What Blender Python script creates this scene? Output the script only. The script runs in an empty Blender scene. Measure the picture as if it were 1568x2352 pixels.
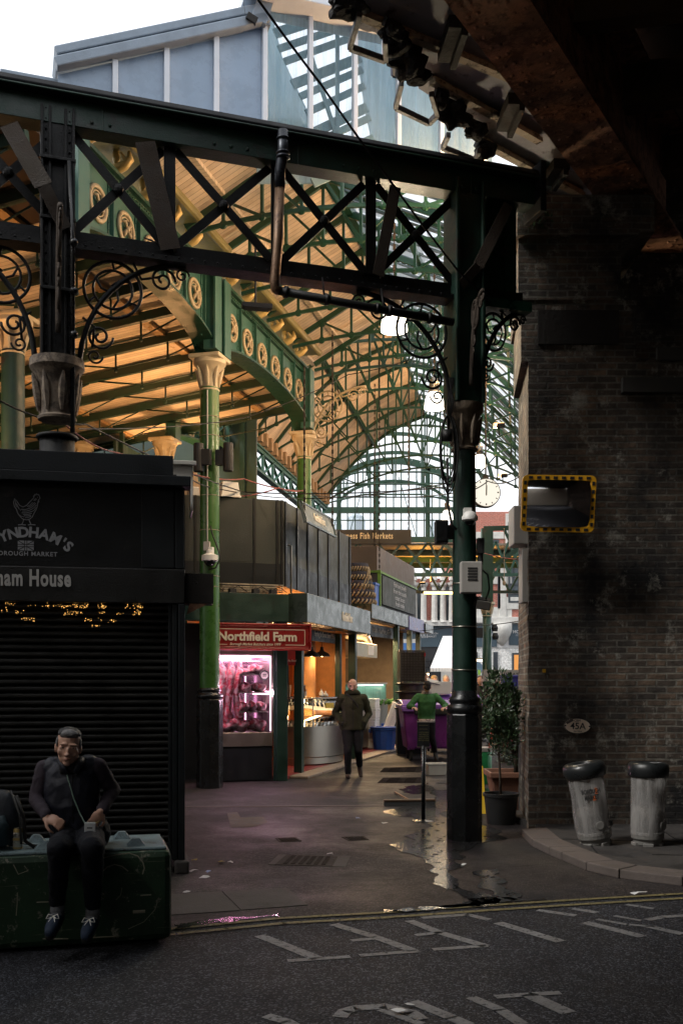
import bpy, bmesh, math, random
from mathutils import Vector, Matrix, noise
random.seed(7)
R = math.radians
scene = bpy.context.scene
COL = scene.collection
# ---------------------------------------------------------------- camera model (35 mm lens, level, rising front)
CU, HV, FL, CAMH = 784.0, 1565.0, 2287.0, 1.70
def P(u, v, t): return Vector((t*(u-CU)/FL, t, CAMH+t*(HV-v)/FL))
def G(u, v, z=0.0):
    t = (CAMH-z)*FL/(v-HV)
    return Vector((t*(u-CU)/FL, t, z))
class Frame:
    """a vertical building plane: origin on the ground, x along the facade, y into the building"""
    def __init__(s, x, y, deg):
        s.loc = Vector((x, y, 0)); s.a = R(deg)
        s.ex = Vector((math.cos(s.a), math.sin(s.a), 0)); s.ey = Vector((-math.sin(s.a), math.cos(s.a), 0))
    def w(s, x, y, z=0): return s.loc + s.ex*x + s.ey*y + Vector((0, 0, z))
    def at(s, u, v, y=0.0):
        d = Vector(((u-CU)/FL, 1, (HV-v)/FL)); o = Vector((0, 0, CAMH))
        k = ((s.loc-o).dot(s.ey)+y)/d.dot(s.ey)
        p = o+d*k
        return Vector(((p-s.loc).dot(s.ex), y, p.z))
    def atx(s, u, v, x=0.0):
        d = Vector(((u-CU)/FL, 1, (HV-v)/FL)); o = Vector((0, 0, CAMH))
        k = ((s.loc-o).dot(s.ex)+x)/d.dot(s.ex)
        p = o+d*k
        return Vector((x, (p-s.loc).dot(s.ey), p.z))
    def loc_of(s, p): return Vector(((p-s.loc).dot(s.ex), (p-s.loc).dot(s.ey), p.z))
# ---------------------------------------------------------------- materials
def _nt(name):
    m = bpy.data.materials.new(name); m.use_nodes = True
    nt = m.node_tree; nt.nodes.clear()
    return m, nt
def _n(nt, t, **kw):
    n = nt.nodes.new(t)
    for k, v in kw.items():
        if k in n.inputs.keys(): n.inputs[k].default_value = v
        else: setattr(n, k, v)
    return n
def rgba(c, f=1.0): return (max(0, c[0]*f), max(0, c[1]*f), max(0, c[2]*f), 1)
def ramp(nt, src, stops):
    r = _n(nt, 'ShaderNodeValToRGB'); e = r.color_ramp.elements
    while len(e) < len(stops): e.new(0.5)
    for el, (p, c) in zip(e, stops): el.position = p; el.color = c if len(c) == 4 else (*c, 1)
    nt.links.new(src, r.inputs['Fac']); return r
def mix(nt, fac, a, b, mode='MIX'):
    m = _n(nt, 'ShaderNodeMix', data_type='RGBA', blend_type=mode)
    for sock, val in ((m.inputs[0], fac), (m.inputs[6], a), (m.inputs[7], b)):
        if hasattr(val, 'links'): nt.links.new(val, sock)
        else: sock.default_value = val
    return m.outputs[2]
def mat(name, col, rough=.5, metal=0., var=.25, scale=4., bump=.15, bscale=60., spec=.5, coat=0., stain=None, stain_amt=.55, stain_scale=2.5, rvar=.15, sheen=0., alpha=1., trans=0., sub=0.):
    m, nt = _nt(name); L = nt.links.new
    out = _n(nt, 'ShaderNodeOutputMaterial'); b = _n(nt, 'ShaderNodeBsdfPrincipled')
    tc = _n(nt, 'ShaderNodeTexCoord')
    n1 = _n(nt, 'ShaderNodeTexNoise', Scale=scale, Detail=6., Roughness=.65); L(tc.outputs['Object'], n1.inputs['Vector'])
    c = ramp(nt, n1.outputs['Fac'], [(.3, rgba(col, 1-var)), (.7, rgba(col, 1+var))]).outputs['Color']
    if stain is not None:
        n3 = _n(nt, 'ShaderNodeTexNoise', Scale=stain_scale, Detail=9., Roughness=.72, Distortion=.4); L(tc.outputs['Object'], n3.inputs['Vector'])
        f = ramp(nt, n3.outputs['Fac'], [(stain_amt-.04, (0, 0, 0)), (stain_amt+.07, (1, 1, 1))]).outputs['Color']
        c = mix(nt, f, c, rgba(stain))
    L(c, b.inputs['Base Color'])
    n2 = _n(nt, 'ShaderNodeTexNoise', Scale=bscale, Detail=5., Roughness=.6); L(tc.outputs['Object'], n2.inputs['Vector'])
    rr = _n(nt, 'ShaderNodeMapRange'); L(n1.outputs['Fac'], rr.inputs['Value'])
    rr.inputs['From Min'].default_value = .3; rr.inputs['From Max'].default_value = .7
    rr.inputs['To Min'].default_value = max(.02, rough-rvar); rr.inputs['To Max'].default_value = min(1, rough+rvar)
    L(rr.outputs[0], b.inputs['Roughness'])
    b.inputs['Metallic'].default_value = metal; b.inputs['Specular IOR Level'].default_value = spec
    b.inputs['Coat Weight'].default_value = coat; b.inputs['Sheen Weight'].default_value = sheen
    b.inputs['Alpha'].default_value = alpha; b.inputs['Transmission Weight'].default_value = trans
    if sub: b.inputs['Subsurface Weight'].default_value = sub; b.inputs['Subsurface Radius'].default_value = (.02, .008, .004)
    if bump:
        bp = _n(nt, 'ShaderNodeBump', Strength=bump, Distance=.02); L(n2.outputs['Fac'], bp.inputs['Height']); L(bp.outputs[0], b.inputs['Normal'])
    L(b.outputs[0], out.inputs['Surface']); return m
def glow(name, col, strength):
    m, nt = _nt(name); out = _n(nt, 'ShaderNodeOutputMaterial'); e = _n(nt, 'ShaderNodeEmission', Color=rgba(col), Strength=strength)
    nt.links.new(e.outputs[0], out.inputs['Surface']); return m
def brick_mat(name, c1, c2, mortar, bw=.225, bh=.075, ms=.012, bump=.6, soot=None, soot_amt=.5, bloom=None, bloom_amt=.62, rough=.85, axis='xz', band=None):
    m, nt = _nt(name); L = nt.links.new
    out = _n(nt, 'ShaderNodeOutputMaterial'); b = _n(nt, 'ShaderNodeBsdfPrincipled', Roughness=rough)
    tc = _n(nt, 'ShaderNodeTexCoord'); sp = _n(nt, 'ShaderNodeSeparateXYZ'); L(tc.outputs['Object'], sp.inputs[0])
    cb = _n(nt, 'ShaderNodeCombineXYZ'); ad = _n(nt, 'ShaderNodeMath', operation='ADD'); L(sp.outputs[0], ad.inputs[0]); L(sp.outputs[1], ad.inputs[1])
    L(ad.outputs[0], cb.inputs[0]); L(sp.outputs[2], cb.inputs[1])
    dn = _n(nt, 'ShaderNodeTexNoise', Scale=3., Detail=3.); L(tc.outputs['Object'], dn.inputs['Vector'])
    dv = _n(nt, 'ShaderNodeVectorMath', operation='MULTIPLY_ADD'); L(dn.outputs['Color'], dv.inputs[0]); dv.inputs[1].default_value = (.02, .02, 0); L(cb.outputs[0], dv.inputs[2])
    br = _n(nt, 'ShaderNodeTexBrick', Scale=1., Color1=rgba(c1), Color2=rgba(c2), Mortar=rgba(mortar)); L(dv.outputs[0], br.inputs['Vector'])
    br.inputs['Mortar Size'].default_value = ms; br.inputs['Mortar Smooth'].default_value = .3
    br.inputs['Brick Width'].default_value = bw; br.inputs['Row Height'].default_value = bh; br.inputs['Bias'].default_value = 0
    c = br.outputs['Color']
    n1 = _n(nt, 'ShaderNodeTexNoise', Scale=12., Detail=8., Roughness=.7); L(tc.outputs['Object'], n1.inputs['Vector'])
    c = mix(nt, 1., c, ramp(nt, n1.outputs['Fac'], [(.25, (.45, .45, .45)), (.75, (1.5, 1.5, 1.5))]).outputs['Color'], 'MULTIPLY')
    if soot:
        n3 = _n(nt, 'ShaderNodeTexNoise', Scale=.9, Detail=8., Roughness=.65); L(tc.outputs['Object'], n3.inputs['Vector'])
        c = mix(nt, ramp(nt, n3.outputs['Fac'], [(soot_amt-.15, (0, 0, 0)), (soot_amt+.15, (1, 1, 1))]).outputs['Color'], c, rgba(soot))
    if bloom:
        n4 = _n(nt, 'ShaderNodeTexNoise', Scale=2.6, Detail=10., Roughness=.75); L(tc.outputs['Object'], n4.inputs['Vector'])
        c = mix(nt, ramp(nt, n4.outputs['Fac'], [(bloom_amt-.02, (0, 0, 0)), (bloom_amt+.1, (1, 1, 1))]).outputs['Color'], c, rgba(bloom))
    L(c, b.inputs['Base Color'])
    h = _n(nt, 'ShaderNodeMath', operation='SUBTRACT'); L(n1.outputs['Fac'], h.inputs[0]); L(br.outputs['Fac'], h.inputs[1])
    bp = _n(nt, 'ShaderNodeBump', Strength=bump, Distance=.02); L(h.outputs[0], bp.inputs['Height']); L(bp.outputs[0], b.inputs['Normal'])
    L(b.outputs[0], out.inputs['Surface']); return m
def board_mat(name, col, width, axis=1, rough=.45, dark=.35, var=.12):
    """painted matchboarding: dark grooves every `width` metres along an object axis"""
    m, nt = _nt(name); L = nt.links.new
    out = _n(nt, 'ShaderNodeOutputMaterial'); b = _n(nt, 'ShaderNodeBsdfPrincipled', Roughness=rough)
    tc = _n(nt, 'ShaderNodeTexCoord'); sp = _n(nt, 'ShaderNodeSeparateXYZ'); L(tc.outputs['Object'], sp.inputs[0])
    dv = _n(nt, 'ShaderNodeMath', operation='DIVIDE'); L(sp.outputs[axis], dv.inputs[0]); dv.inputs[1].default_value = width
    fr = _n(nt, 'ShaderNodeMath', operation='FRACT'); L(dv.outputs[0], fr.inputs[0])
    fl = _n(nt, 'ShaderNodeMath', operation='FLOOR'); L(dv.outputs[0], fl.inputs[0])
    wn = _n(nt, 'ShaderNodeTexWhiteNoise', noise_dimensions='1D'); L(fl.outputs[0], wn.inputs['W'])
    n1 = _n(nt, 'ShaderNodeTexNoise', Scale=2.2, Detail=7., Roughness=.7); L(tc.outputs['Object'], n1.inputs['Vector'])
    c = ramp(nt, wn.outputs['Value'], [(0, rgba(col, 1-var)), (1, rgba(col, 1+var))]).outputs['Color']
    c = mix(nt, 1., c, ramp(nt, n1.outputs['Fac'], [(.3, (.8, .78, .74)), (.65, (1.08, 1.08, 1.08))]).outputs['Color'], 'MULTIPLY')
    g = ramp(nt, fr.outputs[0], [(0, (dark, dark, dark)), (.05, (dark, dark, dark)), (.10, (1, 1, 1)), (.95, (1, 1, 1))]).outputs['Color']
    c = mix(nt, 1., c, g, 'MULTIPLY'); L(c, b.inputs['Base Color'])
    bp = _n(nt, 'ShaderNodeBump', Strength=.5, Distance=.01); L(g, bp.inputs['Height']); L(bp.outputs[0], b.inputs['Normal'])
    L(b.outputs[0], out.inputs['Surface']); return m
def pane_mat(name, col, clear, rough=.5, streak=True, tl=.6):
    """dirty glazing: part clear, part light-scattering"""
    m, nt = _nt(name); L = nt.links.new
    out = _n(nt, 'ShaderNodeOutputMaterial'); tr = _n(nt, 'ShaderNodeBsdfTransparent', Color=(.93, .97, 1, 1))
    tl_ = _n(nt, 'ShaderNodeBsdfTranslucent', Color=rgba(col)); df = _n(nt, 'ShaderNodeBsdfDiffuse', Color=rgba(col)); gl = _n(nt, 'ShaderNodeBsdfGlossy', Roughness=.08)
    tc = _n(nt, 'ShaderNodeTexCoord'); mp = _n(nt, 'ShaderNodeMapping'); mp.inputs['Scale'].default_value = (14, 14, .8); L(tc.outputs['Object'], mp.inputs['Vector'])
    n1 = _n(nt, 'ShaderNodeTexNoise', Scale=1., Detail=6., Roughness=.7); L(mp.outputs[0], n1.inputs['Vector'])
    m1 = _n(nt, 'ShaderNodeMixShader', Fac=tl); L(df.outputs[0], m1.inputs[1]); L(tl_.outputs[0], m1.inputs[2])
    m2 = _n(nt, 'ShaderNodeMixShader'); L(m1.outputs[0], m2.inputs[1]); L(tr.outputs[0], m2.inputs[2])
    f = _n(nt, 'ShaderNodeMapRange'); L(n1.outputs['Fac'], f.inputs['Value']); f.inputs['From Min'].default_value = .3; f.inputs['From Max'].default_value = .65
    f.inputs['To Min'].default_value = max(0, clear-(.22 if streak else 0)); f.inputs['To Max'].default_value = min(1, clear+(.12 if streak else 0)); L(f.outputs[0], m2.inputs[0])
    fn = _n(nt, 'ShaderNodeFresnel', IOR=1.12); m3 = _n(nt, 'ShaderNodeMixShader'); L(fn.outputs[0], m3.inputs[0]); L(m2.outputs[0], m3.inputs[1]); L(gl.outputs[0], m3.inputs[2])
    L(m3.outputs[0], out.inputs['Surface']); return m
# ---------------------------------------------------------------- mesh builder
class MB:
    def __init__(s): s.v = []; s.f = []
    def add(s, vs, fs):
        o = len(s.v); s.v += [Vector(q) for q in vs]; s.f += [[i+o for i in f] for f in fs]; return s
    def box(s, x0, x1, y0, y1, z0, z1):
        return s.add([(x0, y0, z0), (x1, y0, z0), (x1, y1, z0), (x0, y1, z0), (x0, y0, z1), (x1, y0, z1), (x1, y1, z1), (x0, y1, z1)],
                     [(3, 2, 1, 0), (4, 5, 6, 7), (0, 1, 5, 4), (1, 2, 6, 5), (2, 3, 7, 6), (3, 0, 4, 7)])
    def obox(s, c, sx, sy, sz, rot=(0, 0, 0)):
        from mathutils import Euler
        m = Euler(rot).to_matrix(); c = Vector(c); vs = []
        for k in ((-1, -1, -1), (1, -1, -1), (1, 1, -1), (-1, 1, -1), (-1, -1, 1), (1, -1, 1), (1, 1, 1), (-1, 1, 1)):
            vs.append(c+m@Vector((k[0]*sx/2, k[1]*sy/2, k[2]*sz/2)))
        return s.add(vs, [(3, 2, 1, 0), (4, 5, 6, 7), (0, 1, 5, 4), (1, 2, 6, 5), (2, 3, 7, 6), (3, 0, 4, 7)])
    def bar(s, p, q, w, h, up=(0, 0, 1)):
        """rectangular bar; h is along `up`, w across"""
        p, q = Vector(p), Vector(q); d = (q-p).normalized(); u = Vector(up); u = u-d*u.dot(d)
        if u.length < 1e-4: u = Vector((0, 1, 0))-d*d.y
        u.normalize(); x = d.cross(u); vs = []
        for c in (p, q):
            for a, b in ((-1, -1), (1, -1), (1, 1), (-1, 1)): vs.append(c+x*(a*w/2)+u*(b*h/2))
        return s.add(vs, [(3, 2, 1, 0), (4, 5, 6, 7), (0, 1, 5, 4), (1, 2, 6, 5), (2, 3, 7, 6), (3, 0, 4, 7)])
    def tube(s, pts, r, n=8, cap=True, flat=1.0):
        pts = [Vector(p) for p in pts]; rs = r if isinstance(r, (list, tuple)) else [r]*len(pts)
        t0 = (pts[1]-pts[0]).normalized(); u = Vector((0, 0, 1))
        if abs(t0.z) > .9: u = Vector((1, 0, 0))
        x = (u-t0*u.dot(t0)).normalized(); vs = []; fs = []
        for i, p in enumerate(pts):
            a = pts[max(0, i-1)]; b = pts[min(len(pts)-1, i+1)]; t = (b-a).normalized()
            x = x-t*x.dot(t); x.normalize(); y = t.cross(x)
            for k in range(n):
                an = 2*math.pi*k/n; vs.append(p+(x*math.cos(an)+y*math.sin(an)*flat)*rs[i])
        for i in range(len(pts)-1):
            for k in range(n): fs.append((i*n+k, i*n+(k+1) % n, (i+1)*n+(k+1) % n, (i+1)*n+k))
        if cap: fs.append(tuple(range(n))[::-1]); fs.append(tuple((len(pts)-1)*n+k for k in range(n)))
        return s.add(vs, fs)
    def lathe(s, prof, c=(0, 0, 0), n=20, cap=True, sx=1., sy=1., ph=0.):
        vs = []; fs = []
        for r, z in prof:
            for k in range(n):
                an = 2*math.pi*k/n+ph; vs.append((c[0]+r*math.cos(an)*sx, c[1]+r*math.sin(an)*sy, c[2]+z))
        for i in range(len(prof)-1):
            for k in range(n): fs.append((i*n+k, i*n+(k+1) % n, (i+1)*n+(k+1) % n, (i+1)*n+k))
        if cap: fs.append(tuple(range(n))[::-1]); fs.append(tuple((len(prof)-1)*n+k for k in range(n)))
        return s.add(vs, fs)
    def ell(s, c, rx, ry, rz, n=12, m=8, rot=None, amp=0., fr=6.):
        vs = []; fs = []; c = Vector(c); rm = rot or Matrix.Identity(3)
        for j in range(1, m):
            th = math.pi*j/m
            for k in range(n):
                an = 2*math.pi*k/n; q = Vector((rx*math.sin(th)*math.cos(an), ry*math.sin(th)*math.sin(an), rz*math.cos(th)))
                if amp: q *= 1+amp*noise.noise((q+c)*fr)
                vs.append(c+rm@q)
        top = len(vs); vs.append(c+rm@Vector((0, 0, rz))); vs.append(c+rm@Vector((0, 0, -rz)))
        for j in range(m-2):
            for k in range(n): fs.append((j*n+k, (j+1)*n+k, (j+1)*n+(k+1) % n, j*n+(k+1) % n))
        for k in range(n): fs.append((top, k, (k+1) % n)); fs.append((top+1, (m-2)*n+(k+1) % n, (m-2)*n+k))
        return s.add(vs, fs)
    def prism(s, poly, d, f=lambda a, b, c: (a, b, c)):
        """poly of (a,b), extruded from c=d[0] to c=d[1], mapped by f"""
        n = len(poly); vs = [f(a, b, d[0]) for a, b in poly]+[f(a, b, d[1]) for a, b in poly]
        return s.add(vs, [tuple(range(n))[::-1], tuple(range(n, 2*n))]+[(i, (i+1) % n, n+(i+1) % n, n+i) for i in range(n)])
    def sheet(s, pts): return s.add(pts, [tuple(range(len(pts)))])
    def loft(s, rings, n=16, cap=True):
        """rings: (centre, rx, ry[, tilt matrix])"""
        vs = []; fs = []
        for rg in rings:
            c = Vector(rg[0]); m = rg[3] if len(rg) > 3 else Matrix.Identity(3)
            for k in range(n):
                an = 2*math.pi*k/n; ca, sa = math.cos(an), math.sin(an); e = .85
                vs.append(c+m@Vector((rg[1]*math.copysign(abs(ca)**e, ca), rg[2]*math.copysign(abs(sa)**e, sa), 0)))
        for i in range(len(rings)-1):
            for k in range(n): fs.append((i*n+k, i*n+(k+1) % n, (i+1)*n+(k+1) % n, (i+1)*n+k))
        if cap: fs.append(tuple(range(n))[::-1]); fs.append(tuple((len(rings)-1)*n+k for k in range(n)))
        return s.add(vs, fs)
    def limb(s, pts, rs, n=10):
        pts = [Vector(p) for p in pts]
        for i in range(len(pts)-1): s.tube([pts[i], pts[i+1]], [rs[i], rs[i+1]], n)
        for p, r in zip(pts, rs): s.ell(p, r, r, r, n, 8)
        return s
    def torus(s, c, R_, r, f=None, n=24, m=6):
        """ring in the plane mapped by f(a,b,depth) with a,b in-plane"""
        vs = []; fs = []
        for i in range(n):
            a = 2*math.pi*i/n
            for j in range(m):
                b = 2*math.pi*j/m; rr = R_+r*math.cos(b); vs.append(f(c[0]+rr*math.cos(a), c[1]+rr*math.sin(a), r*math.sin(b)))
        for i in range(n):
            for j in range(m): fs.append((i*m+j, ((i+1) % n)*m+j, ((i+1) % n)*m+(j+1) % m, i*m+(j+1) % m))
        return s.add(vs, fs)
    def build(s, name, m, parent=None, world=False, smooth=False, bevel=0., mods=(), **tags):
        me = bpy.data.meshes.new(name)
        vs = s.v
        if world and parent is not None:
            inv = parent['_m'] if False else FRM[parent.name]
            vs = [inv@q for q in vs]
        me.from_pydata([tuple(q) for q in vs], [], s.f); me.update()
        bm = bmesh.new(); bm.from_mesh(me); bmesh.ops.recalc_face_normals(bm, faces=bm.faces); bm.to_mesh(me); bm.free()
        if smooth:
            for p in me.polygons: p.use_smooth = True
        if m is not None: me.materials.append(m)
        o = bpy.data.objects.new(name, me); COL.objects.link(o)
        if parent is not None: o.parent = parent
        if bevel:
            bv = o.modifiers.new('Bevel', 'BEVEL'); bv.width = bevel; bv.segments = 2; bv.limit_method = 'ANGLE'; bv.angle_limit = R(40)
        for t, kw in mods:
            md = o.modifiers.new(t.title(), t)
            for k, v in kw.items(): setattr(md, k, v)
        if smooth and not mods: 
            pass
        for k, v in tags.items(): o[k] = v
        return o
FRM = {}
def thing(name, label, cat, loc=(0, 0, 0), rotz=0., group=None):
    o = bpy.data.objects.new(name, None); COL.objects.link(o); o.empty_display_size = .2
    o.location = loc; o.rotation_euler = (0, 0, rotz); o['label'] = label; o['category'] = cat
    if group: o['group'] = group
    FRM[o.name] = (Matrix.Translation(loc) @ Matrix.Rotation(rotz, 4, 'Z')).inverted()
    return o
def fthing(name, label, cat, fr, group=None): return thing(name, label, cat, fr.loc, fr.a, group)
def tag(o, label, cat, group=None):
    o['label'] = label; o['category'] = cat
    if group: o['group'] = group
    return o
def struct(o): o['kind'] = 'structure'; return o
def copy_tree(o, parent=None):
    c = o.copy(); COL.objects.link(c)
    if parent is not None: c.parent = parent
    for ch in list(o.children): copy_tree(ch, c)
    return c
def text(name, body, size, loc, rot, m, parent=None, ext=.004, bold=0., shear=0., align='CENTER', sx=1., space=1.):
    cu = bpy.data.curves.new(name, 'FONT'); cu.body = body; cu.size = size; cu.extrude = ext; cu.offset = bold; cu.shear = shear
    cu.align_x = align; cu.align_y = 'CENTER'; cu.space_character = space; cu.resolution_u = 3
    cu.materials.append(m); o = bpy.data.objects.new(name, cu); COL.objects.link(o)
    o.location = loc; o.rotation_euler = rot; o.scale = (sx, 1, 1)
    if parent is not None: o.parent = parent
    return o
FACE = (R(90), 0, 0)         # text standing up, read from -y
def lamp(name, kind, loc, energy, col, parent=None, size=.1, rot=(0, 0, 0), sy=None, spot=None, world=False):
    l = bpy.data.lights.new(name, kind); l.energy = energy; l.color = col
    if kind == 'AREA':
        l.size = size
        if sy: l.shape = 'RECTANGLE'; l.size_y = sy
    else: l.shadow_soft_size = size
    if spot: l.spot_size = R(spot); l.spot_blend = .6
    o = bpy.data.objects.new(name, l); COL.objects.link(o); o.rotation_euler = rot
    loc = Vector(loc)
    if parent is not None:
        if world: loc = FRM[parent.name] @ loc
        o.parent = parent
    o.location = loc
    return o
def cable(pts, sag=0., n=10):
    """points along hanging spans"""
    out = []
    for a, b in zip(pts[:-1], pts[1:]):
        a, b = Vector(a), Vector(b)
        for i in range(n): 
            k = i/n; out.append(a.lerp(b, k)-Vector((0, 0, sag*4*k*(1-k))))
    out.append(Vector(pts[-1])); return out
# ---------------------------------------------------------------- palette
M = {}
M['green'] = mat('market green paint', (.010, .052, .029), .38, var=.25, bump=.12, bscale=90, stain=(.05, .045, .03), stain_amt=.63)
M['teal'] = mat('blue green paint', (.036, .112, .086), .42, var=.18, bump=.1)
M['dkgreen'] = mat('dark green paint', (.009, .034, .023), .45, var=.3, bump=.2, stain=(.02, .018, .014), stain_amt=.6)
M['black'] = mat('black iron', (.006, .0065, .007), .5, spec=.3, var=.4, bump=.25, stain=(.03, .026, .02), stain_amt=.64)
M['blackgloss'] = mat('black enamel', (.010, .011, .012), .26, var=.4, bump=.12, bscale=120, rvar=.1, stain=(.05, .05, .047), stain_amt=.68, stain_scale=7)
M['cream'] = mat('cream iron paint', (.56, .46, .30), .5, var=.12, bump=.12, stain=(.22, .17, .10), stain_amt=.62, stain_scale=6)
M['gold'] = mat('gold paint', (.50, .36, .13), .42, metal=.2, var=.25)
M['boards'] = board_mat('cream boards', (.64, .53, .41), .11, 1)
M['boards_n'] = board_mat('cream aisle boards', (.66, .55, .42), .10, 1)
M['rust'] = mat('rusty brown paint', (.50, .26, .16), .8, var=.4, bump=.7, bscale=25, stain=(.20, .10, .06), stain_amt=.52, stain_scale=5)
M['brown'] = mat('brown painted strut', (.040, .027, .018), .8, var=.3, bump=.5, bscale=70, stain=(.04, .03, .02), stain_amt=.55)
M['soot'] = mat('sooty steel', (.016, .013, .011), .85, var=.4, bump=.6, bscale=18)
M['sheetgrey'] = mat('grey soffit sheet', (.36, .37, .42), .75, var=.2, bump=.2, stain=(.12, .11, .11), stain_amt=.6, stain_scale=4)
M['oldcream'] = mat('old cream angle', (.42, .36, .27), .75, var=.3, bump=.5, bscale=35, stain=(.05, .035, .022), stain_amt=.53, stain_scale=7)
M['zinc'] = mat('grey roof flashing', (.20, .25, .31), .5, metal=.2, var=.2, bump=.15)
M['whiteframe'] = mat('white glazing bar', (.62, .68, .76), .4, var=.08, bump=.05)
M['glass'] = pane_mat('dirty clerestory glass', (.50, .60, .66), .38, tl=.55)
M['clerclear'] = pane_mat('clear clerestory glass', (.66, .78, .84), .92, tl=.7)
M['blind'] = pane_mat('teal translucent lantern sheet', (.46, .62, .68), .34, tl=.6)
M['skylight'] = pane_mat('skylight glass', (.80, .84, .88), .6, streak=False, tl=.8)
M['frost'] = mat('grey gable panel', (.27, .36, .48), .3, var=.12, bump=.05, spec=.5)
M['clear'] = mat('clear glass', (.9, .92, .92), .03, var=.02, bump=0, trans=1., rvar=.01)
M['stall'] = mat('dark stall panel', (.010, .0125, .0145), .5, spec=.3, var=.25, bump=.12, stain=(.035, .038, .038), stain_amt=.66, stain_scale=3)
M['stallgrey'] = mat('grey green stall panel', (.042, .048, .038), .6, var=.15, bump=.2, stain=(.035, .034, .03), stain_amt=.6)
M['fascia'] = mat('green grey steel fascia', (.034, .05, .04), .3, metal=.15, var=.2, bump=.06, bscale=12)
M['steel'] = mat('brushed steel', (.46, .42, .36), .36, metal=1., var=.05, bump=0, rvar=.05)
M['shutter'] = mat('shutter slat', (.019, .0185, .017), .42, metal=.3, var=.3, bump=.1)
M['red'] = mat('red sign paint', (.26, .012, .012), .35, var=.15, bump=.06)
M['white'] = mat('white paint', (.75, .74, .70), .5, var=.06, bump=.05)
M['ltgrey'] = mat('light grey casing', (.42, .40, .37), .5, var=.08, bump=.05)
M['letter'] = mat('pale lettering', (.55, .55, .56), .5, var=.06, bump=0)
M['lettercream'] = mat('cream lettering', (.75, .68, .54), .45, var=.05, bump=0)
M['dklet'] = mat('dark lettering', (.02, .02, .02), .6, var=.1, bump=0)
M['wood'] = mat('wood', (.26, .15, .075), .6, var=.3, bump=.3, bscale=30)
M['card'] = mat('cardboard', (.36, .25, .15), .8, var=.12, bump=.1)
M['poly'] = mat('white polystyrene', (.78, .77, .73), .8, var=.05, bump=.3, bscale=200)
M['orange'] = mat('orange painted wall', (.66, .31, .11), .6, var=.18, bump=.1)
M['dark'] = mat('dark interior', (.02, .018, .015), .8, var=.3, bump=.1)
M['rubber'] = mat('black rubber', (.012, .012, .012), .6, var=.3, bump=.2)
M['wire'] = mat('black cable', (.008, .008, .008), .6, var=.2, bump=0)
M['wirered'] = mat('red cable', (.25, .06, .05), .6, var=.2, bump=0)
M['yellow'] = mat('yellow paint', (.60, .33, .015), .5, var=.12, bump=.08)
M['stone'] = mat('pale stone', (.54, .53, .50), .8, var=.15, bump=.3)
# ---------------------------------------------------------------- camera, world, exposure
cam = bpy.data.cameras.new('camera'); cam.sensor_fit = 'HORIZONTAL'; cam.sensor_width = 24.; cam.lens = 24.*FL/1568
cam.shift_y = (HV-1176)/1568*1.0; cam.clip_start = .1; cam.clip_end = 2000
co = bpy.data.objects.new('camera', cam); COL.objects.link(co); co.location = (0, 0, CAMH); co.rotation_euler = (R(90), 0, 0); scene.camera = co
w = bpy.data.worlds.new('World'); scene.world = w; w.use_nodes = True; nt = w.node_tree; nt.nodes.clear()
SUN_EL, SUN_AZ = 46., -115.         # thin overcast, brightest low over the open street on the left
sky = nt.nodes.new('ShaderNodeTexSky'); sky.sky_type = 'NISHITA'; sky.sun_disc = False; sky.sun_elevation = R(SUN_EL); sky.sun_rotation = R(SUN_AZ)
sky.air_density = 1.; sky.dust_density = 6.; sky.ozone_density = .6
bg = nt.nodes.new('ShaderNodeBackground'); bg.inputs['Strength'].default_value = .15; wo = nt.nodes.new('ShaderNodeOutputWorld')
ovc = nt.nodes.new('ShaderNodeMix'); ovc.data_type = 'RGBA'; ovc.inputs[0].default_value = .86; ovc.inputs[7].default_value = (10.2, 10.4, 10.7, 1)     # even cloud cover over the clear sky
nt.links.new(sky.outputs[0], ovc.inputs[6]); nt.links.new(ovc.outputs[2], bg.inputs[0]); nt.links.new(bg.outputs[0], wo.inputs[0])
sl = bpy.data.lights.new('sun', 'SUN'); sl.energy = 2.6; sl.angle = R(12); sl.color = (1, .97, .92)
so = bpy.data.objects.new('sun', sl); COL.objects.link(so)
az = R(SUN_AZ); so.rotation_euler = (Vector((math.sin(az)*math.cos(R(SUN_EL)), math.cos(az)*math.cos(R(SUN_EL)), math.sin(R(SUN_EL))))).to_track_quat('Z', 'Y').to_euler()
vs = scene.view_settings; scene.display_settings.display_device = 'sRGB'; vs.view_transform = 'Standard'; vs.look = 'None'; vs.exposure = 0.; vs.gamma = 1; vs.use_curve_mapping = False
cy = scene.cycles; cy.use_denoising = True; cy.max_bounces = 7; cy.diffuse_bounces = 4; cy.glossy_bounces = 3; cy.transmission_bounces = 6; cy.transparent_max_bounces = 10
cy.sample_clamp_indirect = 6.; cy.caustics_reflective = False; cy.caustics_refractive = False; cy.use_adaptive_sampling = True; cy.adaptive_threshold = .02
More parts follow.
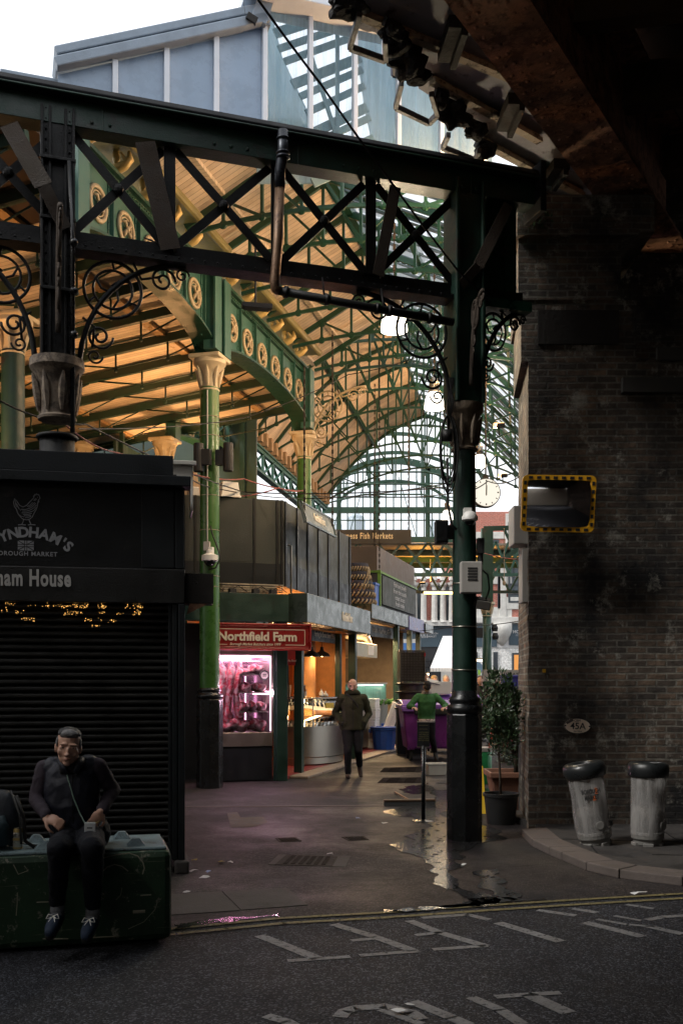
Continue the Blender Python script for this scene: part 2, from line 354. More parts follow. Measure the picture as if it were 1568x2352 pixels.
# ---------------------------------------------------------------- ground
def asphalt(name, col, rough, speck, wet=.0, wetscale=.6, chip=160., patch=None):
    m, nt = _nt(name); L = nt.links.new
    out = _n(nt, 'ShaderNodeOutputMaterial'); b = _n(nt, 'ShaderNodeBsdfPrincipled'); tc = _n(nt, 'ShaderNodeTexCoord'); b.inputs['Specular IOR Level'].default_value = .18
    n1 = _n(nt, 'ShaderNodeTexNoise', Scale=1.1, Detail=8., Roughness=.7); L(tc.outputs['Object'], n1.inputs['Vector'])
    vo = _n(nt, 'ShaderNodeTexVoronoi', Scale=chip, feature='F1'); L(tc.outputs['Object'], vo.inputs['Vector'])
    vc = _n(nt, 'ShaderNodeSeparateColor'); L(vo.outputs['Color'], vc.inputs[0])
    c = ramp(nt, n1.outputs['Fac'], [(.3, rgba(col, .7)), (.7, rgba(col, 1.25))]).outputs['Color']
    c = mix(nt, 1., c, ramp(nt, vc.outputs[0], [(0, (.55, .55, .55)), (.75, (1, 1, 1)), (.9, (speck, speck, speck))]).outputs['Color'], 'MULTIPLY')
    if patch:
        n5 = _n(nt, 'ShaderNodeTexNoise', Scale=.55, Detail=6., Roughness=.6); L(tc.outputs['Object'], n5.inputs['Vector'])
        c = mix(nt, ramp(nt, n5.outputs['Fac'], [(.52, (0, 0, 0)), (.6, (1, 1, 1))]).outputs['Color'], c, rgba(patch))
    L(c, b.inputs['Base Color'])
    n2 = _n(nt, 'ShaderNodeTexNoise', Scale=wetscale, Detail=7., Roughness=.68); L(tc.outputs['Object'], n2.inputs['Vector'])
    L(ramp(nt, n2.outputs['Fac'], [(.42, (rough,)*3), (.62, (rough-wet,)*3)]).outputs['Color'], b.inputs['Roughness'])
    n3 = _n(nt, 'ShaderNodeTexNoise', Scale=14., Detail=5.); L(tc.outputs['Object'], n3.inputs['Vector'])
    ad = _n(nt, 'ShaderNodeMath', operation='MULTIPLY_ADD'); L(vo.outputs['Distance'], ad.inputs[0]); ad.inputs[1].default_value = -.6; L(n3.outputs['Fac'], ad.inputs[2])
    bp = _n(nt, 'ShaderNodeBump', Strength=.8, Distance=.012); L(ad.outputs[0], bp.inputs['Height']); L(bp.outputs[0], b.inputs['Normal'])
    L(b.outputs[0], out.inputs['Surface']); return m
M['road'] = asphalt('road asphalt', (.027, .028, .033), .8, 3.2, .12, chip=90.)
M['floor'] = asphalt('market asphalt', (.034, .029, .029), .72, 2.3, .28, chip=100., patch=(.026, .024, .025))
def sheet(name, pts, z, m):
    mb = MB(); mb.sheet([(p[0], p[1], z) for p in pts]); return struct(mb.build(name, m))
sheet('ground', [(-160, -60), (160, -60), (160, 260), (-160, 260)], 0, M['road'])
YL = [G(-60, 2170), G(396, 2137), G(640, 2113), G(860, 2101), G(1066, 2087), G(1261, 2074), G(1568, 2056), G(1800, 2042)]
sheet('market_floor', [(p.x, p.y) for p in YL]+[(9, 12), (14, 66), (-14, 66), (-9, 9)], .004, M['floor'])
def paint_mat(name, col):
    m = mat(name, col, .7, var=.25, bump=.5, bscale=120); nt = m.node_tree; L = nt.links.new
    pb = next(n for n in nt.nodes if n.type == 'BSDF_PRINCIPLED'); tc = next(n for n in nt.nodes if n.type == 'TEX_COORD'); out = next(n for n in nt.nodes if n.type == 'OUTPUT_MATERIAL')
    n1 = _n(nt, 'ShaderNodeTexNoise', Scale=26., Detail=9., Roughness=.75); L(tc.outputs['Object'], n1.inputs['Vector'])
    tr = _n(nt, 'ShaderNodeBsdfTransparent'); mx = _n(nt, 'ShaderNodeMixShader'); L(ramp(nt, n1.outputs['Fac'], [(.30, (.15,)*3), (.50, (.92,)*3)]).outputs['Color'], mx.inputs[0])
    L(tr.outputs[0], mx.inputs[1]); L(pb.outputs[0], mx.inputs[2]); L(mx.outputs[0], out.inputs['Surface']); return m
M['linewhite'] = paint_mat('worn white road paint', (.20, .20, .205))
M['lineyellow'] = paint_mat('worn yellow line', (.19, .16, .07))
for k, off in enumerate((-.02, -.17)):
    mb = MB()
    for a, b in zip(YL[:-1], YL[1:]):
        d = (b-a).normalized(); nrm = Vector((-d.y, d.x, 0))
        o = nrm*off
        mb.sheet([a+o+Vector((0, 0, .009)), b+o+Vector((0, 0, .009)), b+o+nrm*.055+Vector((0, 0, .009)), a+o+nrm*.055+Vector((0, 0, .009))])
    struct(mb.build('yellow_line', M['lineyellow']))
# white lettering worn into the carriageway (strokes laid flat on the road)
def stroke(mb, pts, wd):
    q = [G(*p) for p in pts]
    for a, b in zip(q[:-1], q[1:]):
        d = (b-a).normalized(); nrm = Vector((-d.y, d.x, 0))*wd*.40; z = Vector((0, 0, .0045))
        a2, b2 = a-d*.01, b+d*.01
        mb.sheet([a2-nrm+z, b2-nrm+z, b2+nrm+z, a2+nrm+z])
c5 = lambda x, y: (376+.44*x, 1787.5+.44*y)
c6 = lambda x, y: (941+.4*x, 1850+.4*y)
mb = MB()
for pts, wd in [([c5(505, 828), c5(800, 945)], .11), ([c5(655, 958), c5(965, 937)], .075), ([c5(890, 768), c5(1100, 832), c5(1300, 905)], .10),
                ([c5(985, 852), c5(1085, 843)], .07), ([c5(1030, 930), c5(1325, 908)], .075), ([c6(75, 650), c6(330, 632), c6(450, 660)], .085),
                ([c6(170, 735), c6(40, 750)], .07), ([c6(0, 668), c6(170, 735), c6(430, 812)], .10), ([c6(140, 832), c6(435, 812)], .075),
                ([c6(510, 680), c6(860, 785)], .11), ([c6(740, 607), c6(945, 637)], .09), ([c6(1010, 678), c6(1330, 757)], .11),
                ([c6(940, 598), c6(1070, 620)], .09), ([c6(1360, 698), c6(1560, 742)], .10), ([c6(1365, 662), c6(1450, 645), c6(1580, 638)], .08),
                ([c6(1080, 660), c6(1250, 690), c6(1400, 700)], .06), ([c6(1250, 575), c6(1390, 597)], .07), ([c6(1180, 640), c6(1320, 665)], .06),
                ([c6(500, 1105), c6(700, 1090), c6(855, 1082)], .075), ([c6(680, 1093), c6(905, 1195)], .12), ([c6(355, 1110), c6(520, 1180), c6(640, 1260)], .09),
                ([c6(20, 1135), c6(240, 1225), c6(330, 1265)], .10), ([c5(920, 1250), c5(945, 1222), c5(1000, 1206), c5(1150, 1196), c5(1290, 1228), c5(1340, 1262)], .10),
                ([c5(540, 1247), c5(640, 1276), c5(700, 1310)], .09), ([c6(-160, 1180), c6(60, 1260)], .07)]:
    stroke(mb, pts, wd)
struct(mb.build('road_marking', M['linewhite']))
# flagstones let into the asphalt
M['flag'] = mat('york stone flag', (.070, .064, .060), .8, spec=.2, var=.2, bump=.3, bscale=50, stain=(.06, .055, .05), stain_amt=.55)
fl = [G(*c5(*p)) for p in ((20, 612), (298, 597), (395, 697), (20, 722))]; fl2 = [G(*c5(*p)) for p in ((306, 597), (638, 579), (752, 668), (404, 695))]
for q in (fl, fl2):
    mb = MB(); mb.prism([(p.x, p.y) for p in q], (.003, .009)); struct(mb.build('flagstone', M['flag']))
# kerbed pavement corner on the right
KB = [c6(640, 180), c6(700, 240), c6(800, 290), c6(870, 320), c6(1010, 380), c6(1200, 425), c6(1568, 470), c6(1900, 500)]
KP = [G(*p) for p in KB]
M['paving'] = mat('dark paving slab', (.050, .046, .044), .8, spec=.2, var=.2, bump=.35, bscale=45, stain=(.028, .026, .025), stain_amt=.55)
M['kerb'] = mat('granite kerb', (.115, .096, .088), .8, spec=.2, var=.2, bump=.4, bscale=80, stain=(.10, .085, .075), stain_amt=.56)
INN = []
for i, p in enumerate(KP):
    a = KP[max(0, i-1)]; b = KP[min(len(KP)-1, i+1)]; d = (b-a).normalized(); INN.append(p+Vector((-d.y, d.x, 0))*.30)
INN[0] = KP[0]+Vector((.3, .12, 0))
mb = MB()
for i in range(len(KP)-1):
    a, b, c, d = KP[i], KP[i+1], INN[i+1], INN[i]; g = .006
    e = (b-a).normalized()*g
    mb.prism([((a+e).x, (a+e).y), ((b-e).x, (b-e).y), ((c-e).x, (c-e).y), ((d+e).x, (d+e).y)], (0, .085))
struct(mb.build('kerb', M['kerb'], bevel=.012))
mb = MB(); poly = [(p.x, p.y) for p in INN]+[(9, 12.5), (1.95, 12.5)]
mb.prism(poly, (0, .078)); struct(mb.build('pavement', M['paving']))
mb = MB()
for x0, y0, x1, y1 in ((2.4, 9.3, 2.6, 11.1), (3.3, 8.6, 3.5, 11.1), (4.3, 8.4, 4.4, 11.1), (2.2, 10.2, 5.5, 9.85), (2.9, 9.3, 5.5, 9.0)):
    a, b = Vector((x0, y0, .079)), Vector((x1, y1, .079)); mb.bar(a, b, .012, .004)
struct(mb.build('paving_joint', M['black']))
# wet trail on the asphalt
def wet_mat():
    m, nt = _nt('standing water'); L = nt.links.new
    out = _n(nt, 'ShaderNodeOutputMaterial'); b = _n(nt, 'ShaderNodeBsdfPrincipled', Roughness=.08); b.inputs['Base Color'].default_value = (.035, .035, .036, 1)
    b.inputs['IOR'].default_value = 2.3
    tc = _n(nt, 'ShaderNodeTexCoord'); tr = _n(nt, 'ShaderNodeBsdfTransparent'); mx = _n(nt, 'ShaderNodeMixShader')
    mp = _n(nt, 'ShaderNodeMapping'); mp.inputs['Scale'].default_value = (10, 4.5, 1); L(tc.outputs['Object'], mp.inputs['Vector'])
    n1 = _n(nt, 'ShaderNodeTexNoise', Scale=1., Detail=9., Roughness=.72); L(mp.outputs[0], n1.inputs['Vector'])
    f = ramp(nt, n1.outputs['Fac'], [(.40, (0, 0, 0)), (.45, (1, 1, 1))]); L(f.outputs['Color'], mx.inputs[0])
    n2 = _n(nt, 'ShaderNodeTexNoise', Scale=60., Detail=4., Roughness=.6); L(tc.outputs['Object'], n2.inputs['Vector'])
    bp = _n(nt, 'ShaderNodeBump', Strength=.14, Distance=.012); L(n2.outputs['Fac'], bp.inputs['Height']); L(bp.outputs[0], b.inputs['Normal'])
    L(tr.outputs[0], mx.inputs[1]); L(b.outputs[0], mx.inputs[2]); L(mx.outputs[0], out.inputs['Surface']); return m
M['wet'] = wet_mat()
def puddle(uv):
    rnd = random.Random(len(uv)*7+int(uv[0][0])); pts = [G(*q) for q in uv]; pts = [Vector((p.x, p.y)) for p in pts]
    for lev in range(4):                               # fractal shoreline
        nx = []
        for a, b in zip(pts, pts[1:]+pts[:1]):
            d = b-a; nx += [a, (a+b)/2+Vector((-d.y, d.x))*rnd.uniform(-.22, .22)]
        pts = nx
    sheet('puddle', [(p.x, p.y) for p in pts], .0105, M['wet'])
puddle([(895, 1862), (960, 1850), (985, 1825), (1000, 1800), (1045, 1795), (1060, 1850), (1060, 1960), (1045, 2000), (1050, 2045), (1020, 2050), (1000, 2020), (975, 1985), (940, 1962), (925, 1935), (955, 1912), (985, 1905), (950, 1880)])
puddle([(1085, 2005), (1140, 1998), (1165, 2030), (1200, 2060), (1180, 2072), (1130, 2060)])
puddle([(1040, 2035), (1075, 2050), (1140, 2080), (1100, 2086), (1060, 2062)])
puddle([(400, 2128), (470, 2116), (640, 2103), (640, 2109), (480, 2124), (402, 2138)])
puddle([(930, 1808), (980, 1800), (1000, 1812), (960, 1826), (925, 1822)])
puddle([(880, 2093), (1060, 2079), (1250, 2066), (1250, 2071), (1060, 2085), (880, 2099)])
# cracks and seams in the tarmac
mb = MB()
for pts, wd in [([c6(215, 268), c6(268, 266), c6(262, 300), c6(350, 312), c6(440, 320), c6(545, 322)], .022), ([c6(225, 345), c6(300, 350), c6(330, 368), c6(420, 380)], .018), ([c6(262, 300), c6(215, 318)], .02), ([(420, 2002), (640, 1997), (835, 2004), (1000, 1992)], .012), ([(430, 1927), (640, 1925), (800, 1923), (1000, 1919)], .010), ([(500, 1927), (545, 1958)], .010), ([(398, 1902), (452, 1898), (475, 1910), (410, 1925)], .010), ([c5(540, 455), c5(410, 470), c5(320, 500)], .012), ([(1140, 1985), (1210, 1990), (1290, 1983)], .014), ([(1000, 2012), (880, 2020), (760, 2018)], .010)]:
    stroke(mb, pts, wd)
struct(mb.build('tarmac_crack', mat('tar crack', (.008, .008, .008), .6, spec=.3)))
# faded box marking and drain channel
mb = MB(); M['ochre'] = mat('faded ochre paint', (.075, .058, .042), .8, var=.3, bump=.3, stain=(.06, .053, .05), stain_amt=.5, stain_scale=9)
mb.sheet([G(*c5(*p))+Vector((0, 0, .0085)) for p in ((330, 185), (385, 182), (400, 208), (520, 206), (545, 235), (470, 258), (350, 262))])
struct(mb.build('road_marking', M['ochre']))
mb = MB(); a, b = G(420, 1855), G(1075, 1851)
mb.bar(a+Vector((0, 0, .007)), b+Vector((0, 0, .007)), .075, .006)
struct(mb.build('drain_channel', M['kerb']))
# manhole covers and gratings (things)
M['iron'] = mat('worn iron', (.05, .042, .036), .75, metal=.2, var=.3, bump=.8, bscale=60, spec=.1)
def cover(name, label, cat, q, frame_w, bars, m=None, group=None):
    q = [G(*p) for p in q]; c = sum(q, Vector())/4
    t = thing(name, label, cat, c, 0, group); q = [p-c for p in q]
    mb = MB(); mb.prism([(p.x, p.y) for p in q], (.005, .010)); mb.build('frame', m or M['iron'], t)
    mb = MB(); A = lambda s, r: (q[0]*(1-s)+q[1]*s)*(1-r)+(q[3]*(1-s)+q[2]*s)*r
    for i in range(bars[0]):
        for j in range(bars[1]):
            s, r = .08+.84*(i+.5)/bars[0], .1+.8*(j+.5)/bars[1]; ds, dr = .84/bars[0]*.36, .8/bars[1]*.3
            if (i+j) % 2: ds *= .6
            mb.prism([(A(*k).x, A(*k).y) for k in ((s-ds, r-dr), (s+ds, r-dr), (s+ds, r+dr), (s-ds, r+dr))], (.010, .016))
    mb.build('tread_pattern', m or M['iron'], t)
    return t
conc = [G(*c5(*p)) for p in ((545, 455), (600, 403), (975, 412), (945, 468))]
mb = MB(); mb.prism([(p.x, p.y) for p in conc], (.003, .0075)); struct(mb.build('concrete_patch', M['flag']))
cover('manhole_cover', 'large double iron manhole cover set in a concrete patch', 'manhole cover', [c5(578, 458), c5(640, 405), c5(908, 415), c5(880, 465)], .04, (14, 6))
cover('inspection_cover', 'small square iron cover left of its twin on the asphalt', 'cover', [c5(582, 318), c5(690, 314), c5(720, 333), c5(605, 337)], .03, (6, 5), group='small iron inspection covers')
cover('inspection_cover', 'small square iron cover right of its twin, toward the pole sign', 'cover', [c5(928, 312), c5(1045, 308), c5(1070, 326), c5(965, 331)], .03, (6, 5), group='small iron inspection covers')
M['grate'] = mat('dull dark grating', (.030, .026, .025), .95, spec=.0, var=.4, bump=.9, bscale=70, rvar=.03)
cover('drain_grate', 'wet iron drain grate in front of the purple bin', 'drain grate', [(872, 1775), (882, 1765), (975, 1762), (968, 1775)], .03, (14, 2), m=M['grate'], group='iron drain grates')
cover('drain_grate', 'iron drain grate beside the walking man and white crate', 'drain grate', [(866, 1800), (880, 1788), (975, 1787), (970, 1800)], .03, (14, 2), m=M['grate'], group='iron drain grates')
# litter (bits of paper)
M['paper'] = mat('paper scrap', (.62, .62, .62), .8, var=.1, bump=.1); M['leafy'] = mat('dry leaf', (.30, .24, .05), .7, var=.3, bump=.1); M['bluep'] = mat('blue wrapper', (.30, .38, .62), .5, var=.1, bump=.1)
LIT = [(c5(350, 448), 'white', 'paper'), (c5(300, 447), 'yellow leaf', 'leafy'), (c5(160, 440), 'yellow', 'leafy'), (c5(150, 495), 'small pale', 'paper'), (c5(232, 500), 'blue', 'bluep'), (c5(210, 530), 'cream crumpled', 'paper'),
       (c5(125, 460), 'dirty white', 'paper'), (c5(868, 407), 'crumpled white', 'paper'), (c5(1015, 218), 'long blue white', 'bluep'), (c5(1150, 245), 'torn white', 'paper'), (c5(120, 607), 'tiny white', 'paper'), (c5(1275, 1205), 'tiny pale', 'paper'), (c5(1228, 1237), 'bright white', 'paper'),
       (c6(1330, 518), 'shiny foil', 'paper'), (c6(1290, 520), 'pinkish', 'paper'), (c6(310, 352), 'dull white', 'paper')]
NM = ['white paper scrap near the stall corner', 'curled yellow leaf beside a white scrap', 'yellowed leaf near the stall foot', 'small pale paper bit nearest the stall foot', 'blue wrapper on the dark asphalt', 'cream crumpled tissue below the blue wrapper',
      'dirty white scrap against the stall foot', 'crumpled white scrap on the manhole cover', 'blue and white wrapper left of the pole base', 'torn white paper beside the puddle', 'tiny white bit at the flagstone edge', 'tiny pale speck on the bottom road letters', 'bright white scrap on the road lettering',
      'shiny foil bit on the yellow line', 'pinkish scrap beside the foil at the yellow line', 'dull white scrap beside the wet trail']
for (uv, _, mm), lb in zip(LIT, NM):
    c = G(*uv); mb = MB(); n = 7; r = .018+.018*random.random()
    ring = [(r*math.cos(2*math.pi*k/n)*(.6+.7*random.random())*1.4, r*math.sin(2*math.pi*k/n)*(.6+.7*random.random()), .012+.02*random.random()) for k in range(n)]
    mb.add([(0, 0, .03)]+ring, [(0, 1+k, 1+(k+1) % n) for k in range(n)])
    o = mb.build('litter', M[mm]); o.location = c; tag(o, lb, 'litter', 'bits of litter on the ground')
# ================================================================ front iron frame along the road
FR = Frame(-2.66, 9.32, 18.5)
ZC = 4.70                                           # capital top
def xa(u, v, y=0.): return FR.at(u, v, y).x
def scroll2d(mb, f, cx, cz, r0, turns, rad, n=34, flip=1):
    pts = []
    for i in range(n+1):
        k = i/n; a = turns*2*math.pi*k; r = r0*(1-.82*k); pts.append(f(cx+flip*r*math.cos(a), cz+r*math.sin(a), 0))
    mb.tube(pts, rad, 6)
def bracket(name, parent, f, w_, h_, m, th=.013, world=False):
    """pierced scroll bracket; f maps (out, up, depth) to parent coordinates; origin at the chord/post corner"""
    mb = MB(); arc = []
    for i in range(15):
        a = math.pi/2*i/14; arc.append((w_-w_*math.cos(a)*1.0, -h_+h_*math.sin(a)))
    mb.tube([f(a, b, 0) for a, b in arc], .026, 8)
    r = .27*min(w_, h_); cx, cz = r+.04, -r-.04
    mb.torus((cx, cz), r, th*1.2, f, 30); mb.torus((cx, cz), r*.68, th, f, 26)
    for k in range(3):
        a = 2.1*k+.5; mb.tube([f(cx+r*.68*math.cos(a), cz+r*.68*math.sin(a), 0), f(cx+r*.4*math.cos(a+.5), cz+r*.4*math.sin(a+.5), 0), f(cx+r*.14*math.cos(a+1.4), cz+r*.14*math.sin(a+1.4), 0)], th*.9, 6)
        mb.tube([f(cx+r*.7*math.cos(a+1), cz+r*.7*math.sin(a+1), 0), f(cx+r*math.cos(a+1.1), cz+r*math.sin(a+1.1), 0)], th*.8, 6)
    scroll2d(mb, f, cx+r*1.75, cz+r*.55, r*.46, 1.7, th); scroll2d(mb, f, cx+r*2.45, cz+r*.80, r*.26, 1.4, th*.8)
    scroll2d(mb, f, cx-r*.45, cz-r*1.7, r*.46, -1.7, th); scroll2d(mb, f, cx-r*.62, cz-r*2.4, r*.28, -1.4, th*.8)
    mb.tube([f(.03, -h_*.55, 0), f(.14*w_, -h_*.62, 0), f(.12*w_, -h_*.8, 0)], th, 6); mb.tube([f(w_*.5, -.03, 0), f(w_*.58, -.16*h_, 0), f(w_*.75, -.12*h_, 0)], th, 6)
    return mb.build(name, m, parent, smooth=True)
def capital(parent, x, y, z0, z1, rn, rt, m=None, name='capital', leaves=8):
    mb = MB(); h = z1-z0
    mb.lathe([(rn*1.12, 0), (rn*1.16, h*.04), (rn, h*.08), (rn*1.02, h*.45), (rn*1.12, h*.62), (rt*.86, h*.78), (rt*.9, h*.8), (rt, h*.86), (rt, h)], (x, y, z0), 24)
    for k in range(leaves):
        a = 2*math.pi*k/leaves+.2; pts = []
        for i in range(5): 
            q = i/4; rr = (rn*1.02)*(1-q**2)+rt*.86*q**2+.012
            pts.append((x+rr*math.cos(a), y+rr*math.sin(a), z0+h*(.12+.62*q)))
        mb.tube(pts, [rn*.10, rn*.22, rn*.25, rn*.2, rn*.06], 6)
    return mb.build(name, m or M['cream'], parent, smooth=True, mods=[('EDGE_SPLIT', dict(split_angle=R(35)))])
def pedestal(parent, x, y, zt, r, m):
    mb = MB(); mb.lathe([(r, 0), (r, zt-.02), (r*.93, zt)], (x, y, 0), 8, ph=math.pi/8)
    return mb.build('pedestal', m, parent, bevel=.01)
def mouldings(parent, x, y, z, r, m):
    mb = MB(); mb.lathe([(r*1.30, 0), (r*1.42, .02), (r*1.46, .05), (r*1.36, .08), (r*1.15, .095), (r*1.18, .11), (r*1.27, .13), (r*1.22, .16), (r*1.02, .18), (r*1.0, .24)], (x, y, z), 24)
    return mb.build('base_moulding', m, parent, smooth=True)
# ---- right column
t = fthing('iron_column', 'dark iron column with octagonal foot standing on the wet asphalt', 'column', Frame(*FR.w(4.19, 0)[:2], 18.5), 'market columns')
RC = t
mb = MB(); mb.lathe([(.135, 1.55), (.118, 4.2)], (0, 0, 0), 24, cap=False); mb.build('shaft', M['dkgreen'], t, smooth=True)
pedestal(t, 0, 0, 1.36, .19, M['blackgloss']); mouldings(t, 0, 0, 1.36, .135, M['blackgloss'])
capital(t, 0, 0, 4.16, ZC-.05, .125, .205, mat('sooty cream paint', (.16, .12, .08), .6, var=.3, bump=.25, stain=(.05, .035, .02), stain_amt=.5))
mb = MB(); mb.box(-.15, .15, -.13, .13, ZC-.05, 7.0)
for s in (-1, 1):
    mb.box(s*.15-.02, s*.15+.02, -.17, .17, ZC-.05, 7.0)
mb.build('upper_post', M['dkgreen'], t, bevel=.01)
bracket('bracket', t, lambda a, b, c: (-.17-a, c, 5.72+b), 1.05, 1.05, M['black'])
bracket('bracket', t, lambda a, b, c: (.17+a*.72, c, 5.72+b), .75, 1.05, M['black'])
bracket('bracket', t, lambda a, b, c: (c, -.17-a*.5, 5.72+b), .55, .9, M['brown'])
mb = MB()
for z in (1.82, 2.28, 2.74): mb.torus((0, 0), .137-.006*(z-1.6), .007, lambda a, b, c, z=z: (a, b, z+c), 24)
mb.build('steel_band', M['steel'], t, smooth=True)
# ---- left column
t = fthing('iron_column', 'black iron column with worn cream capital behind the poultry stall', 'column', FR, 'market columns'); AC = t
mb = MB(); mb.lathe([(.17, 0), (.16, 4.0)], (0, 0, 0), 24); mb.torus((0, 0), .175, .02, lambda a, b, c: (a, b, 3.98+c), 24); mb.build('shaft', M['black'], t, smooth=True)
capital(t, 0, 0, 4.14, ZC, .155, .25, mat('weathered stone paint', (.24, .19, .14), .7, var=.3, bump=.3, stain=(.08, .06, .045), stain_amt=.5, stain_scale=6))
mb = MB(); mb.box(-.13, .13, -.12, .12, ZC, 7.0)
for s in (-1, 1):
    mb.box(s*.14-.012, s*.14+.012, -.17, .17, ZC, 7.0); mb.box(s*.07-.012, s*.07+.012, -.15, -.12, ZC, 7.0)
    for i in range(24): mb.ell((s*.105, -.125, ZC+.1+i*.095), .012, .012, .012, 6, 4)
for z in (5.3, 5.95, 6.5): mb.box(-.16, .16, -.18, .18, z, z+.03)
mb.build('upper_post', M['black'], t, bevel=.01)
bracket('bracket', t, lambda a, b, c: (.2+a, c, 5.74+b), 1.0, 1.1, M['black'])
bracket('bracket', t, lambda a, b, c: (-.2-a, c, 5.74+b), .95, 1.1, M['black'])
bracket('bracket', t, lambda a, b, c: (c, -.2-a*.7, 5.9+b), .55, 1.0, M['brown'])
mb = MB(); mb.tube([(.13, -.17, 4.0), (.13, -.17, 5.7), (.10, -.17, 6.5)], .022, 8)
for z in (4.9, 5.3, 5.75): mb.ell((.14, -.19, z), .04, .04, .04)
mb.build('pipe', M['blackgloss'], t, smooth=True)
# ---- lattice girder over the opening
t = fthing('lattice_girder', 'long dark green lattice girder with gutter spanning the market entrance', 'girder', FR); LG = t
X0, X1 = -2.6, 4.98
mb = MB(); prof = [(-.06, 7.26), (-.10, 7.255), (-.2, 7.2), (-.24, 7.14), (-.22, 7.10), (.12, 7.10), (.12, 7.26)]
mb.prism(prof, (X0, X1), lambda a, b, c: (c, a, b)); mb.box(X1-.02, X1+.05, -.27, .12, 6.74, 7.28)
mb.build('gutter', mat('grey gutter lead', (.010, .011, .013), .7, spec=.2, var=.3, bump=.1), t, bevel=.01)
mb = MB(); mb.box(X0, X1, -.13, .08, 6.86, 7.098)
mb.tube([(X0, -.235, 7.105), (X1, -.235, 7.105)], .012, 6)
for i in range(46):
    x = X0+.1+i*.165
    if i % 8 < 3: mb.ell((x, -.135, 6.92), .018, .014, .018, 8, 6)
for i in range(4): mb.box(X0+1.1+i*1.9, X0+1.115+i*1.9, -.136, -.12, 6.86, 7.09)
mb.build('plate_girder', M['dkgreen'], t, bevel=.006)
mb = MB(); mb.box(X0, X1-.1, -.10, .10, 5.76, 5.79); mb.box(X0, X1-.1, -.02, .02, 5.79, 5.93); mb.box(X0, X1-.1, -.11, .11, 5.735, 5.762)
for i in range(60): mb.ell((X0+.1+i*.125, -.10, 5.775), .012, .02, .012, 6, 5)
mb.build('bottom_chord', M['black'], t)
posts = [xa(150, 560), xa(388, 560), xa(632, 580), xa(848, 600), xa(1052, 640)]
posts = [posts[0]-(posts[1]-posts[0])*1.05]+posts
for i, x in enumerate(posts):
    if 1 < i < 5:
        mb = MB(); mb.box(x-.055, x+.055, -.05, -.03, 5.9, 6.86); mb.box(x-.012, x+.012, -.03, .06, 5.9, 6.86); mb.build('post', M['black'], t)
for a, b in zip(posts[:-1], posts[1:]):
    mb = MB(); mb.bar((a+.06, -.03, 6.84), (b-.06, -.03, 5.92), .014, .085, up=(0, 0, 1)); mb.build('brace', M['black'], t)
    mb = MB(); mb.bar((a+.06, .0, 5.92), (b-.06, .0, 6.84), .014, .085, up=(0, 0, 1)); mb.ell(((a+b)/2, -.045, 6.38), .05, .03, .05, 10, 6); mb.build('brace', M['black'], t)
# raking struts from chord to girder edge (brown)
def rake(u0, v0, u1, v1, y0, y1, wd):
    a, b = FR.at(u0, v0, y0), FR.at(u1, v1, y1); mb = MB(); mb.bar(a, b, .012, wd, up=(1, 0, .2)); mb.bar(a+Vector((.05, .04, 0)), b+Vector((.05, .04, 0)), .08, .012, up=(1, 0, .2)); mb.build('raking_strut', M['brown'], t)
rake(333, 325, 392, 572, -.16, -.1, .19); rake(908, 428, 868, 632, -.16, -.1, .12); rake(1168, 470, 1098, 610, -.16, -.2, .12); rake(1098, 610, 1058, 655, -.2, -.15, .10)
rake(20, 285, 100, 425, -.2, -.25, .17); rake(100, 425, 150, 525, -.25, -.18, .12)
# green end panel beside the brick pier
x0, x1 = xa(1098, 600, .1), xa(1180, 600, .1)
mb = MB(); mb.box(x0, x1, .08, .11, 5.8, 6.88); mb.box(x1-.14, x1, .05, .08, 5.75, 6.88); mb.box(x0, x1+.1, -.12, .12, 5.70, 5.80)
for i in range(11):
    for dx in (.03, .11): mb.ell((x1-dx, .045, 5.85+i*.095), .014, .014, .014, 6, 5)
mb.build('end_panel', M['green'], t)
# ---- rainwater pipe
t = fthing('downpipe', 'old rainwater pipe dropping from the gutter and running to the column', 'pipe', FR); xp = xa(640, 500, -.16)
mb = MB(); mb.tube([(xp+.02, -.24, 7.1), (xp+.02, -.25, 6.9), (xp-.0, -.2, 6.72), (xp-.0, -.2, 6.55)], .055, 12)
for z in (7.02, 6.88, 6.84): mb.torus((xp+.02, -.245), .056, .014, lambda a, b, c, z=z: (a, b, z+c), 16)
mb.build('upper_bend', mat('dark lead pipe', (.03, .035, .045), .3, metal=.5, var=.3, bump=.1), t, smooth=True)
xb = xa(628, 670, -.16)
mb = MB(); mb.tube([(xp, -.2, 6.6), (xp-.02, -.2, 6.0), (xb, -.2, 5.62), (xb+.01, -.2, 5.56), (xb+.05, -.2, 5.54)], .05, 12)
mb.build('drop_pipe', mat('rusty iron pipe', (.16, .095, .055), .38, metal=.5, var=.4, bump=.3, stain=(.05, .025, .015), stain_amt=.55, stain_scale=5), t, smooth=True)
e = FR.at(1040, 740, -.2)
mb = MB(); mb.tube([(xb+.03, -.2, 5.545), (e.x*.5+xb*.5, -.2, (5.54+e.z)/2), (e.x, -.2, e.z)], .042, 10)
for k in (.05, .27, .55, .62, .85): mb.tube([Vector((xb, -.2, 5.545)).lerp(e, k), Vector((xb, -.2, 5.545)).lerp(e, k+.02)], .058, 10)
for k in (.27, .6): q = Vector((xb, -.2, 5.545)).lerp(e, k); mb.bar(q, q+Vector((0, .1, .25)), .012, .03)
mb.build('cross_pipe', M['black'], t, smooth=True)
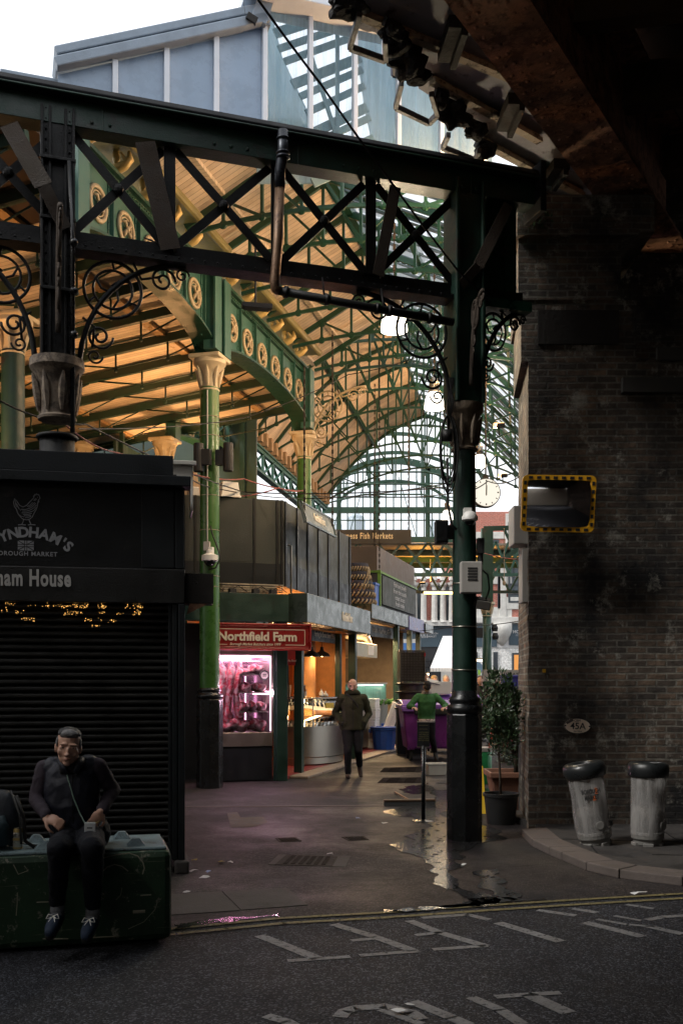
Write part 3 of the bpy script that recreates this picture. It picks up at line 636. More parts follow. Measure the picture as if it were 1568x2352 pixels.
# ---- equipment on the right column
cl = RC
def colthing(name, label, cat, z): return thing(name, label, cat, FR.w(4.19, 0, z), FR.a-R(18.5))
t = colthing('vent_box', 'grey metal control box with vent slots strapped to the column', 'box', 2.62)
mb = MB(); mb.box(-.07, .155, -.28, -.14, 0, .33); mb.build('casing', M['ltgrey'], t, bevel=.012)
mb = MB()
for i in range(5): mb.box(.0, .10, -.285, -.278, .13+i*.03, .146+i*.03)
mb.build('vent', M['dklet'], t)
mb = MB(); mb.tube([(.16, -.2, .25), (.22, -.2, .2), (.24, -.2, .05), (.2, -.2, -.06)], .009, 6); mb.build('cable', M['wire'], t)
t = colthing('cctv_camera', 'white dome camera on the dark column beside the clock', 'camera', 3.42)
mb = MB(); mb.box(-.03, .05, -.22, -.1, .02, .10); mb.lathe([(.03, .06), (.055, .05), (.085, .0), (.085, -.03), (.07, -.04)], (.03, -.22, 0), 18); mb.build('housing', M['white'], t, smooth=True, mods=[('EDGE_SPLIT', dict(split_angle=R(40)))])
mb = MB(); mb.ell((.03, -.22, -.04), .055, .055, .055, 16, 10); mb.build('dome', M['blackgloss'], t, smooth=True)
t = colthing('loudspeaker', 'black box loudspeaker bracketed left of the dark column', 'speaker', 3.17)
mb = MB(); mb.box(-.315, -.18, -.09, .08, 0, .245); mb.box(-.18, -.10, -.03, .03, .05, .2); mb.build('cabinet', M['rubber'], t, bevel=.008)
mb = MB(); mb.box(-.305, -.19, -.098, -.088, .02, .225); mb.build('grille', M['black'], t)
t = colthing('floodlight', 'small black floodlight below the grey vent box', 'lamp', 2.50)
mb = MB(); mb.bar((.14, -.12, .10), (.22, -.12, .0), .02, .02); mb.obox((.17, -.17, .02), .17, .09, .11, (.5, .15, 0)); mb.build('housing', M['black'], t, bevel=.01)
mb = MB(); mb.obox((.17, -.222, -.0), .14, .008, .085, (.5, .15, 0)); mb.build('lens', M['ltgrey'], t)
t = colthing('cable_coil', 'tangled coil of black cable hanging from the dark column', 'cable', 3.95)
mb = MB()
for k in range(7):
    pts = []; rx = .07+.03*random.random(); h = .32+.1*random.random(); dx = -.2+.05*random.random()
    for i in range(18):
        a = 2*math.pi*i/17; pts.append((dx+rx*math.sin(a), -.18+.03*k/7, .55-h+h*math.cos(a)*1.0))
    mb.tube(pts, .008, 5, cap=False)
for k in range(4): mb.tube([(-.12-.02*k, -.16, .95), (-.2+.02*k, -.18, .7), (-.19, -.17, .4)], .009, 5)
mb.tube([(-.2, -.16, .1), (-.19, -.15, -.4), (-.15, -.15, -.6), (-.1, -.14, -.65)], .014, 6); mb.box(-.25, -.15, -.2, -.14, .28, .4)
mb.build('coil', M['wire'], t, smooth=True)
t = colthing('junction_box', 'small black junction box with ribbed conduit on the column', 'box', 2.98)
mb = MB(); mb.box(.13, .20, -.1, .0, .08, .24); mb.tube([(.165, -.05, .08), (.165, -.05, .0), (.13, -.1, -.1), (.13, -.12, -.25)], .03, 10)
for i in range(6): mb.torus((.13, -.11), .032, .008, lambda a, b, c, i=i: (a, b, -.12-.02*i+c), 12)
mb.build('box', M['rubber'], t)
# ---- glazed gable above the gutter
GB = Frame(*FR.w(0, 2.2)[:2], 18.5)
t = fthing('glazed_gable', 'tall glazed gable and lantern rising above the market gutter', 'gable', GB); GG = t
def ga(u, v, y=0.): return GB.at(u, v, y)
eave = ga(137, 168); top = ga(600, 62); xs = [ga(u, 300).x for u in (264, 382, 496, 607)]
zed = lambda x: eave.z+(top.z-eave.z)*(x-eave.x)/(top.x-eave.x)
ZB = 8.32
bounds = [eave.x-.02]+xs
for a, b in zip(bounds[:-1], bounds[1:]):
    mb = MB(); mb.prism([(a, ZB), (b, ZB), (b, zed(b)), (a, zed(a))], (.02, .05), lambda p, q, c: (p, c, q)); mb.build('panel', M['frost'], t)
for x in xs: mb = MB(); mb.box(x-.032, x+.032, -.04, .02, ZB, zed(x)); mb.build('mullion', M['whiteframe'], t, bevel=.006)
mb = MB(); e0, e1 = Vector((eave.x-.05, -.06, zed(eave.x)+.06)), Vector((xs[3]+.02, -.06, zed(xs[3])+.06))
mb.bar(e0, e1, .14, .12); mb.bar(e0+Vector((-.0, .25, .14)), e1+Vector((0, .25, .14)), .6, .10); mb.box(eave.x-.65, eave.x+.35, .1, .6, zed(eave.x)-.26, zed(eave.x)+.0)
mb.build('verge_flashing', M['zinc'], t, bevel=.015)
lx = [xs[3]]+[ga(u, 200).x for u in (712, 814, 914, 1012, 1110)]
ZT = ga(700, -60).z
for a, b in zip(lx[:-1], lx[1:]):
    mb = MB(); mb.box(a+.03, b-.03, .02, .03, ZB, ZT); mb.build('pane', M['clerclear'], t)
for x in lx: mb = MB(); mb.box(x-.028, x+.028, -.05, .04, ZB, ZT); mb.build('mullion', M['whiteframe'], t, bevel=.006)
mb = MB(); c = ga(600, 30); mb.box(c.x-.06, c.x+.10, -.08, .10, zed(xs[3])-.02, ZT-.4); mb.obox((c.x-.02, -.05, zed(xs[3])+.12), .2, .16, .3, (0, .3, 0)); mb.build('corner_flashing', M['zinc'], t, bevel=.01)
z0 = ga(560, 8).z
mb = MB(); mb.box(ga(556, 8).x, ga(720, 8).x+2.5, -.3, .2, z0, z0+.5); mb.build('eaves_beam', M['whiteframe'], t, bevel=.01)
# inside the lantern: a slanting run of louvres open to the sky between two translucent sheets
g5 = lambda u, v: ga(u, v, .5)
LE = [(606, -70), (622, 20), (648, 130), (702, 245), (716, 300), (722, 420)]; RE = [(812, -70), (814, 20), (822, 130), (838, 245), (850, 300), (862, 420)]
for E_, ext in ((LE, [(590, 420), (590, -70)]), (RE, [(1130, 420), (1130, -70)])):
    q = [g5(*p) for p in E_+ext]; mb = MB(); mb.prism([(p.x, p.z) for p in q], (.5, .53), lambda a, b, c: (a, c, b)); mb.build('lantern_sheet', M['blind'], t)
LV = mat('teal lantern louvre', (.17, .27, .29), .5, var=.15, bump=.1)
def lerp_edge(E_, v):
    for (u0, v0), (u1, v1) in zip(E_[:-1], E_[1:]):
        if v0 <= v <= v1: return u0+(u1-u0)*(v-v0)/(v1-v0)
    return E_[-1][0] if v > E_[-1][1] else E_[0][0]
mb = MB()
for i in range(13):
    v = -60+i*38; u0, u1 = lerp_edge(LE, v+20)-6, lerp_edge(RE, max(-70, v-50))+6; a, b = g5(u0, v+22+8*math.sin(i*2.3)), g5(u1, v-44+8*math.sin(i*2.3)); mb.bar((a.x, .46, a.z), (b.x, .50, b.z), .03, .085 if i % 3 else .12)
for u0, v0, u1, v1 in ((800, 420, 705, 120), (770, -70, 770, 420)): a, b = g5(u0, v0), g5(u1, v1); mb.bar((a.x, .42, a.z), (b.x, .42, b.z), .03, .05, up=(1, 0, 0))
mb.build('louvre_slats', LV, t)
# floodlight at lantern corner
t = fthing('wall_lamp', 'small dark lamp fixed at the lantern corner under the sky', 'lamp', GB); c = ga(578, 42, -.15)
mb = MB(); mb.obox((c.x, c.y, c.z), .13, .10, .07, (.3, .4, 0)); mb.bar((c.x+.03, c.y, c.z), (c.x+.06, c.y+.1, c.z+.16), .02, .02); mb.bar((c.x-.07, c.y, c.z-.02), (c.x-.12, c.y, c.z+.3), .004, .004); mb.build('lamp_head', M['rubber'], t)
# ================================================================ market hall: arcade, roofs, trusses
BN = Frame(-2.10, 15.87, -15.2)                    # x across the nave (right), y along the street
def arcade_column(label, x, y, zc, r, shaft, extra=None):
    t = thing('iron_column', label, 'column', BN.w(x, y), BN.a, 'market columns')
    mb = MB(); mb.lathe([(r*1.08, 1.5), (r, zc-.5)], (0, 0, 0), 24, cap=False); mb.build('shaft', shaft, t, smooth=True)
    pedestal(t, 0, 0, 1.42, r*1.42, M['blackgloss']); mouldings(t, 0, 0, 1.42, r*1.0, M['blackgloss'])
    capital(t, 0, 0, zc-.55, zc-.06, r*.92, r*1.72)
    mb = MB(); mb.box(-r*1.75, r*1.75, -r*1.75, r*1.75, zc-.07, zc); mb.build('abacus', M['cream'], t, bevel=.02)
    return t
M['limegreen'] = mat('mid green column paint', (.045, .13, .025), .32, var=.2, bump=.1, stain=(.10, .10, .02), stain_amt=.66, stain_scale=3)
CB = arcade_column('green iron column in front of the butcher stall with camera and conduit', 0, 0, 6.87, .150, M['limegreen'])
CC = arcade_column('green iron column rising behind the butcher upper panels', 0, 5.05, 6.87, .150, M['limegreen'])
arcade_column('green iron column at the far left behind the black column', *BN.loc_of(Vector((-4.65, 14.1, 0)))[:2], 6.87, .16, M['dkgreen'])
arcade_column('cream topped column in the middle of the left aisle', *BN.loc_of(Vector((-3.9, 22.0, 0)))[:2], 7.05, .16, M['green'])
arcade_column('cream topped column at the far end of the left aisle', *BN.loc_of(Vector((-5.75, 22.0, 0)))[:2], 6.95, .16, M['green'])
# fittings on the front arcade column
mb = MB(); mb.tube([(.03, -.165, 3.9), (.03, -.165, 6.3)], .013, 8); mb.box(-.02, .08, -.21, -.15, 3.76, 3.90)
mb.build('conduit', M['ltgrey'], CB, bevel=.004)
mb = MB()
for z in (3.2, 3.37, 4.1, 4.65, 5.2, 5.6, 5.9): mb.torus((0, 0), .158, .006, lambda a, b, c, z=z: (a, b, z+c), 20)
mb.build('steel_band', M['oldcream'], CB, smooth=True)
def barrel(label, u, v):
    p = P(u, v, 15.6); t = thing('speaker', label, 'speaker', p, R(-15), 'tubular loudspeakers on the arcade column')
    mb = MB(); mb.lathe([(.075, -.22), (.08, -.2), (.08, .2), (.075, .22)], (0, 0, 0), 18); mb.build('barrel', M['rubber'], t, smooth=True, mods=[('EDGE_SPLIT', dict(split_angle=R(40)))])
    s = 1 if u < 480 else -1
    mb = MB(); mb.box(*sorted((s*.06, s*.2)), -.05, .05, -.12, .12); mb.build('bracket', M['rubber'], t)
barrel('black tubular loudspeaker on the left of the green column', 456, 1051); barrel('black tubular loudspeaker on the right of the green column', 524, 1050)
t = thing('cctv_camera', 'white dome camera on the green column beside the poultry stall', 'camera', P(483, 1281, 15.62), R(-10))
mb = MB(); mb.box(-.03, .03, .0, .1, .05, .17); mb.lathe([(.03, .12), (.05, .11), (.06, .06), (.13, .03), (.13, -.05), (.11, -.06)], (0, -.03, 0), 20); mb.build('housing', M['white'], t, smooth=True, mods=[('EDGE_SPLIT', dict(split_angle=R(40)))])
mb = MB(); mb.ell((0, -.03, -.06), .09, .09, .085, 16, 10); mb.build('dome', M['blackgloss'], t, smooth=True)
mb = MB(); mb.tube([(.0, .0, .5), (.03, 0, .38), (.14, -.02, .1), (.16, 0, -.02), (.08, .02, -.16), (-.04, .05, -.18)], .012, 6); mb.build('cable', M['wire'], t, smooth=True)
M['medal'] = mat('dulled cream roundel', (.40, .32, .20), .5, var=.15, bump=.1, stain=(.16, .12, .07), stain_amt=.6, stain_scale=9)
# ---- medallion girders
def medallion_girder(label, fr, y0, y1, meds, ztop=8.12, zb=6.9, rise=.42, group='medallion girders', orn=True):
    t = thing('medallion_girder', label, 'girder', fr.w(0, y0), fr.a, group); Ln = y1-y0; n = 24
    zs = lambda q: zb+rise*math.sqrt(max(0, 1-(2*q-1)**2))
    poly = [(0, ztop)]+[(Ln*i/n, zs(i/n)) for i in range(n+1)]+[(Ln, ztop)]
    mb = MB(); mb.prism(poly, (-.03, .03), lambda a, b, c: (c, a, b)); mb.build('web_plate', M['teal'], t)
    mb = MB()
    for i in range(n): mb.bar((0, Ln*i/n, zs(i/n)), (0, Ln*(i+1)/n, zs((i+1)/n)), .36, .035, up=(0, 0, 1))
    mb.build('soffit_flange', M['green'], t)
    mb = MB(); mb.box(-.16, .16, 0, Ln, ztop, ztop+.05); mb.box(.03, .09, 0, Ln, ztop-.07, ztop)
    for i in range(int(Ln/.07)): mb.ell((.095, .03+i*.07, ztop-.035), .012, .012, .012, 6, 4)
    mb.build('top_flange', M['green'], t)
    sp = meds[1]-meds[0] if len(meds) > 1 else .7
    for m_ in list(meds)+[meds[-1]+sp]:
        y = m_-sp/2; mb = MB()
        if y < .05 or y > Ln-.05: continue
        mb.box(.03, .10, y-.06, y-.045, zs(y/Ln), ztop); mb.box(.03, .045, y-.10, y+.02, zs(y/Ln), ztop)
        for i in range(9): mb.ell((.047, y-.085, zs(y/Ln)+.06+i*.09), .012, .012, .012, 6, 4)
        mb.build('stiffener', M['teal'], t, bevel=.004)
    for y in (.08, Ln-.08): mb = MB(); mb.box(.02, .22, y-.10, y+.10, zb, ztop); mb.box(.2, .235, y-.13, y+.13, zb, ztop); mb.build('pilaster', M['teal'], t, bevel=.004)
    for m_ in meds:
        f = lambda a, b, c, m_=m_: (.045+c, m_+a, 7.62+b)
        mb = MB(); mb.torus((0, 0), .205, .03, f, 28, 8); mb.torus((0, 0), .15, .012, f, 24, 6)
        for k in range(4):
            a = math.pi/2*k+.78; mb.tube([f(.03*math.cos(a), .03*math.sin(a), .02), f(.10*math.cos(a), .10*math.sin(a), .03), f(.14*math.cos(a+.3), .14*math.sin(a+.3), .01)], [.02, .028, .012], 6)
        mb.ell(f(0, 0, .03), .03, .04, .04); mb.build('medallion', M['medal'], t, smooth=True)
    if orn:
        for m_ in meds:
            mb = MB(); y = m_-sp/2
            mb.tube([(.05, y, ztop+.05), (.12, y, ztop+.10), (.22, y, ztop+.13), (.30, y, ztop+.20), (.28, y, ztop+.30)], [.06, .07, .06, .05, .02], 8); mb.ell((.1, y, ztop+.26), .05, .05, .10)
            mb.tube([(.2, y-.09, ztop+.26), (.26, y, ztop+.16), (.2, y+.09, ztop+.26)], [.02, .04, .02], 6)
            mb.build('cornice_ornament', M['gold'], t, smooth=True)
        mb = MB(); mb.box(-.16, .34, 0, Ln, ztop+.32, ztop+.38); mb.tube([(.36, 0, ztop+.36), (.36, Ln, ztop+.36)], .07, 10); mb.build('eaves_gutter', mat('ochre gutter', (.20, .17, .06), .5, var=.3, bump=.2), t)
    return t
GA_ = medallion_girder('blue green girder with cream medallions in the bay nearest the entrance', BN, -4.4, -.12, [4.4-4.28+.62+.74*i for i in range(5)])
medallion_girder('blue green girder with cream medallions in the bay behind the front arcade column', BN, .12, 4.93, [.73+.74*i for i in range(6)])
GE = Frame(-3.9, 22.0, -15.2); medallion_girder('short blue green medallion girder deep in the left aisle', GE, .1, 4.5, [.45+.75*i for i in range(5)], ztop=8.05, zb=7.05, rise=.35, orn=False)
# scroll bracket at the end of the arcade
bracket('bracket', CC, lambda a, b, c: (.16+a, c, 7.75+b), 1.15, 1.15, M['medal'], .016)
mb = MB(); mb.box(-.18, .18, -.14, .14, 6.87, 8.1); mb.build('upper_post', M['teal'], CC, bevel=.01)
mb = MB(); mb.lathe([(.24, .06), (.24, 2.75)], (0, 0, 0), 20); mb.build('column_casing', M['orange'], CC, smooth=True)
mb = MB(); mb.box(-.18, .18, -.14, .14, 6.87, 8.1); mb.build('upper_post', M['teal'], CB, bevel=.01)
# ---- nave roof
S0, S1 = -3.9, 5.6; ZE, ZR, NR, NE = 8.50, 9.50, 2.0, 4.9
t = thing('nave_roof', 'cream boarded and glazed roof over the front bays of the market', 'roof', BN.w(0, 0), BN.a); NRF = t
def sfr(n_, off):            # where the roof starts, `off` metres behind the glazed gable
    return (off-(BN.w(n_, 0)-GB.loc).dot(GB.ey))/BN.ey.dot(GB.ey)
sa, sb = sfr(-.1, .5), max(sfr(NR, .5), -1.5)
mb = MB(); mb.add([(-.1, sa, ZE-.05), (NR, sb, ZR), (NR, S1, ZR), (-.1, S1, ZE-.05), (-.1, sa, ZE+.01), (NR, sb, ZR+.06), (NR, S1, ZR+.06), (-.1, S1, ZE+.01)], [(0, 1, 2, 3), (7, 6, 5, 4), (0, 4, 5, 1), (1, 5, 6, 2), (2, 6, 7, 3), (3, 7, 4, 0)]); mb.build('board_slope', M['boards'], t)
mb = MB()
for s in (-.2, 2.6, 4.9): mb.bar((.0, s, ZE-.03), (NR, s, ZR-.02), .12, .05)
for k in (.02, .35, .98): mb.bar((NR*k, sa+(sb-sa)*k+.05, ZE+(ZR-ZE)*k-.04), (NR*k, S1, ZE+(ZR-ZE)*k-.04), .10, .06)
mb.build('cover_board', M['boards_n'], t)
# glazed right slope: panes and bars running down the slope
ZN = 8.15
np_ = 16
mb = MB(); bars = MB()
for i in range(np_):
    y = S0+2.6+(S1-S0-2.6)*i/np_; y2 = S0+2.6+(S1-S0-2.6)*(i+1)/np_
    mb.sheet([(NR, y+.02, ZR+.05), (NR, y2-.02, ZR+.05), (NE, y2-.02, ZN+.05), (NE, y+.02, ZN+.05)])
    bars.bar((NR, y, ZR+.02), (NE, y, ZN+.02), .04 if i % 3 else .12, .03)
mb.build('glazing', M['skylight'], t); bars.build('glazing_bar', mat('grey glazing bar', (.10, .13, .14), .5, var=.2), t)
mb = MB(); mb.bar((NR, S0+2.5, ZR-.04), (NR, S1, ZR-.04), .16, .16)
for k in (.33, .66, .98): mb.bar((NR+(NE-NR)*k, S0+2.6, ZR+(ZN-ZR)*k-.05), (NR+(NE-NR)*k, S1, ZR+(ZN-ZR)*k-.05), .07, .10)
mb.build('purlin', M['green'], t)
def truss(label, fr, y, xl, zl, xr, zr_, xe, ze, tie_rise, m=None, group='roof trusses', nweb=4, w_=.06, bow=0.):
    """roof truss across the frame: rafters, bowed tie, posts and diagonals"""
    t = thing('roof_truss', label, 'roof truss', fr.w(0, y), fr.a, group); m = m or M['green']
    f = lambda x, z: (x, 0, z)
    zr2 = lambda x: (zl+(zr_-zl)*(x-xl)/(xr-xl)+bow*math.sin(math.pi*(x-xl)/(xr-xl))) if x < xr else (zr_+(ze-zr_)*(x-xr)/(xe-xr)+bow*math.sin(math.pi*(x-xr)/(xe-xr)))
    for a0, b0 in ((xl, xr), (xr, xe)):
        mb = MB(); ns = 8 if bow else 1
        for i in range(ns): a, b = a0+(b0-a0)*i/ns, a0+(b0-a0)*(i+1)/ns; mb.bar(f(a, zr2(a)), f(b, zr2(b)), w_, .10)
        mb.build('rafter', m, t)
    zt = lambda x: (zl+(ze-zl)*(x-xl)/(xe-xl))-.12+tie_rise*(1-((2*(x-xl)/(xe-xl))-1)**2)
    zt_ = zt
    mb = MB(); n = 16
    for i in range(n):
        a, b = xl+(xe-xl)*i/n, xl+(xe-xl)*(i+1)/n; mb.bar(f(a, zt(a)), f(b, zt(b)), w_*.9, .055)
    mb.build('tie_bar', m, t)
    xs_ = [xl+(xe-xl)*i/(2*nweb) for i in range(1, 2*nweb)]
    for i, x in enumerate(xs_):
        if zr2(x)-zt(x) < .12: continue
        mb = MB(); mb.bar(f(x, zt(x)), f(x, zr2(x)), w_*.8, w_*.8, up=(1, 0, 0)); mb.ell(f(x, zt(x)), .07, .03, .07, 8, 6); mb.ell(f(x, zr2(x)-.03), .09, .03, .07, 8, 6); mb.build('post', m, t)
    for i in range(len(xs_)-1):
        a, b = xs_[i], xs_[i+1]
        mid = (a+b)/2 < (xl+xe)/2
        p, q = (f(a, zr2(a)), f(b, zt(b))) if mid else (f(a, zt(a)), f(b, zr2(b)))
        if (Vector(p)-Vector(q)).length < .2: continue
        mb = MB(); mb.bar(p, q, w_*.6, w_*.7, up=(1, 0, 0)); mb.build('diagonal', m, t)
    return t
ORD = ['first', 'second', 'third', 'fourth', 'fifth', 'sixth', 'seventh', 'eighth', 'ninth']
for i, y in enumerate((-1.2, -.1, 1.1, 2.4, 3.9, 5.4)):
    truss(f'green iron truss under the cream nave boards, {ORD[i]} from the entrance', BN, y, .12, ZE-.10, NR, ZR-.1, NE, ZN-.05, .28, nweb=4, w_=.055)
# ---- left aisle roof
t = thing('aisle_roof', 'low cream boarded roof over the left aisle lit amber from below', 'roof', BN.w(0, 0), BN.a)
AX, AZ0, AZ1, AY0, AY1 = -7.5, 7.05, 7.95, -5.5, 6.4
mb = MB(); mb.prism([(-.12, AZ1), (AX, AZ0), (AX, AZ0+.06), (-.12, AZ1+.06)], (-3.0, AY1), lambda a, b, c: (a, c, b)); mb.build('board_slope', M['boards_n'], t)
mb = MB(); mb.prism([(-.12, AZ1), (AX, AZ0), (AX, AZ0+.06), (-.12, AZ1+.06)], (AY0, -3.01), lambda a, b, c: (a, c, b)); mb.build('near_boards', mat('dark brown boards', (.045, .026, .015), .7, var=.4), t)  # near end of the aisle roof, coloured darker than the rest
mb = MB(); z_ = lambda x: AZ1+(AZ0-AZ1)*(x/AX)
for x in (-1.4, -4.6): mb.bar((x, AY0, z_(x)-.03), (x, AY1, z_(x)-.03), .16, .06)
mb.build('ridge_batten', mat('yellow varnished batten', (.42, .27, .13), .3, var=.15), t)
for i in range(12):
    y = AY0+.6+i*1.02
    b = MB(); b.bar((-.15, y, z_(-.15)-.10), (AX, y, z_(AX)-.10), .09, .15); b.build('beam', M['dkgreen'], t)
    b = MB(); 
    for x0 in (-.4, -3.4):
        x1, x2, x3 = x0-.9, x0-1.9, x0-2.8
        b.tube([(x0, y, z_(x0)-.18), (x1, y, z_(x1)-.42), (x2, y, z_(x2)-.42), (x3, y, z_(x3)-.18)], .016, 6)
        for x in (x1, x2): b.tube([(x, y, z_(x)-.12), (x, y, z_(x)-.46)], .02, 6); b.ell((x, y, z_(x)-.46), .035, .035, .045, 8, 6)
    b.build('tie_rod', M['dkgreen'], t, smooth=True)
# dark hoarding under the left side of the middle hall
# dark back wall of the left aisle
M['brickdk'] = brick_mat('dark aisle brick', (.10, .05, .035), (.06, .035, .025), (.08, .07, .06), soot=(.02, .018, .016))
a = BN.w(AX+.2, AY0)
mb = MB(); mb.box(-.2, 0, 0, 18.5, 0, 7.0); t = thing('brick_wall', 'dark brick side wall closing the left aisle', 'wall', (a.x, a.y, 0), BN.a); mb.build('brickwork', M['brickdk'], t)
# ---- second hall beyond the arcade
MH = Frame(-3.27, 22.0, -10.07); MY1 = 15.2; ME, MR, MRX, MEX = 8.55, 11.45, 3.75, 7.6
t = thing('hall_roof', 'taller cream and glass roof over the middle market hall', 'roof', MH.loc, MH.a)
BOW = .55; zl_ = lambda k: ME-.06+(MR-ME)*k+BOW*math.sin(math.pi*k); zr3 = lambda k: MR+(ME-MR)*k+BOW*math.sin(math.pi*k)
mb = MB(); prof = [(MRX*i/10, zl_(i/10)) for i in range(11)]; mb.prism([(-.2, ME-.2)]+prof+[(a, b+.06) for a, b in prof[::-1]]+[(-.2, ME-.14)], (-1.2, MY1), lambda a, b, c: (a, c, b)); mb.build('board_slope', M['boards'], t)
mb = MB(); bars = MB(); npn = 26
for i in range(npn):
    y = -1.2+(MY1+1.2)*i/npn; y2 = -1.2+(MY1+1.2)*(i+1)/npn
    for j in range(6):
        k0, k1 = j/6, (j+1)/6; a0, a1 = MRX+(MEX-MRX)*k0, MRX+(MEX-MRX)*k1; mb.sheet([(a0, y+.02, zr3(k0)+.05), (a0, y2-.02, zr3(k0)+.05), (a1, y2-.02, zr3(k1)+.05), (a1, y+.02, zr3(k1)+.05)]); bars.bar((a0, y, zr3(k0)), (a1, y, zr3(k1)), .04 if i % 2 else .10, .03)
mb.build('glazing', M['skylight'], t); bars.build('glazing_bar', bpy.data.materials['grey glazing bar'], t)
for k in (0, .2, .4, .6, .8, 1.):
    b = MB(); x, z = MRX+(MEX-MRX)*k, zr3(k); b.bar((x, -1.2, z-.08), (x, MY1, z-.08), .06, .11); b.build('purlin', M['green'], t)
for k in (.02, .5): 
    b = MB(); x, z = MRX*k, zl_(k); b.bar((x, -1.2, z-.10), (x, MY1, z-.10), .08, .13); b.build('purlin', M['green'], t)
for i, y in enumerate((-.6, 1.3, 3.2, 5.1, 7.0, 9.0, 11.0, 13.0, 15.0)):
    truss(f'wide green truss of the middle hall, {ORD[i]} from the arcade', MH, y, 0, ME-.12, MRX, MR-.12, MEX, ME-.12, 1.15, nweb=6, w_=.06, bow=BOW, group='middle hall trusses')
p = MH.w(-1.6, -.5); t = thing('timber_hoarding', 'dark green boarding deep behind the butcher stall roof', 'hoarding', p, MH.a); mb = MB(); mb.box(-.06, 0, 0, 15.5, 0, 7.0); mb.build('boarding', board_mat('dark green boarding', (.02, .045, .035), .18, 1), t); mb = MB()
for i in range(8): mb.box(0, .08, .2+2.1*i, .32+2.1*i, 0, 7.2)
mb.build('stud_row', M['dkgreen'], t)
p = BN.w(-8.5, 8.5); t = thing('timber_hoarding', 'dark boarding closing the far end of the left aisle', 'hoarding', p, BN.a); mb = MB(); mb.box(0, 6.2, -.06, 0, 0, 8.4); mb.build('boarding', bpy.data.materials['dark green boarding'], t); mb = MB()
for i in range(6): mb.box(.3+i*1.1, .42+i*1.1, -.14, -.06, 0, 8.4)
mb.build('stud_row', M['dkgreen'], t)
# long eaves lattice on both sides of the middle hall
def lattice(label, fr, x, y0, y1, z0, z1, n, m, group=None, blocks=False):
    t = thing('lattice_beam', label, 'lattice beam', fr.w(x, y0), fr.a, group); Ln = y1-y0
    mb = MB(); mb.box(-.10, .10, 0, Ln, z1-.05, z1); mb.box(-.05, .05, 0, Ln, z1-.15, z1-.05); mb.build('top_chord', m, t)
    mb = MB(); mb.box(-.10, .10, 0, Ln, z0, z0+.05); mb.box(-.04, .04, 0, Ln, z0+.05, z0+.12); mb.build('bottom_chord', m, t)
    for i in range(n):
        a, b = Ln*i/n, Ln*(i+1)/n; mb = MB(); mb.bar((.03, a, z0+.1), (.03, b, z1-.1), .02, .09, up=(1, 0, 0)); mb.bar((-.03, a, z1-.1), (-.03, b, z0+.1), .02, .09, up=(1, 0, 0)); mb.build('brace', m, t)
        mb = MB(); mb.bar((0, a, z0), (0, a, z1), .07, .07, up=(1, 0, 0)); mb.build('post', m, t)
    if blocks:
        for i in range(n*2):
            y = Ln*(i+.5)/(2*n); mb = MB(); mb.box(.02, .22, y-.09, y+.09, z1+.02, z1+.38); mb.build('timber_corbel', M['card'], t, bevel=.01)
    return t
lattice('teal lattice beam with timber corbels under the left eaves of the middle hall', MH, 0, 1.5, MY1, 7.45, 8.2, 12, M['teal'], blocks=True, group='hall lattice beams')
lattice('green lattice beam along the right eaves of the middle hall', MH, MEX-.3, -1, MY1, 7.3, 8.3, 13, M['green'], group='hall lattice beams')
lattice('green lattice beam between the right column and the brick pier inside the market', BN, 5.2, -2.5, 6.0, 6.9, 7.7, 9, M['green'], group='hall lattice beams')
for i, z in enumerate((6.3, 5.7)):
    pass
# ---- glazed far gable and its arch ribs
FG = Frame(-.75, 44.0, 0.)
def arch_pts(w_, z0, h_, n=20, y=0): return [(w_/2-w_/2*math.cos(math.pi*i/n), y, z0+h_*math.sin(math.pi*i/n)) for i in range(n+1)]
Wd = FG.at(1062, 1170).x
t = fthing('arched_gable', 'bright arched glass gable closing the far end of the hall', 'gable', FG)
zs = FG.at(900, 1168).z; zap = FG.at(872, 1058).z; zb = FG.at(900, 1236).z
mb = MB(); mb.sheet([(0, .05, zb)]+arch_pts(Wd, zs, zap-zs, 20, .05)+[(Wd, .05, zb)]); mb.build('glazing', pane_mat('far gable glass', (.9, .92, .95), .88, streak=False), t)
mb = MB(); ap = arch_pts(Wd, zs, zap-zs, 24)
for a, b in zip(ap[:-1], ap[1:]): mb.bar(a, b, .12, .30, up=(0, 0, 1))
mb.build('arch_rib', M['green'], t); mb = MB()
ap = arch_pts(Wd-1.2, zs, zap-zs-.9, 24)
for a, b in zip(ap[:-1], ap[1:]): mb.bar((a[0]+.6, a[1], a[2]), (b[0]+.6, b[1], b[2]), .08, .12, up=(0, 0, 1))
mb.build('arch_rib', M['green'], t)
for u in (778, 862, 982, 1045):
    x = FG.at(u, 1200).x; h_ = math.sqrt(max(.02, 1-(2*x/Wd-1)**2)); b = MB(); b.box(x-.10, x+.10, -.06, .06, zb, zs+(zap-zs)*h_); b.build('post', M['green'], t)
mb = MB()
for i in range(1, 18):
    x = Wd*i/18; h_ = math.sqrt(max(.02, 1-(2*x/Wd-1)**2)); mb.box(x-.025, x+.025, -.02, .02, zb, zs+(zap-zs)*h_)
for v in (1110, 1142, 1195): z = FG.at(900, v).z; mb.box(.2, Wd-.2, -.02, .02, z-.025, z+.025)
mb.build('glazing_bar', M['green'], t)
mb = MB(); z = FG.at(900, 1172).z; mb.box(-.1, Wd+.1, -.08, .08, z-.13, z+.13); mb.box(-.3, Wd+.3, -.1, .1, zb-.2, zb+.05); mb.build('transom', M['green'], t)
mb = MB(); k = 0
for u in (800, 840, 915, 955, 1010): a, b = FG.at(u, 1095, -.1), FG.at(u-40 if u < 900 else u+40, 1232, -.1); mb.tube([a, b], .018, 5)
mb.build('tie_rod', M['green'], t)
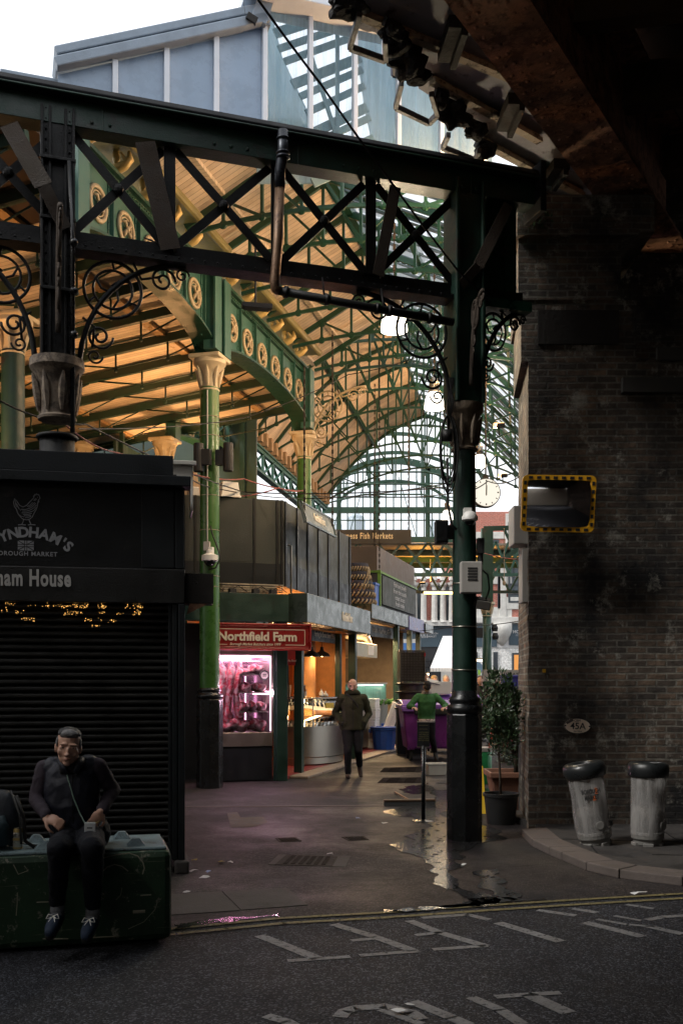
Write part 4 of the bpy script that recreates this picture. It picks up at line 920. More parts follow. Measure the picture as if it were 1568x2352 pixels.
for i, y in enumerate((-6.5, -4.2, -2.0)):
    tt = thing('arch_rib', f'slender green arched rib before the far gable, {ORD[i]} in line', 'arch rib', FG.w(-.3*(3-i)*.4, y), FG.a, 'arched ribs'); sc_ = 1+.02*i
    mb = MB(); ap = arch_pts(Wd+1.2, zs-.3, zap-zs+.7-.25*i, 24)
    for a, b in zip(ap[:-1], ap[1:]): mb.bar((a[0]-.5, 0, a[2]), (b[0]-.5, 0, b[2]), .08, .14, up=(0, 0, 1))
    mb.build('arch_bar', M['green'], tt)
    mb = MB(); mb.tube([(-.5, 0, zs-.3), (Wd*.3, 0, zs+.25), (Wd*.7, 0, zs+.25), (Wd+.7, 0, zs-.3)], .035, 6)
    for k in (.2, .35, .5, .65, .8):
        x = -.5+(Wd+1.2)*k; zt = zs-.3+(zap-zs+.7-.25*i)*math.sin(math.acos(1-2*k)); mb.tube([(x, 0, zs+.1), (x, 0, zt)], .03, 6)
    mb.build('tie_rod', M['green'], tt)
# ---- amber lit canopy behind the gable
t = thing('market_canopy', 'amber lit low canopy at the far end beneath the glass gable', 'canopy', (0, 0, 0))
mb = MB(); mb.box(-2, 11, 44.3, 51.5, 7.75, 7.85); mb.build('ceiling', M['boards_n'], t)
mb = MB(); 
for y in (46, 48.5, 51): mb.box(-2, 11, y-.08, y+.08, 7.5, 7.74)
mb.build('beam', M['green'], t)
a = FG.at(800, 1245, .2); 
mb = MB(); zt_, zb_ = 7.9, FG.at(900, 1318).z
xs_ = [FG.at(u, 1300).x-.75 for u in (780, 865, 985, 1062, 1140, 1200)]
for a, b in zip(xs_[:-1], xs_[1:]):
    m_ = (a+b)/2
    for p, q in (((a, 44.2, zt_), (m_, 44.2, zb_)), ((m_, 44.2, zb_), (b, 44.2, zt_)), ((a, 44.25, zb_), (m_, 44.25, zt_)), ((m_, 44.25, zt_), (b, 44.25, zb_))): mb.bar(p, q, .06, .10)
mb.box(xs_[0]-1, xs_[-1]+1, 44.1, 44.3, zb_-.10, zb_+.05); mb.build('lattice_truss', M['green'], t)
for i in range(10): 
    mb = MB(); a = (-1+i*1.2, 51, 6.3); mb.bar(a, (a[0]+.6, 51, 7.4), .08, .1); mb.bar((a[0]+.6, 51, 7.4), (a[0]+1.2, 51, 6.3), .08, .1); mb.build('brace', M['green'], t)
mb = MB(); mb.box(-1, 12, 50.9, 51.1, 6.2, 6.35); mb.build('lower_beam', M['dkgreen'], t)
# far column with green shaft and cream capital
p = G(1118, 1690); p = P(1118, 1565, 30.0)
t = thing('iron_column', 'slim green column seen through the gap beside the brick pier', 'column', (p.x, p.y, 0), 0, 'market columns')
mb = MB(); mb.lathe([(.16, 0), (.13, 4.0)], (0, 0, 0), 20); mb.build('shaft', M['green'], t, smooth=True); capital(t, 0, 0, 3.65, 4.08, .13, .24, leaves=6)
mb = MB(); mb.box(-.17, .17, -.12, .12, 4.08, 6.3); mb.build('upper_post', M['green'], t); bracket('bracket', t, lambda a, b, c: (-.17-a, c, 5.4+b), .9, 1.1, M['gold'], .03)
mb = MB(); mb.bar((0, 0, 5.0), (1.6, 0, 6.2), .08, .14); mb.bar((-.1, 0, 6.3), (1.7, 0, 6.35), .08, .14); mb.bar((.5, 0, 6.3), (.8, 0, 5.7), .06, .08); mb.bar((.8, 0, 5.7), (1.2, 0, 6.3), .06, .08); mb.bar((-1.6, 0, 6.0), (0, 0, 5.0), .06, .1); mb.build('canopy_arm', M['green'], t)
mb = MB(); mb.tube([(.5, -.1, 6.3), (.5, -.1, 4.7)], .01, 5); mb.ell((.5, -.1, 4.65), .05, .05, .08); mb.build('chain', M['card'], t)
mb = MB(); mb.box(-.35, -.15, -.2, -.1, 3.0, 3.3); mb.lathe([(.06, .1), (.1, 0), (.08, -.1)], (.22, -.1, 3.3), 12); mb.lathe([(.06, .1), (.1, 0), (.08, -.1)], (.24, -.1, 3.05), 12); mb.build('camera_cluster', M['rubber'], t)
# ================================================================ poultry stall, front left
WY = Frame(-1.40, 8.84, 11.0)
t = fthing('market_stall', 'closed black poultry stall with roller shutter at the left', 'stall', WY); WYT = t
XL = -4.6
zt = lambda v: WY.at(200, v).z
zs0, zs1, zu1, zc1 = zt(1385), zt(1305), zt(1115), zt(1046)
xr = lambda u: WY.at(u, 1400).x
mb = MB(); mb.box(XL, xr(424)+.0, -.06, .06, zs0, zs1); mb.build('fascia', mat('black satin fascia', (.008, .008, .0075), .4, var=.3, bump=.25, bscale=70), t, bevel=.008)
mb = MB(); mb.box(XL, xr(424), -.02, .06, zs1+.002, zu1); mb.build('sign_panel', M['black'], t)
mb = MB(); mb.box(xr(325), xr(400), -.035, -.015, zs1+.01, zu1-.01); mb.box(xr(402), xr(422), -.035, -.0, zs1+.01, zu1-.01); mb.build('side_panel', M['stall'], t, bevel=.004)
zn = zt(1092)
mb = MB(); mb.box(XL, xr(437), -.14, .08, zu1, zn); mb.box(XL, xr(397), -.13, .5, zn, zc1); mb.build('cornice', mat('blue black panel', (.008, .011, .014), .6, spec=.3, var=.35, bump=.15, stain=(.035, .04, .042), stain_amt=.66, stain_scale=5), t, bevel=.006)
# shutter: slats as a rolled profile
zb = .16; n = 37; prof = []; hgt = (zs0-zb)/n
for i in range(n):
    z = zs0-i*hgt; prof += [(.068, z), (.046, z-hgt*.16), (.032, z-hgt*.36), (.032, z-hgt*.62), (.046, z-hgt*.84), (.066, z-hgt*.93), (.07, z-hgt*.99)]
prof.append((.06, zb)); mb = MB(); vs_ = []; fs_ = []
for i, (y, z) in enumerate(prof): vs_ += [(XL, y, z), (xr(386), y, z)]
for i in range(len(prof)-1): fs_.append((2*i, 2*i+1, 2*i+3, 2*i+2))
mb.add(vs_, fs_); mb.build('roller_shutter', M['shutter'], t)
mb = MB(); mb.box(xr(386), xr(394), -.01, .12, 0.05, zs0); mb.box(xr(395), xr(407), -.04, .12, .12, zs0-.002); mb.box(xr(409), xr(424), -.06, .25, .12, zs0-.002); mb.build('door_post', M['stall'], t, bevel=.006)
mb = MB(); mb.box(xr(400), xr(428)+.02, -.10, .3, 0, .12); mb.build('plinth', M['flag'], t, bevel=.02)
mb = MB(); mb.box(XL, -.02, .12, 2.2, .1, 3.0); mb.box(XL, -.06, .08, 2.4, 3.55, zn-.02); mb.box(XL, -.4, .5, 2.4, zn-.02, zc1-.04); mb.build('body', M['stall'], t)
q = WY.at(456, 1347, .35); mb = MB(); mb.box(xr(424), WY.at(489, 1347, .1).x, .02, .30, zt(1382), zt(1311)); 
for dx, v in ((452, 1334), (452, 1362), (470, 1362)): mb.ell((xr(dx), .02, zt(v)), .012, .006, .012)
mb.build('beam_end', mat('dull black beam', (.02, .016, .013), .5, var=.4, bump=.3), t, bevel=.008)
mb = MB(); mb.add([WY.at(436, 1384, .03), WY.at(484, 1384, .03), WY.at(428, 1412, .03), WY.at(436, 1384, .28), WY.at(484, 1384, .28), WY.at(428, 1412, .28)], [(0, 1, 2), (5, 4, 3), (0, 3, 4, 1), (1, 4, 5, 2), (2, 5, 3, 0)]); mb.build('corbel', M['rust'], t)
# lettering and bird
txr = (R(90), 0, 0)
c = WY.at(163, 1331, -.065); text('lettering', 'Wyndham House', .195, (c.x, -.066, c.z), txr, mat('aged white letters', (.52, .51, .49), .55, var=.15, bump=0), t, .006, .006, align='RIGHT', sx=.62, space=1.12)
base = WY.at(60, 1330); rad = .53; cxa = WY.at(66, 1250).x; cz = WY.at(58, 1224).z
M['signgrey'] = mat('grey sign print', (.34, .35, .37), .6, var=.12, bump=0)
s = "WYNDHAM'S"; wid = [.115, .08, .088, .082, .088, .088, .108, .036, .072]; pos = -.365
for ch, wd_ in zip(s, wid):
    k = pos+wd_/2; a = k/rad; x = cxa+rad*math.sin(a); z = cz-rad*(1-math.cos(a)); pos += wd_
    text('lettering', ch, .122 if ch != "'" else .12, (x, -.024, z), (R(90), a, 0), M['signgrey'], t, .001, .0045)
text('lettering', 'BOROUGH MARKET', .052, (WY.at(60, 1273).x, -.024, WY.at(60, 1273).z), txr, M['signgrey'], t, .001, .001, space=1.15)
mb = MB(); fx, fz = WY.at(60, 1254).x, WY.at(60, 1254).z; fw, fh = .066, .042
mb.box(fx-fw, fx+fw, -.024, -.0205, fz-fh, fz+fh); mb.build('flag_emblem', M['signgrey'], t); mb = MB()
for p, q, w2 in (((-1, .22), (1, .22), .006), ((-1, -.22), (1, -.22), .006), ((-.14, -1), (-.14, 1), .006), ((.14, -1), (.14, 1), .006), ((-1, -1), (-.2, -.25), .007), ((.2, .25), (1, 1), .007), ((-1, 1), (-.2, .25), .007), ((.2, -.25), (1, -1), .007)): mb.bar((fx+p[0]*fw, -.0245, fz+p[1]*fh), (fx+q[0]*fw, -.0245, fz+q[1]*fh), w2, .002, up=(0, 1, 0))
mb.build('flag_lines', M['dklet'], t)
# hen drawn on the sign (line-work relief)
H_ = lambda x, y: WY.at(.32*x, 1003.5+.32*y, -.024)
hen = MB()
out = [(97, 470), (105, 443), (122, 462), (140, 490), (165, 503), (190, 492), (215, 465), (240, 440), (248, 420), (262, 408), (280, 418), (288, 440), (278, 450), (272, 470), (268, 500), (258, 525), (245, 548), (232, 575), (214, 590), (190, 596), (160, 588), (142, 570), (128, 548), (118, 520), (104, 500), (97, 470)]
ol = [H_(*p) for p in out]; hen.tube(ol, .0035, 5, cap=False)
for a, b in (((112, 470), (140, 520)), ((120, 480), (150, 530)), ((150, 520), (215, 512)), ((160, 532), (225, 522)), ((155, 545), (230, 535)), ((165, 556), (228, 548)), ((172, 566), (222, 560)), ((195, 500), (235, 470)), ((205, 505), (250, 470)), ((215, 512), (258, 475)), ((225, 520), (262, 488)), ((232, 535), (260, 505)), ((245, 450), (255, 440)), ((108, 455), (118, 505)), ((130, 555), (175, 575)), ((180, 580), (225, 568)), ((240, 455), (265, 445))):
    hen.tube([H_(*a), H_((a[0]+b[0])/2, (a[1]+b[1])/2+5), H_(*b)], .0028, 4, cap=False)
for pts in ([(170, 592), (165, 612), (155, 630)], [(205, 590), (215, 612), (222, 630)], [(130, 632), (155, 630), (185, 632)], [(200, 632), (222, 630), (255, 632)], [(240, 430), (250, 412), (258, 418), (264, 408), (272, 416), (280, 412)], [(275, 450), (280, 466), (272, 470)], [(268, 432), (270, 434)]): hen.tube([H_(*p) for p in pts], .004, 5, cap=False)
hen.build('hen_emblem', M['signgrey'], t)
# fairy lights behind the top of the shutter
FL_ = glow('fairy light', (1, .50, .12), 2.6)
mb = MB()
for cx_, cy_, n_, wx, wy in [(60, 1200, 14, 45, 14), (20, 1245, 7, 40, 20), (130, 1255, 14, 28, 20), (205, 1312, 16, 66, 14), (345, 1215, 12, 40, 14), (470, 1215, 16, 30, 18), (540, 1215, 22, 30, 20), (610, 1215, 22, 28, 18), (500, 1268, 24, 40, 14), (560, 1262, 18, 36, 14), (735, 1215, 30, 36, 18), (735, 1258, 10, 22, 10), (620, 1315, 14, 40, 14), (860, 1270, 10, 22, 16), (815, 1322, 14, 26, 14), (690, 1358, 14, 36, 8), (1000, 1222, 34, 38, 18), (990, 1270, 24, 34, 16), (915, 1220, 7, 22, 12), (410, 1205, 6, 30, 8), (715, 1310, 4, 20, 10), (240, 1215, 4, 30, 14)]:
    for _ in range(int(n_*.75)):
        p = WY.at(.32*(cx_+random.gauss(0, wx*.55)), 1003.5+.32*(cy_+random.gauss(0, wy*.55)), .03); r = random.choice((.0016, .0022, .0034)); mb.ell((p.x, .018, p.z), r, r, r, 5, 4)
o = mb.build('fairy_lights', FL_); o.location = WY.loc; o.rotation_euler = (0, 0, WY.a); tag(o, 'string of tiny golden lights glinting through the top of the black shutter', 'fairy lights')
# tray and drainpipe stub on the stall roof
t = thing('storage_tray', 'long translucent plastic tray lying on the poultry stall roof', 'tray', WY.w(xr(340), .75, zc1-.05), WY.a)
mb = MB(); hw = .42; mb.box(-hw, hw, -.14, -.12, 0, .16); mb.box(-hw, hw, .26, .28, 0, .16); mb.box(-hw, -hw+.02, -.14, .28, 0, .16); mb.box(hw-.02, hw, -.14, .28, -.30, .16); mb.box(-hw, hw, -.14, .28, 0, .02); mb.box(-hw-.03, hw+.03, -.17, -.14, .13, .17)
mb.build('tray_body', mat('milky plastic', (.62, .60, .54), .4, var=.08, bump=.05), t, bevel=.006)
# ================================================================ butcher stall
KN = Vector((-1.0, 17.0, 0)); NF = Frame(KN.x, KN.y, 18.5); NS = Frame(KN.x, KN.y, -15.2)
t = fthing('market_stall', 'butcher stall with dark upper panels, green fascia and lit counter', 'stall', NF); NFT = t
LS = NF.loc_of(NS.w(0, 1)); sd = Vector((LS.x, LS.y, 0))     # side direction in NF coordinates
sn = Vector((sd.y, -sd.x, 0))                                # outward normal of the side
def side(s, o, z): q = sd*s+sn*o; return Vector((q.x, q.y, z))
zT, zB = NF.at(642, 1149).z, NF.at(642, 1347).z
LW = -2.3; SL = 4.55
mb = MB(); pl = [(LW, -.0), (0, 0), tuple((sd*SL)[:2]), tuple((sd*SL+Vector((LW, .3, 0)))[:2])]
mb.prism(pl, (zB, zT)); mb.build('upper_wall', M['stallgrey'], t)
for x in (-.02, -.10, -.5, -1.5): mb = MB(); mb.box(x-.02, x+.02, -.025, 0.01, zB, zT); mb.build('panel_batten', M['black'], t)
for s_ in (.12, .78, 1.42, 2.1, 2.8, 3.6, 4.45):
    mb = MB(); mb.add([side(s_-.04, .025, zB), side(s_+.04, .025, zB), side(s_+.04, .025, zT), side(s_-.04, .025, zT), side(s_-.04, -.01, zB), side(s_+.04, -.01, zB), side(s_+.04, -.01, zT), side(s_-.04, -.01, zT)], [(0, 1, 2, 3), (0, 3, 7, 4), (1, 5, 6, 2), (3, 2, 6, 7), (0, 4, 5, 1)]); mb.build('panel_batten', M['black'], t)
mb = MB(); mb.box(LW, .0, -.012, -.002, zB, zB+.38)
for s0, s1 in ((.2, .7), (.86, 1.34), (1.5, 2.02), (2.2, 2.72), (2.9, 3.5), (3.7, 4.36)): mb.add([side(s0, .012, zB), side(s1, .012, zB), side(s1, .012, zB+.42), side(s0, .012, zB+.42)], [(0, 1, 2, 3)])
mb.build('lower_panel', M['stall'], t)
mb = MB(); mb.box(LW, -.55, -.008, -.003, zB+.4, zT-.02); mb.build('front_panel', mat('black green ply', (.02, .026, .022), .6, var=.25, bump=.2), t)
mb = MB(); mb.tube([side(.12, .06, zB+.72), side(.2, .08, zB+.72), side(.2, .08, zB-.1)], .018, 8); mb.build('vent_pipe', M['steel'], t, smooth=True)
# front fascia and projecting side fascia
zf1, zf0 = NF.at(560, 1364).z, NF.at(560, 1428).z
mb = MB(); mb.box(LW, .06, -.16, .02, zf0, zf1); mb.build('fascia', M['dkgreen'], t, bevel=.008)
F0 = .42
mb = MB(); pl = [side(.05, F0, 0), side(SL+.1, F0, 0), side(SL+.1, F0-.35, 0), side(.05, F0-.35, 0)]
mb.prism([(p.x, p.y) for p in pl], (zf0-.0, zf1+.03)); mb.build('side_fascia', M['fascia'], t, bevel=.01)
mb = MB(); mb.box(LW, -.1, -.0, .25, zf1+.02, zB-.02)
for i in range(4): mb.box(LW, .0, -.03, -.01, zf1+.03+i*.04, zf1+.05+i*.04)
mb.build('vent_slats', M['oldcream'], t)
mb = MB(); 
for x in (-1.3, -.9, -.5, -.2): mb.obox((x, -.1, zf1+.04), .12, .08, .07, (0, 0, .3)); mb.tube([(x, -.1, zf1+.07), (x+.1, -.12, zf1+.12), (x+.25, -.1, zf1+.03)], .008, 5)
mb.build('cabling', M['rubber'], t)
rs = math.atan2(sd.y, sd.x)
c = NF.loc_of(NS.w(0, 0)); m_ = side(2.7, F0+.006, (zf0+zf1)/2); text('lettering', 'Northfield Farm', .235, m_, (R(90), 0, rs), M['lettercream'], t, .004, .006, sx=.50)
# posts
mb = MB(); mb.box(-.14, .06, -.10, .1, 0, zf0); mb.box(-.17, -.14, -.06, .04, 0, zf0); mb.build('corner_post', M['dkgreen'], t, bevel=.012)
def post(s_, o, w2=.07): 
    b = MB(); pl = [side(s_-w2, o-w2, 0), side(s_-w2, o+w2, 0), side(s_+w2, o+w2, 0), side(s_+w2, o-w2, 0)]; b.prism([(p.x, p.y) for p in pl], (0, zf0)); return b.build('side_post', M['dkgreen'], t, bevel=.01)
post(1.0, -.03, .075); post(4.35, .1, .08); post(3.75, -.05, .06)
# interior
mb = MB(); b0 = [side(.2, -2.2, 0), side(4.5, -2.2, 0)]
mb.add([side(.3, -1.9, .05), side(4.6, -1.9, .05), side(4.6, -1.9, zf0+.1), side(.3, -1.9, zf0+.1)], [(0, 1, 2, 3)])
mb.add([side(4.5, -1.9, .05), side(4.5, -.1, .05), side(4.5, -.1, zf0+.1), side(4.5, -1.9, zf0+.1)], [(0, 1, 2, 3)])
mb.build('inner_wall', M['orange'], t)
mb = MB(); mb.add([side(.1, .1, zf0-.02), side(4.6, .1, zf0-.02), side(4.6, -2.2, zf0-.02), side(.1, -2.2, zf0-.02)], [(0, 1, 2, 3)]); mb.build('ceiling', mat('orange timber ceiling', (.45, .19, .06), .6, var=.2), t)
mb = MB(); mb.box(LW, -.12, .75, .78, 0, zf0); mb.build('partition', M['dark'], t)
# raised red floor with stone edge
a_, b_ = side(-.15, .22, 0), side(9.5, .22, 0)
mb = MB(); pl = [side(.2, .0, 0), side(10, .0, 0), side(10, -2.2, 0), side(.2, -2.2, 0)]; mb.prism([(p.x, p.y) for p in pl], (.004, .055)); o = mb.build('floor_paint', mat('red floor paint', (.24, .03, .035), .4, var=.25, bump=.15), t)
mb = MB()
for i in range(9): 
    s0 = .35+i*.95; pl = [side(s0, .0, 0), side(s0+.93, .0, 0), side(s0+.93, .34, 0), side(s0, .34, 0)]; mb.prism([(p.x, p.y) for p in pl], (.003, .05))
mb.build('floor_kerb', mat('pale step stone', (.33, .26, .20), .6, var=.2, bump=.3), t, bevel=.01)
# ---- red sign
t = thing('shop_sign', 'red butcher sign board with cream lettering above the lit meat cabinet', 'sign', NF.w(0, -.32), NF.a)
fy = -.32
a, b = NF.at(478, 1437, fy), NF.at(714, 1496, fy)
zA, zZ = NF.at(600, 1432, fy).z, NF.at(600, 1494, fy).z; xA, xZ = a.x, b.x
mb = MB(); mb.box(xA, xZ, .0, .05, zZ, zA); mb.build('board', M['red'], t)
mb = MB()
for x0, x1, z0, z1 in ((xA, xZ, zA-.035, zA), (xA, xZ, zZ, zZ+.035), (xZ-.035, xZ, zZ+.035, zA-.035)): mb.box(x0, x1, -.035, 0, z0, z1)
for x0, x1, z0, z1 in ((xA, xZ-.05, zA-.06, zA-.04), (xA, xZ-.05, zZ+.04, zZ+.06)): mb.box(x0, x1, -.02, 0, z0, z1)
mb.build('frame', M['red'], t, bevel=.01)
mb = MB(); e = .004
xl_, xr_, zl_, zr__ = xA, xZ-.11, NF.at(590, 1481, fy).z, zA-.10
for p, q in (((xA, zr__), (xr_, zr__)), ((xr_, zr__), (xr_, zl_)), ((xr_, zl_), (NF.at(655, 1480, fy).x, zl_)), ((xA, zl_), (NF.at(522, 1480, fy).x, zl_))): mb.bar((p[0], -.003, p[1]), (q[0], -.003, q[1]), .006, .01, up=(0, 0, 1) if p[1] == q[1] else (1, 0, 0))
mb.build('gold_line', M['lettercream'], t)
cc = NF.at(592, 1463, fy); text('lettering', 'Northfield Farm', .205, (cc.x, -.008, cc.z), FACE, M['lettercream'], t, .006, .0065, sx=1.0)
cc = NF.at(586, 1480, fy); text('lettering', 'Borough Market Butchers since 1999', .062, (cc.x, -.006, cc.z), FACE, M['lettercream'], t, .003, .001, shear=.25, sx=.92)
# serif feet for the big lettering are omitted on purpose: they are under a pixel
# ---- meat cabinet
MF = Frame(*NF.w(0, -.02)[:2], 18.5)
t = fthing('meat_cabinet', 'steel ageing cabinet glowing pink with hanging beef', 'cabinet', MF); MC = t
x0, x1 = NF.at(499, 1600).x-.1, NF.at(622, 1600).x
z0, z1, zg0 = 0.0, NF.at(560, 1505).z, NF.at(560, 1683).z; zst = NF.at(560, 1715).z; D = .62
mb = MB(); mb.box(x0, x1+.02, .0, D, .02, zst); mb.build('plinth', M['stall'], t, bevel=.01)
mb = MB(); mb.box(x0, x1+.02, -.02, D, zst, zg0); mb.box(x0, x1+.03, -.0, D, z1, z1+.12); mb.box(x1, x1+.04, -.01, D, zg0, z1); mb.box(x0-.04, x0, -.01, D, zg0, z1); mb.build('steel_case', M['steel'], t, bevel=.006)
mb = MB(); mb.box(x0, x1, D-.04, D-.02, zg0, z1); mb.build('back_panel', mat('mirror back', (.55, .35, .45), .12, metal=.9, var=.1, bump=0), t)
PK = glow('pink led tube', (1, .56, .84), 5.)
for bx in ((x0+.01, x1-.01, .02, .05, z1-.035, z1-.01), (x1-.014, x1-.002, .02, .05, zg0+.02, z1-.05), (x0+.004, x0+.02, .02, .05, zg0+.02, z1-.05), (x0+.55, x0+.56, D-.08, D-.06, zg0+.02, z1-.25), (x0+.70, x0+.71, D-.08, D-.06, zg0+.02, z1-.25)):
    mb = MB(); mb.box(*bx); mb.build('led_tube', PK, t)
W_ = x1-x0; CABX, CABZ = (x0+x1)/2, z1-.05
mb = MB()
for k, zz in ((.2, .255), (.2, .505), (.2, .745)):
    zsf = zg0+(z1-zg0)*zz; mb2 = MB(); mb2.box(x0+W_*.48, x1-.03, .08, D-.06, zsf, zsf+.022); mb2.build('shelf', M['steel'], t)
mb = MB(); mb.tube([(x0+.02, .2, z1-.10), (x1-.02, .2, z1-.10)], .012, 8); mb.build('rail', M['steel'], t)
mb = MB(); mb.box(x0+.005, x1-.005, .005, .012, zg0, z1); mb.build('door_glass', M['clear'], t)
def meat_mat(name, c1, c2, sc):
    m, nt = _nt(name); L = nt.links.new; out_ = _n(nt, 'ShaderNodeOutputMaterial'); b = _n(nt, 'ShaderNodeBsdfPrincipled', Roughness=.38)
    tc = _n(nt, 'ShaderNodeTexCoord'); wv = _n(nt, 'ShaderNodeTexNoise', Scale=sc, Detail=8., Roughness=.62, Distortion=1.6); L(tc.outputs['Object'], wv.inputs['Vector'])
    L(ramp(nt, wv.outputs['Fac'], [(.36, rgba(c1)), (.45, rgba(c1, 1.3)), (.51, rgba(c2)), (.75, rgba(c2, .9))]).outputs['Color'], b.inputs['Base Color'])
    bp = _n(nt, 'ShaderNodeBump', Strength=.5, Distance=.02); L(wv.outputs['Fac'], bp.inputs['Height']); L(bp.outputs[0], b.inputs['Normal']); L(b.outputs[0], out_.inputs['Surface']); return m
ME1 = meat_mat('beef', (.50, .07, .09), (.90, .68, .62), 6.); ME2 = meat_mat('dark beef', (.30, .03, .045), (.85, .60, .55), 7.)
def meat(name, label, blobs, m, cat='meat', group='joints of beef in the cabinet'):
    c = MF.w(*blobs[0][0]); tt = MB()
    for b in blobs:
        tt.ell(Vector(b[0])-Vector(blobs[0][0]), b[1], b[2], b[3], 16, 12, Matrix.Rotation(b[4] if len(b) > 4 else 0, 3, 'Y'), .35, 9.)
    o = tt.build(name, m, smooth=True, mods=[('REMESH', dict(mode='VOXEL', voxel_size=.012, use_smooth_shade=True)), ('SMOOTH', dict(iterations=2))]); o.location = c; o.rotation_euler = (0, 0, MF.a); return tag(o, label, cat, group)
hz = z1-.12
for i, (fx, ln, wd_, lb) in enumerate(((.08, .95, .10, 'long hanging beef side at the left of the cabinet'), (.22, 1.15, .085, 'tall hanging beef side with curved fat edge'), (.37, .95, .08, 'hanging rib loin showing pale bone line'))):
    x = x0+.12+W_*fx; n_ = 9; bl = []
    for k in range(n_):
        q = k/(n_-1); bl.append(((x+.03*math.sin(q*5+i), .22, hz-.10-ln*q*.84), wd_*(.62+.42*q*(1.3-q)+.25*(q > .75)), .085, ln/n_*1.35, .15*math.sin(q*4+i)))
    meat('hanging_beef', lb, bl, ME1, group='hanging beef sides'); mb = MB(); mb.tube([(x, .2, hz+.02), (x+.01, .2, hz-.05), (x-.015, .2, hz-.09)], .006, 6); mb.build('hook', M['steel'], t)
shz = lambda k: zg0+(z1-zg0)*k+.022
NMJ = ['pale marbled beef joint on the top shelf', 'dark beef joint left of the middle shelf', 'fatty rib joint right of the middle shelf', 'thick rib joint left on the lower shelf', 'narrow rib joint in the middle of the lower shelf', 'curved rib joint right on the lower shelf', 'big cut beef rib on the cabinet floor left', 'big fat capped beef rib on the cabinet floor right', 'dark rump at the back left of the cabinet floor', 'beef joint hanging by the top shelf']
sp_ = [(.80, .745, .15, .085), (.60, .505, .10, .095), (.83, .505, .14, .085), (.57, .255, .10, .09), (.71, .255, .08, .10), (.86, .255, .10, .09), (.50, 0, .20, .11), (.80, 0, .19, .11), (.25, 0, .15, .08), (.58, .72, .10, .07)]
for (fx, fz, rx, rz), lb in zip(sp_, NMJ):
    x = x0+W_*fx; z = shz(fz)+rz*.85
    meat('beef_joint', lb, [((x, .2, z), rx, .13, rz, .2), ((x+rx*.4, .16, z+rz*.2), rx*.6, .1, rz*.7, -.3), ((x-rx*.5, .18, z-rz*.25), rx*.5, .1, rz*.6)], ME1 if len(lb) % 2 else ME2)
c = MF.w(x1-.12, -.005, z1-.34); o = thing('round_sticker', 'round dark sticker on the meat cabinet glass', 'sticker', c, MF.a)
mb = MB(); mb.lathe([(.085, 0), (.085, .004)], (0, 0, 0), 24); b = mb.build('disc', M['dklet'], o); b.rotation_euler = (R(90), 0, 0)
mb = MB(); mb.lathe([(.062, .0045), (.062, .006)], (0, 0, 0), 24); b = mb.build('face', M['ltgrey'], o); b.rotation_euler = (R(90), 0, 0)
mb = MB(); mb.box(-.03, .03, -.009, -.007, -.02, -.005); mb.box(-.03, .03, -.009, -.007, .005, .02); mb.build('print', M['dklet'], o)
# ---- curved counter
CT = NS.w(-.62, 3.35)
t = thing('display_counter', 'curved glass fronted steel counter under warm light', 'counter', CT, NS.a)
rc = 1.0
def arcwall(r, z0, z1, th, a0=-62, a1=95, n=22, sq=1.15):
    b = MB(); vs = []; fs = []
    for i in range(n+1):
        a = R(a0+(a1-a0)*i/n)
        for rr, z in ((r, z0), (r, z1), (r-th, z1), (r-th, z0)): vs.append((rr*math.cos(a)*.75, -rr*math.sin(a)*sq, z))
    for i in range(n):
        for k in range(4): fs.append((4*i+k, 4*i+(k+1) % 4, 4*i+4+(k+1) % 4, 4*i+4+k))
    fs += [(0, 1, 2, 3), (4*n+3, 4*n+2, 4*n+1, 4*n)]; return b.add(vs, fs)
arcwall(rc, .22, .78, .06).build('steel_front', M['steel'], t, smooth=True, mods=[('EDGE_SPLIT', dict(split_angle=R(40)))])
arcwall(rc-.03, .08, .20, .1).build('kick_plate', M['steel'], t, smooth=True, mods=[('EDGE_SPLIT', dict(split_angle=R(40)))])
arcwall(rc+.02, .78, .82, .4).build('ledge', M['steel'], t, smooth=True, mods=[('EDGE_SPLIT', dict(split_angle=R(40)))])
arcwall(rc-.02, .82, 1.36, .012).build('curved_glass', M['clear'], t, smooth=True)
arcwall(rc-.01, 1.36, 1.385, .45).build('glass_top', M['clear'], t, smooth=True)
arcwall(rc+.0, 1.355, 1.372, .02).build('rim', M['steel'], t, smooth=True)
b = arcwall(rc-.08, .835, .85, .7); b.build('display_shelf', glow('self glowing display shelf', (1, .72, .36), 1.6), t)  # lamplight on the shelf painted in as its own glow
mb = MB(); mb.box(-.5, .6, -.6, .7, .1, .83); mb.build('counter_body', M['steel'], t)
mb = MB()
for a in (10, 55): mb.tube([((rc-.03)*math.cos(R(a))*.75, -(rc-.03)*math.sin(R(a))*1.15, .82), ((rc-.03)*math.cos(R(a))*.75, -(rc-.03)*math.sin(R(a))*1.15, 1.37)], .012, 6)
mb.build('glass_post', M['steel'], t)
mb = MB(); a = R(30); mb.obox(((rc+.0)*math.cos(a)*.75+.01, -rc*math.sin(a)*1.15, 1.22), .02, .22, .10, (0, 0, -R(30))); mb.build('price_card', mat('yellow price card', (.7, .5, .05), .5), t)
def on_counter(x, y, z): return CT+NS.ex*x+NS.ey*y+Vector((0, 0, z))
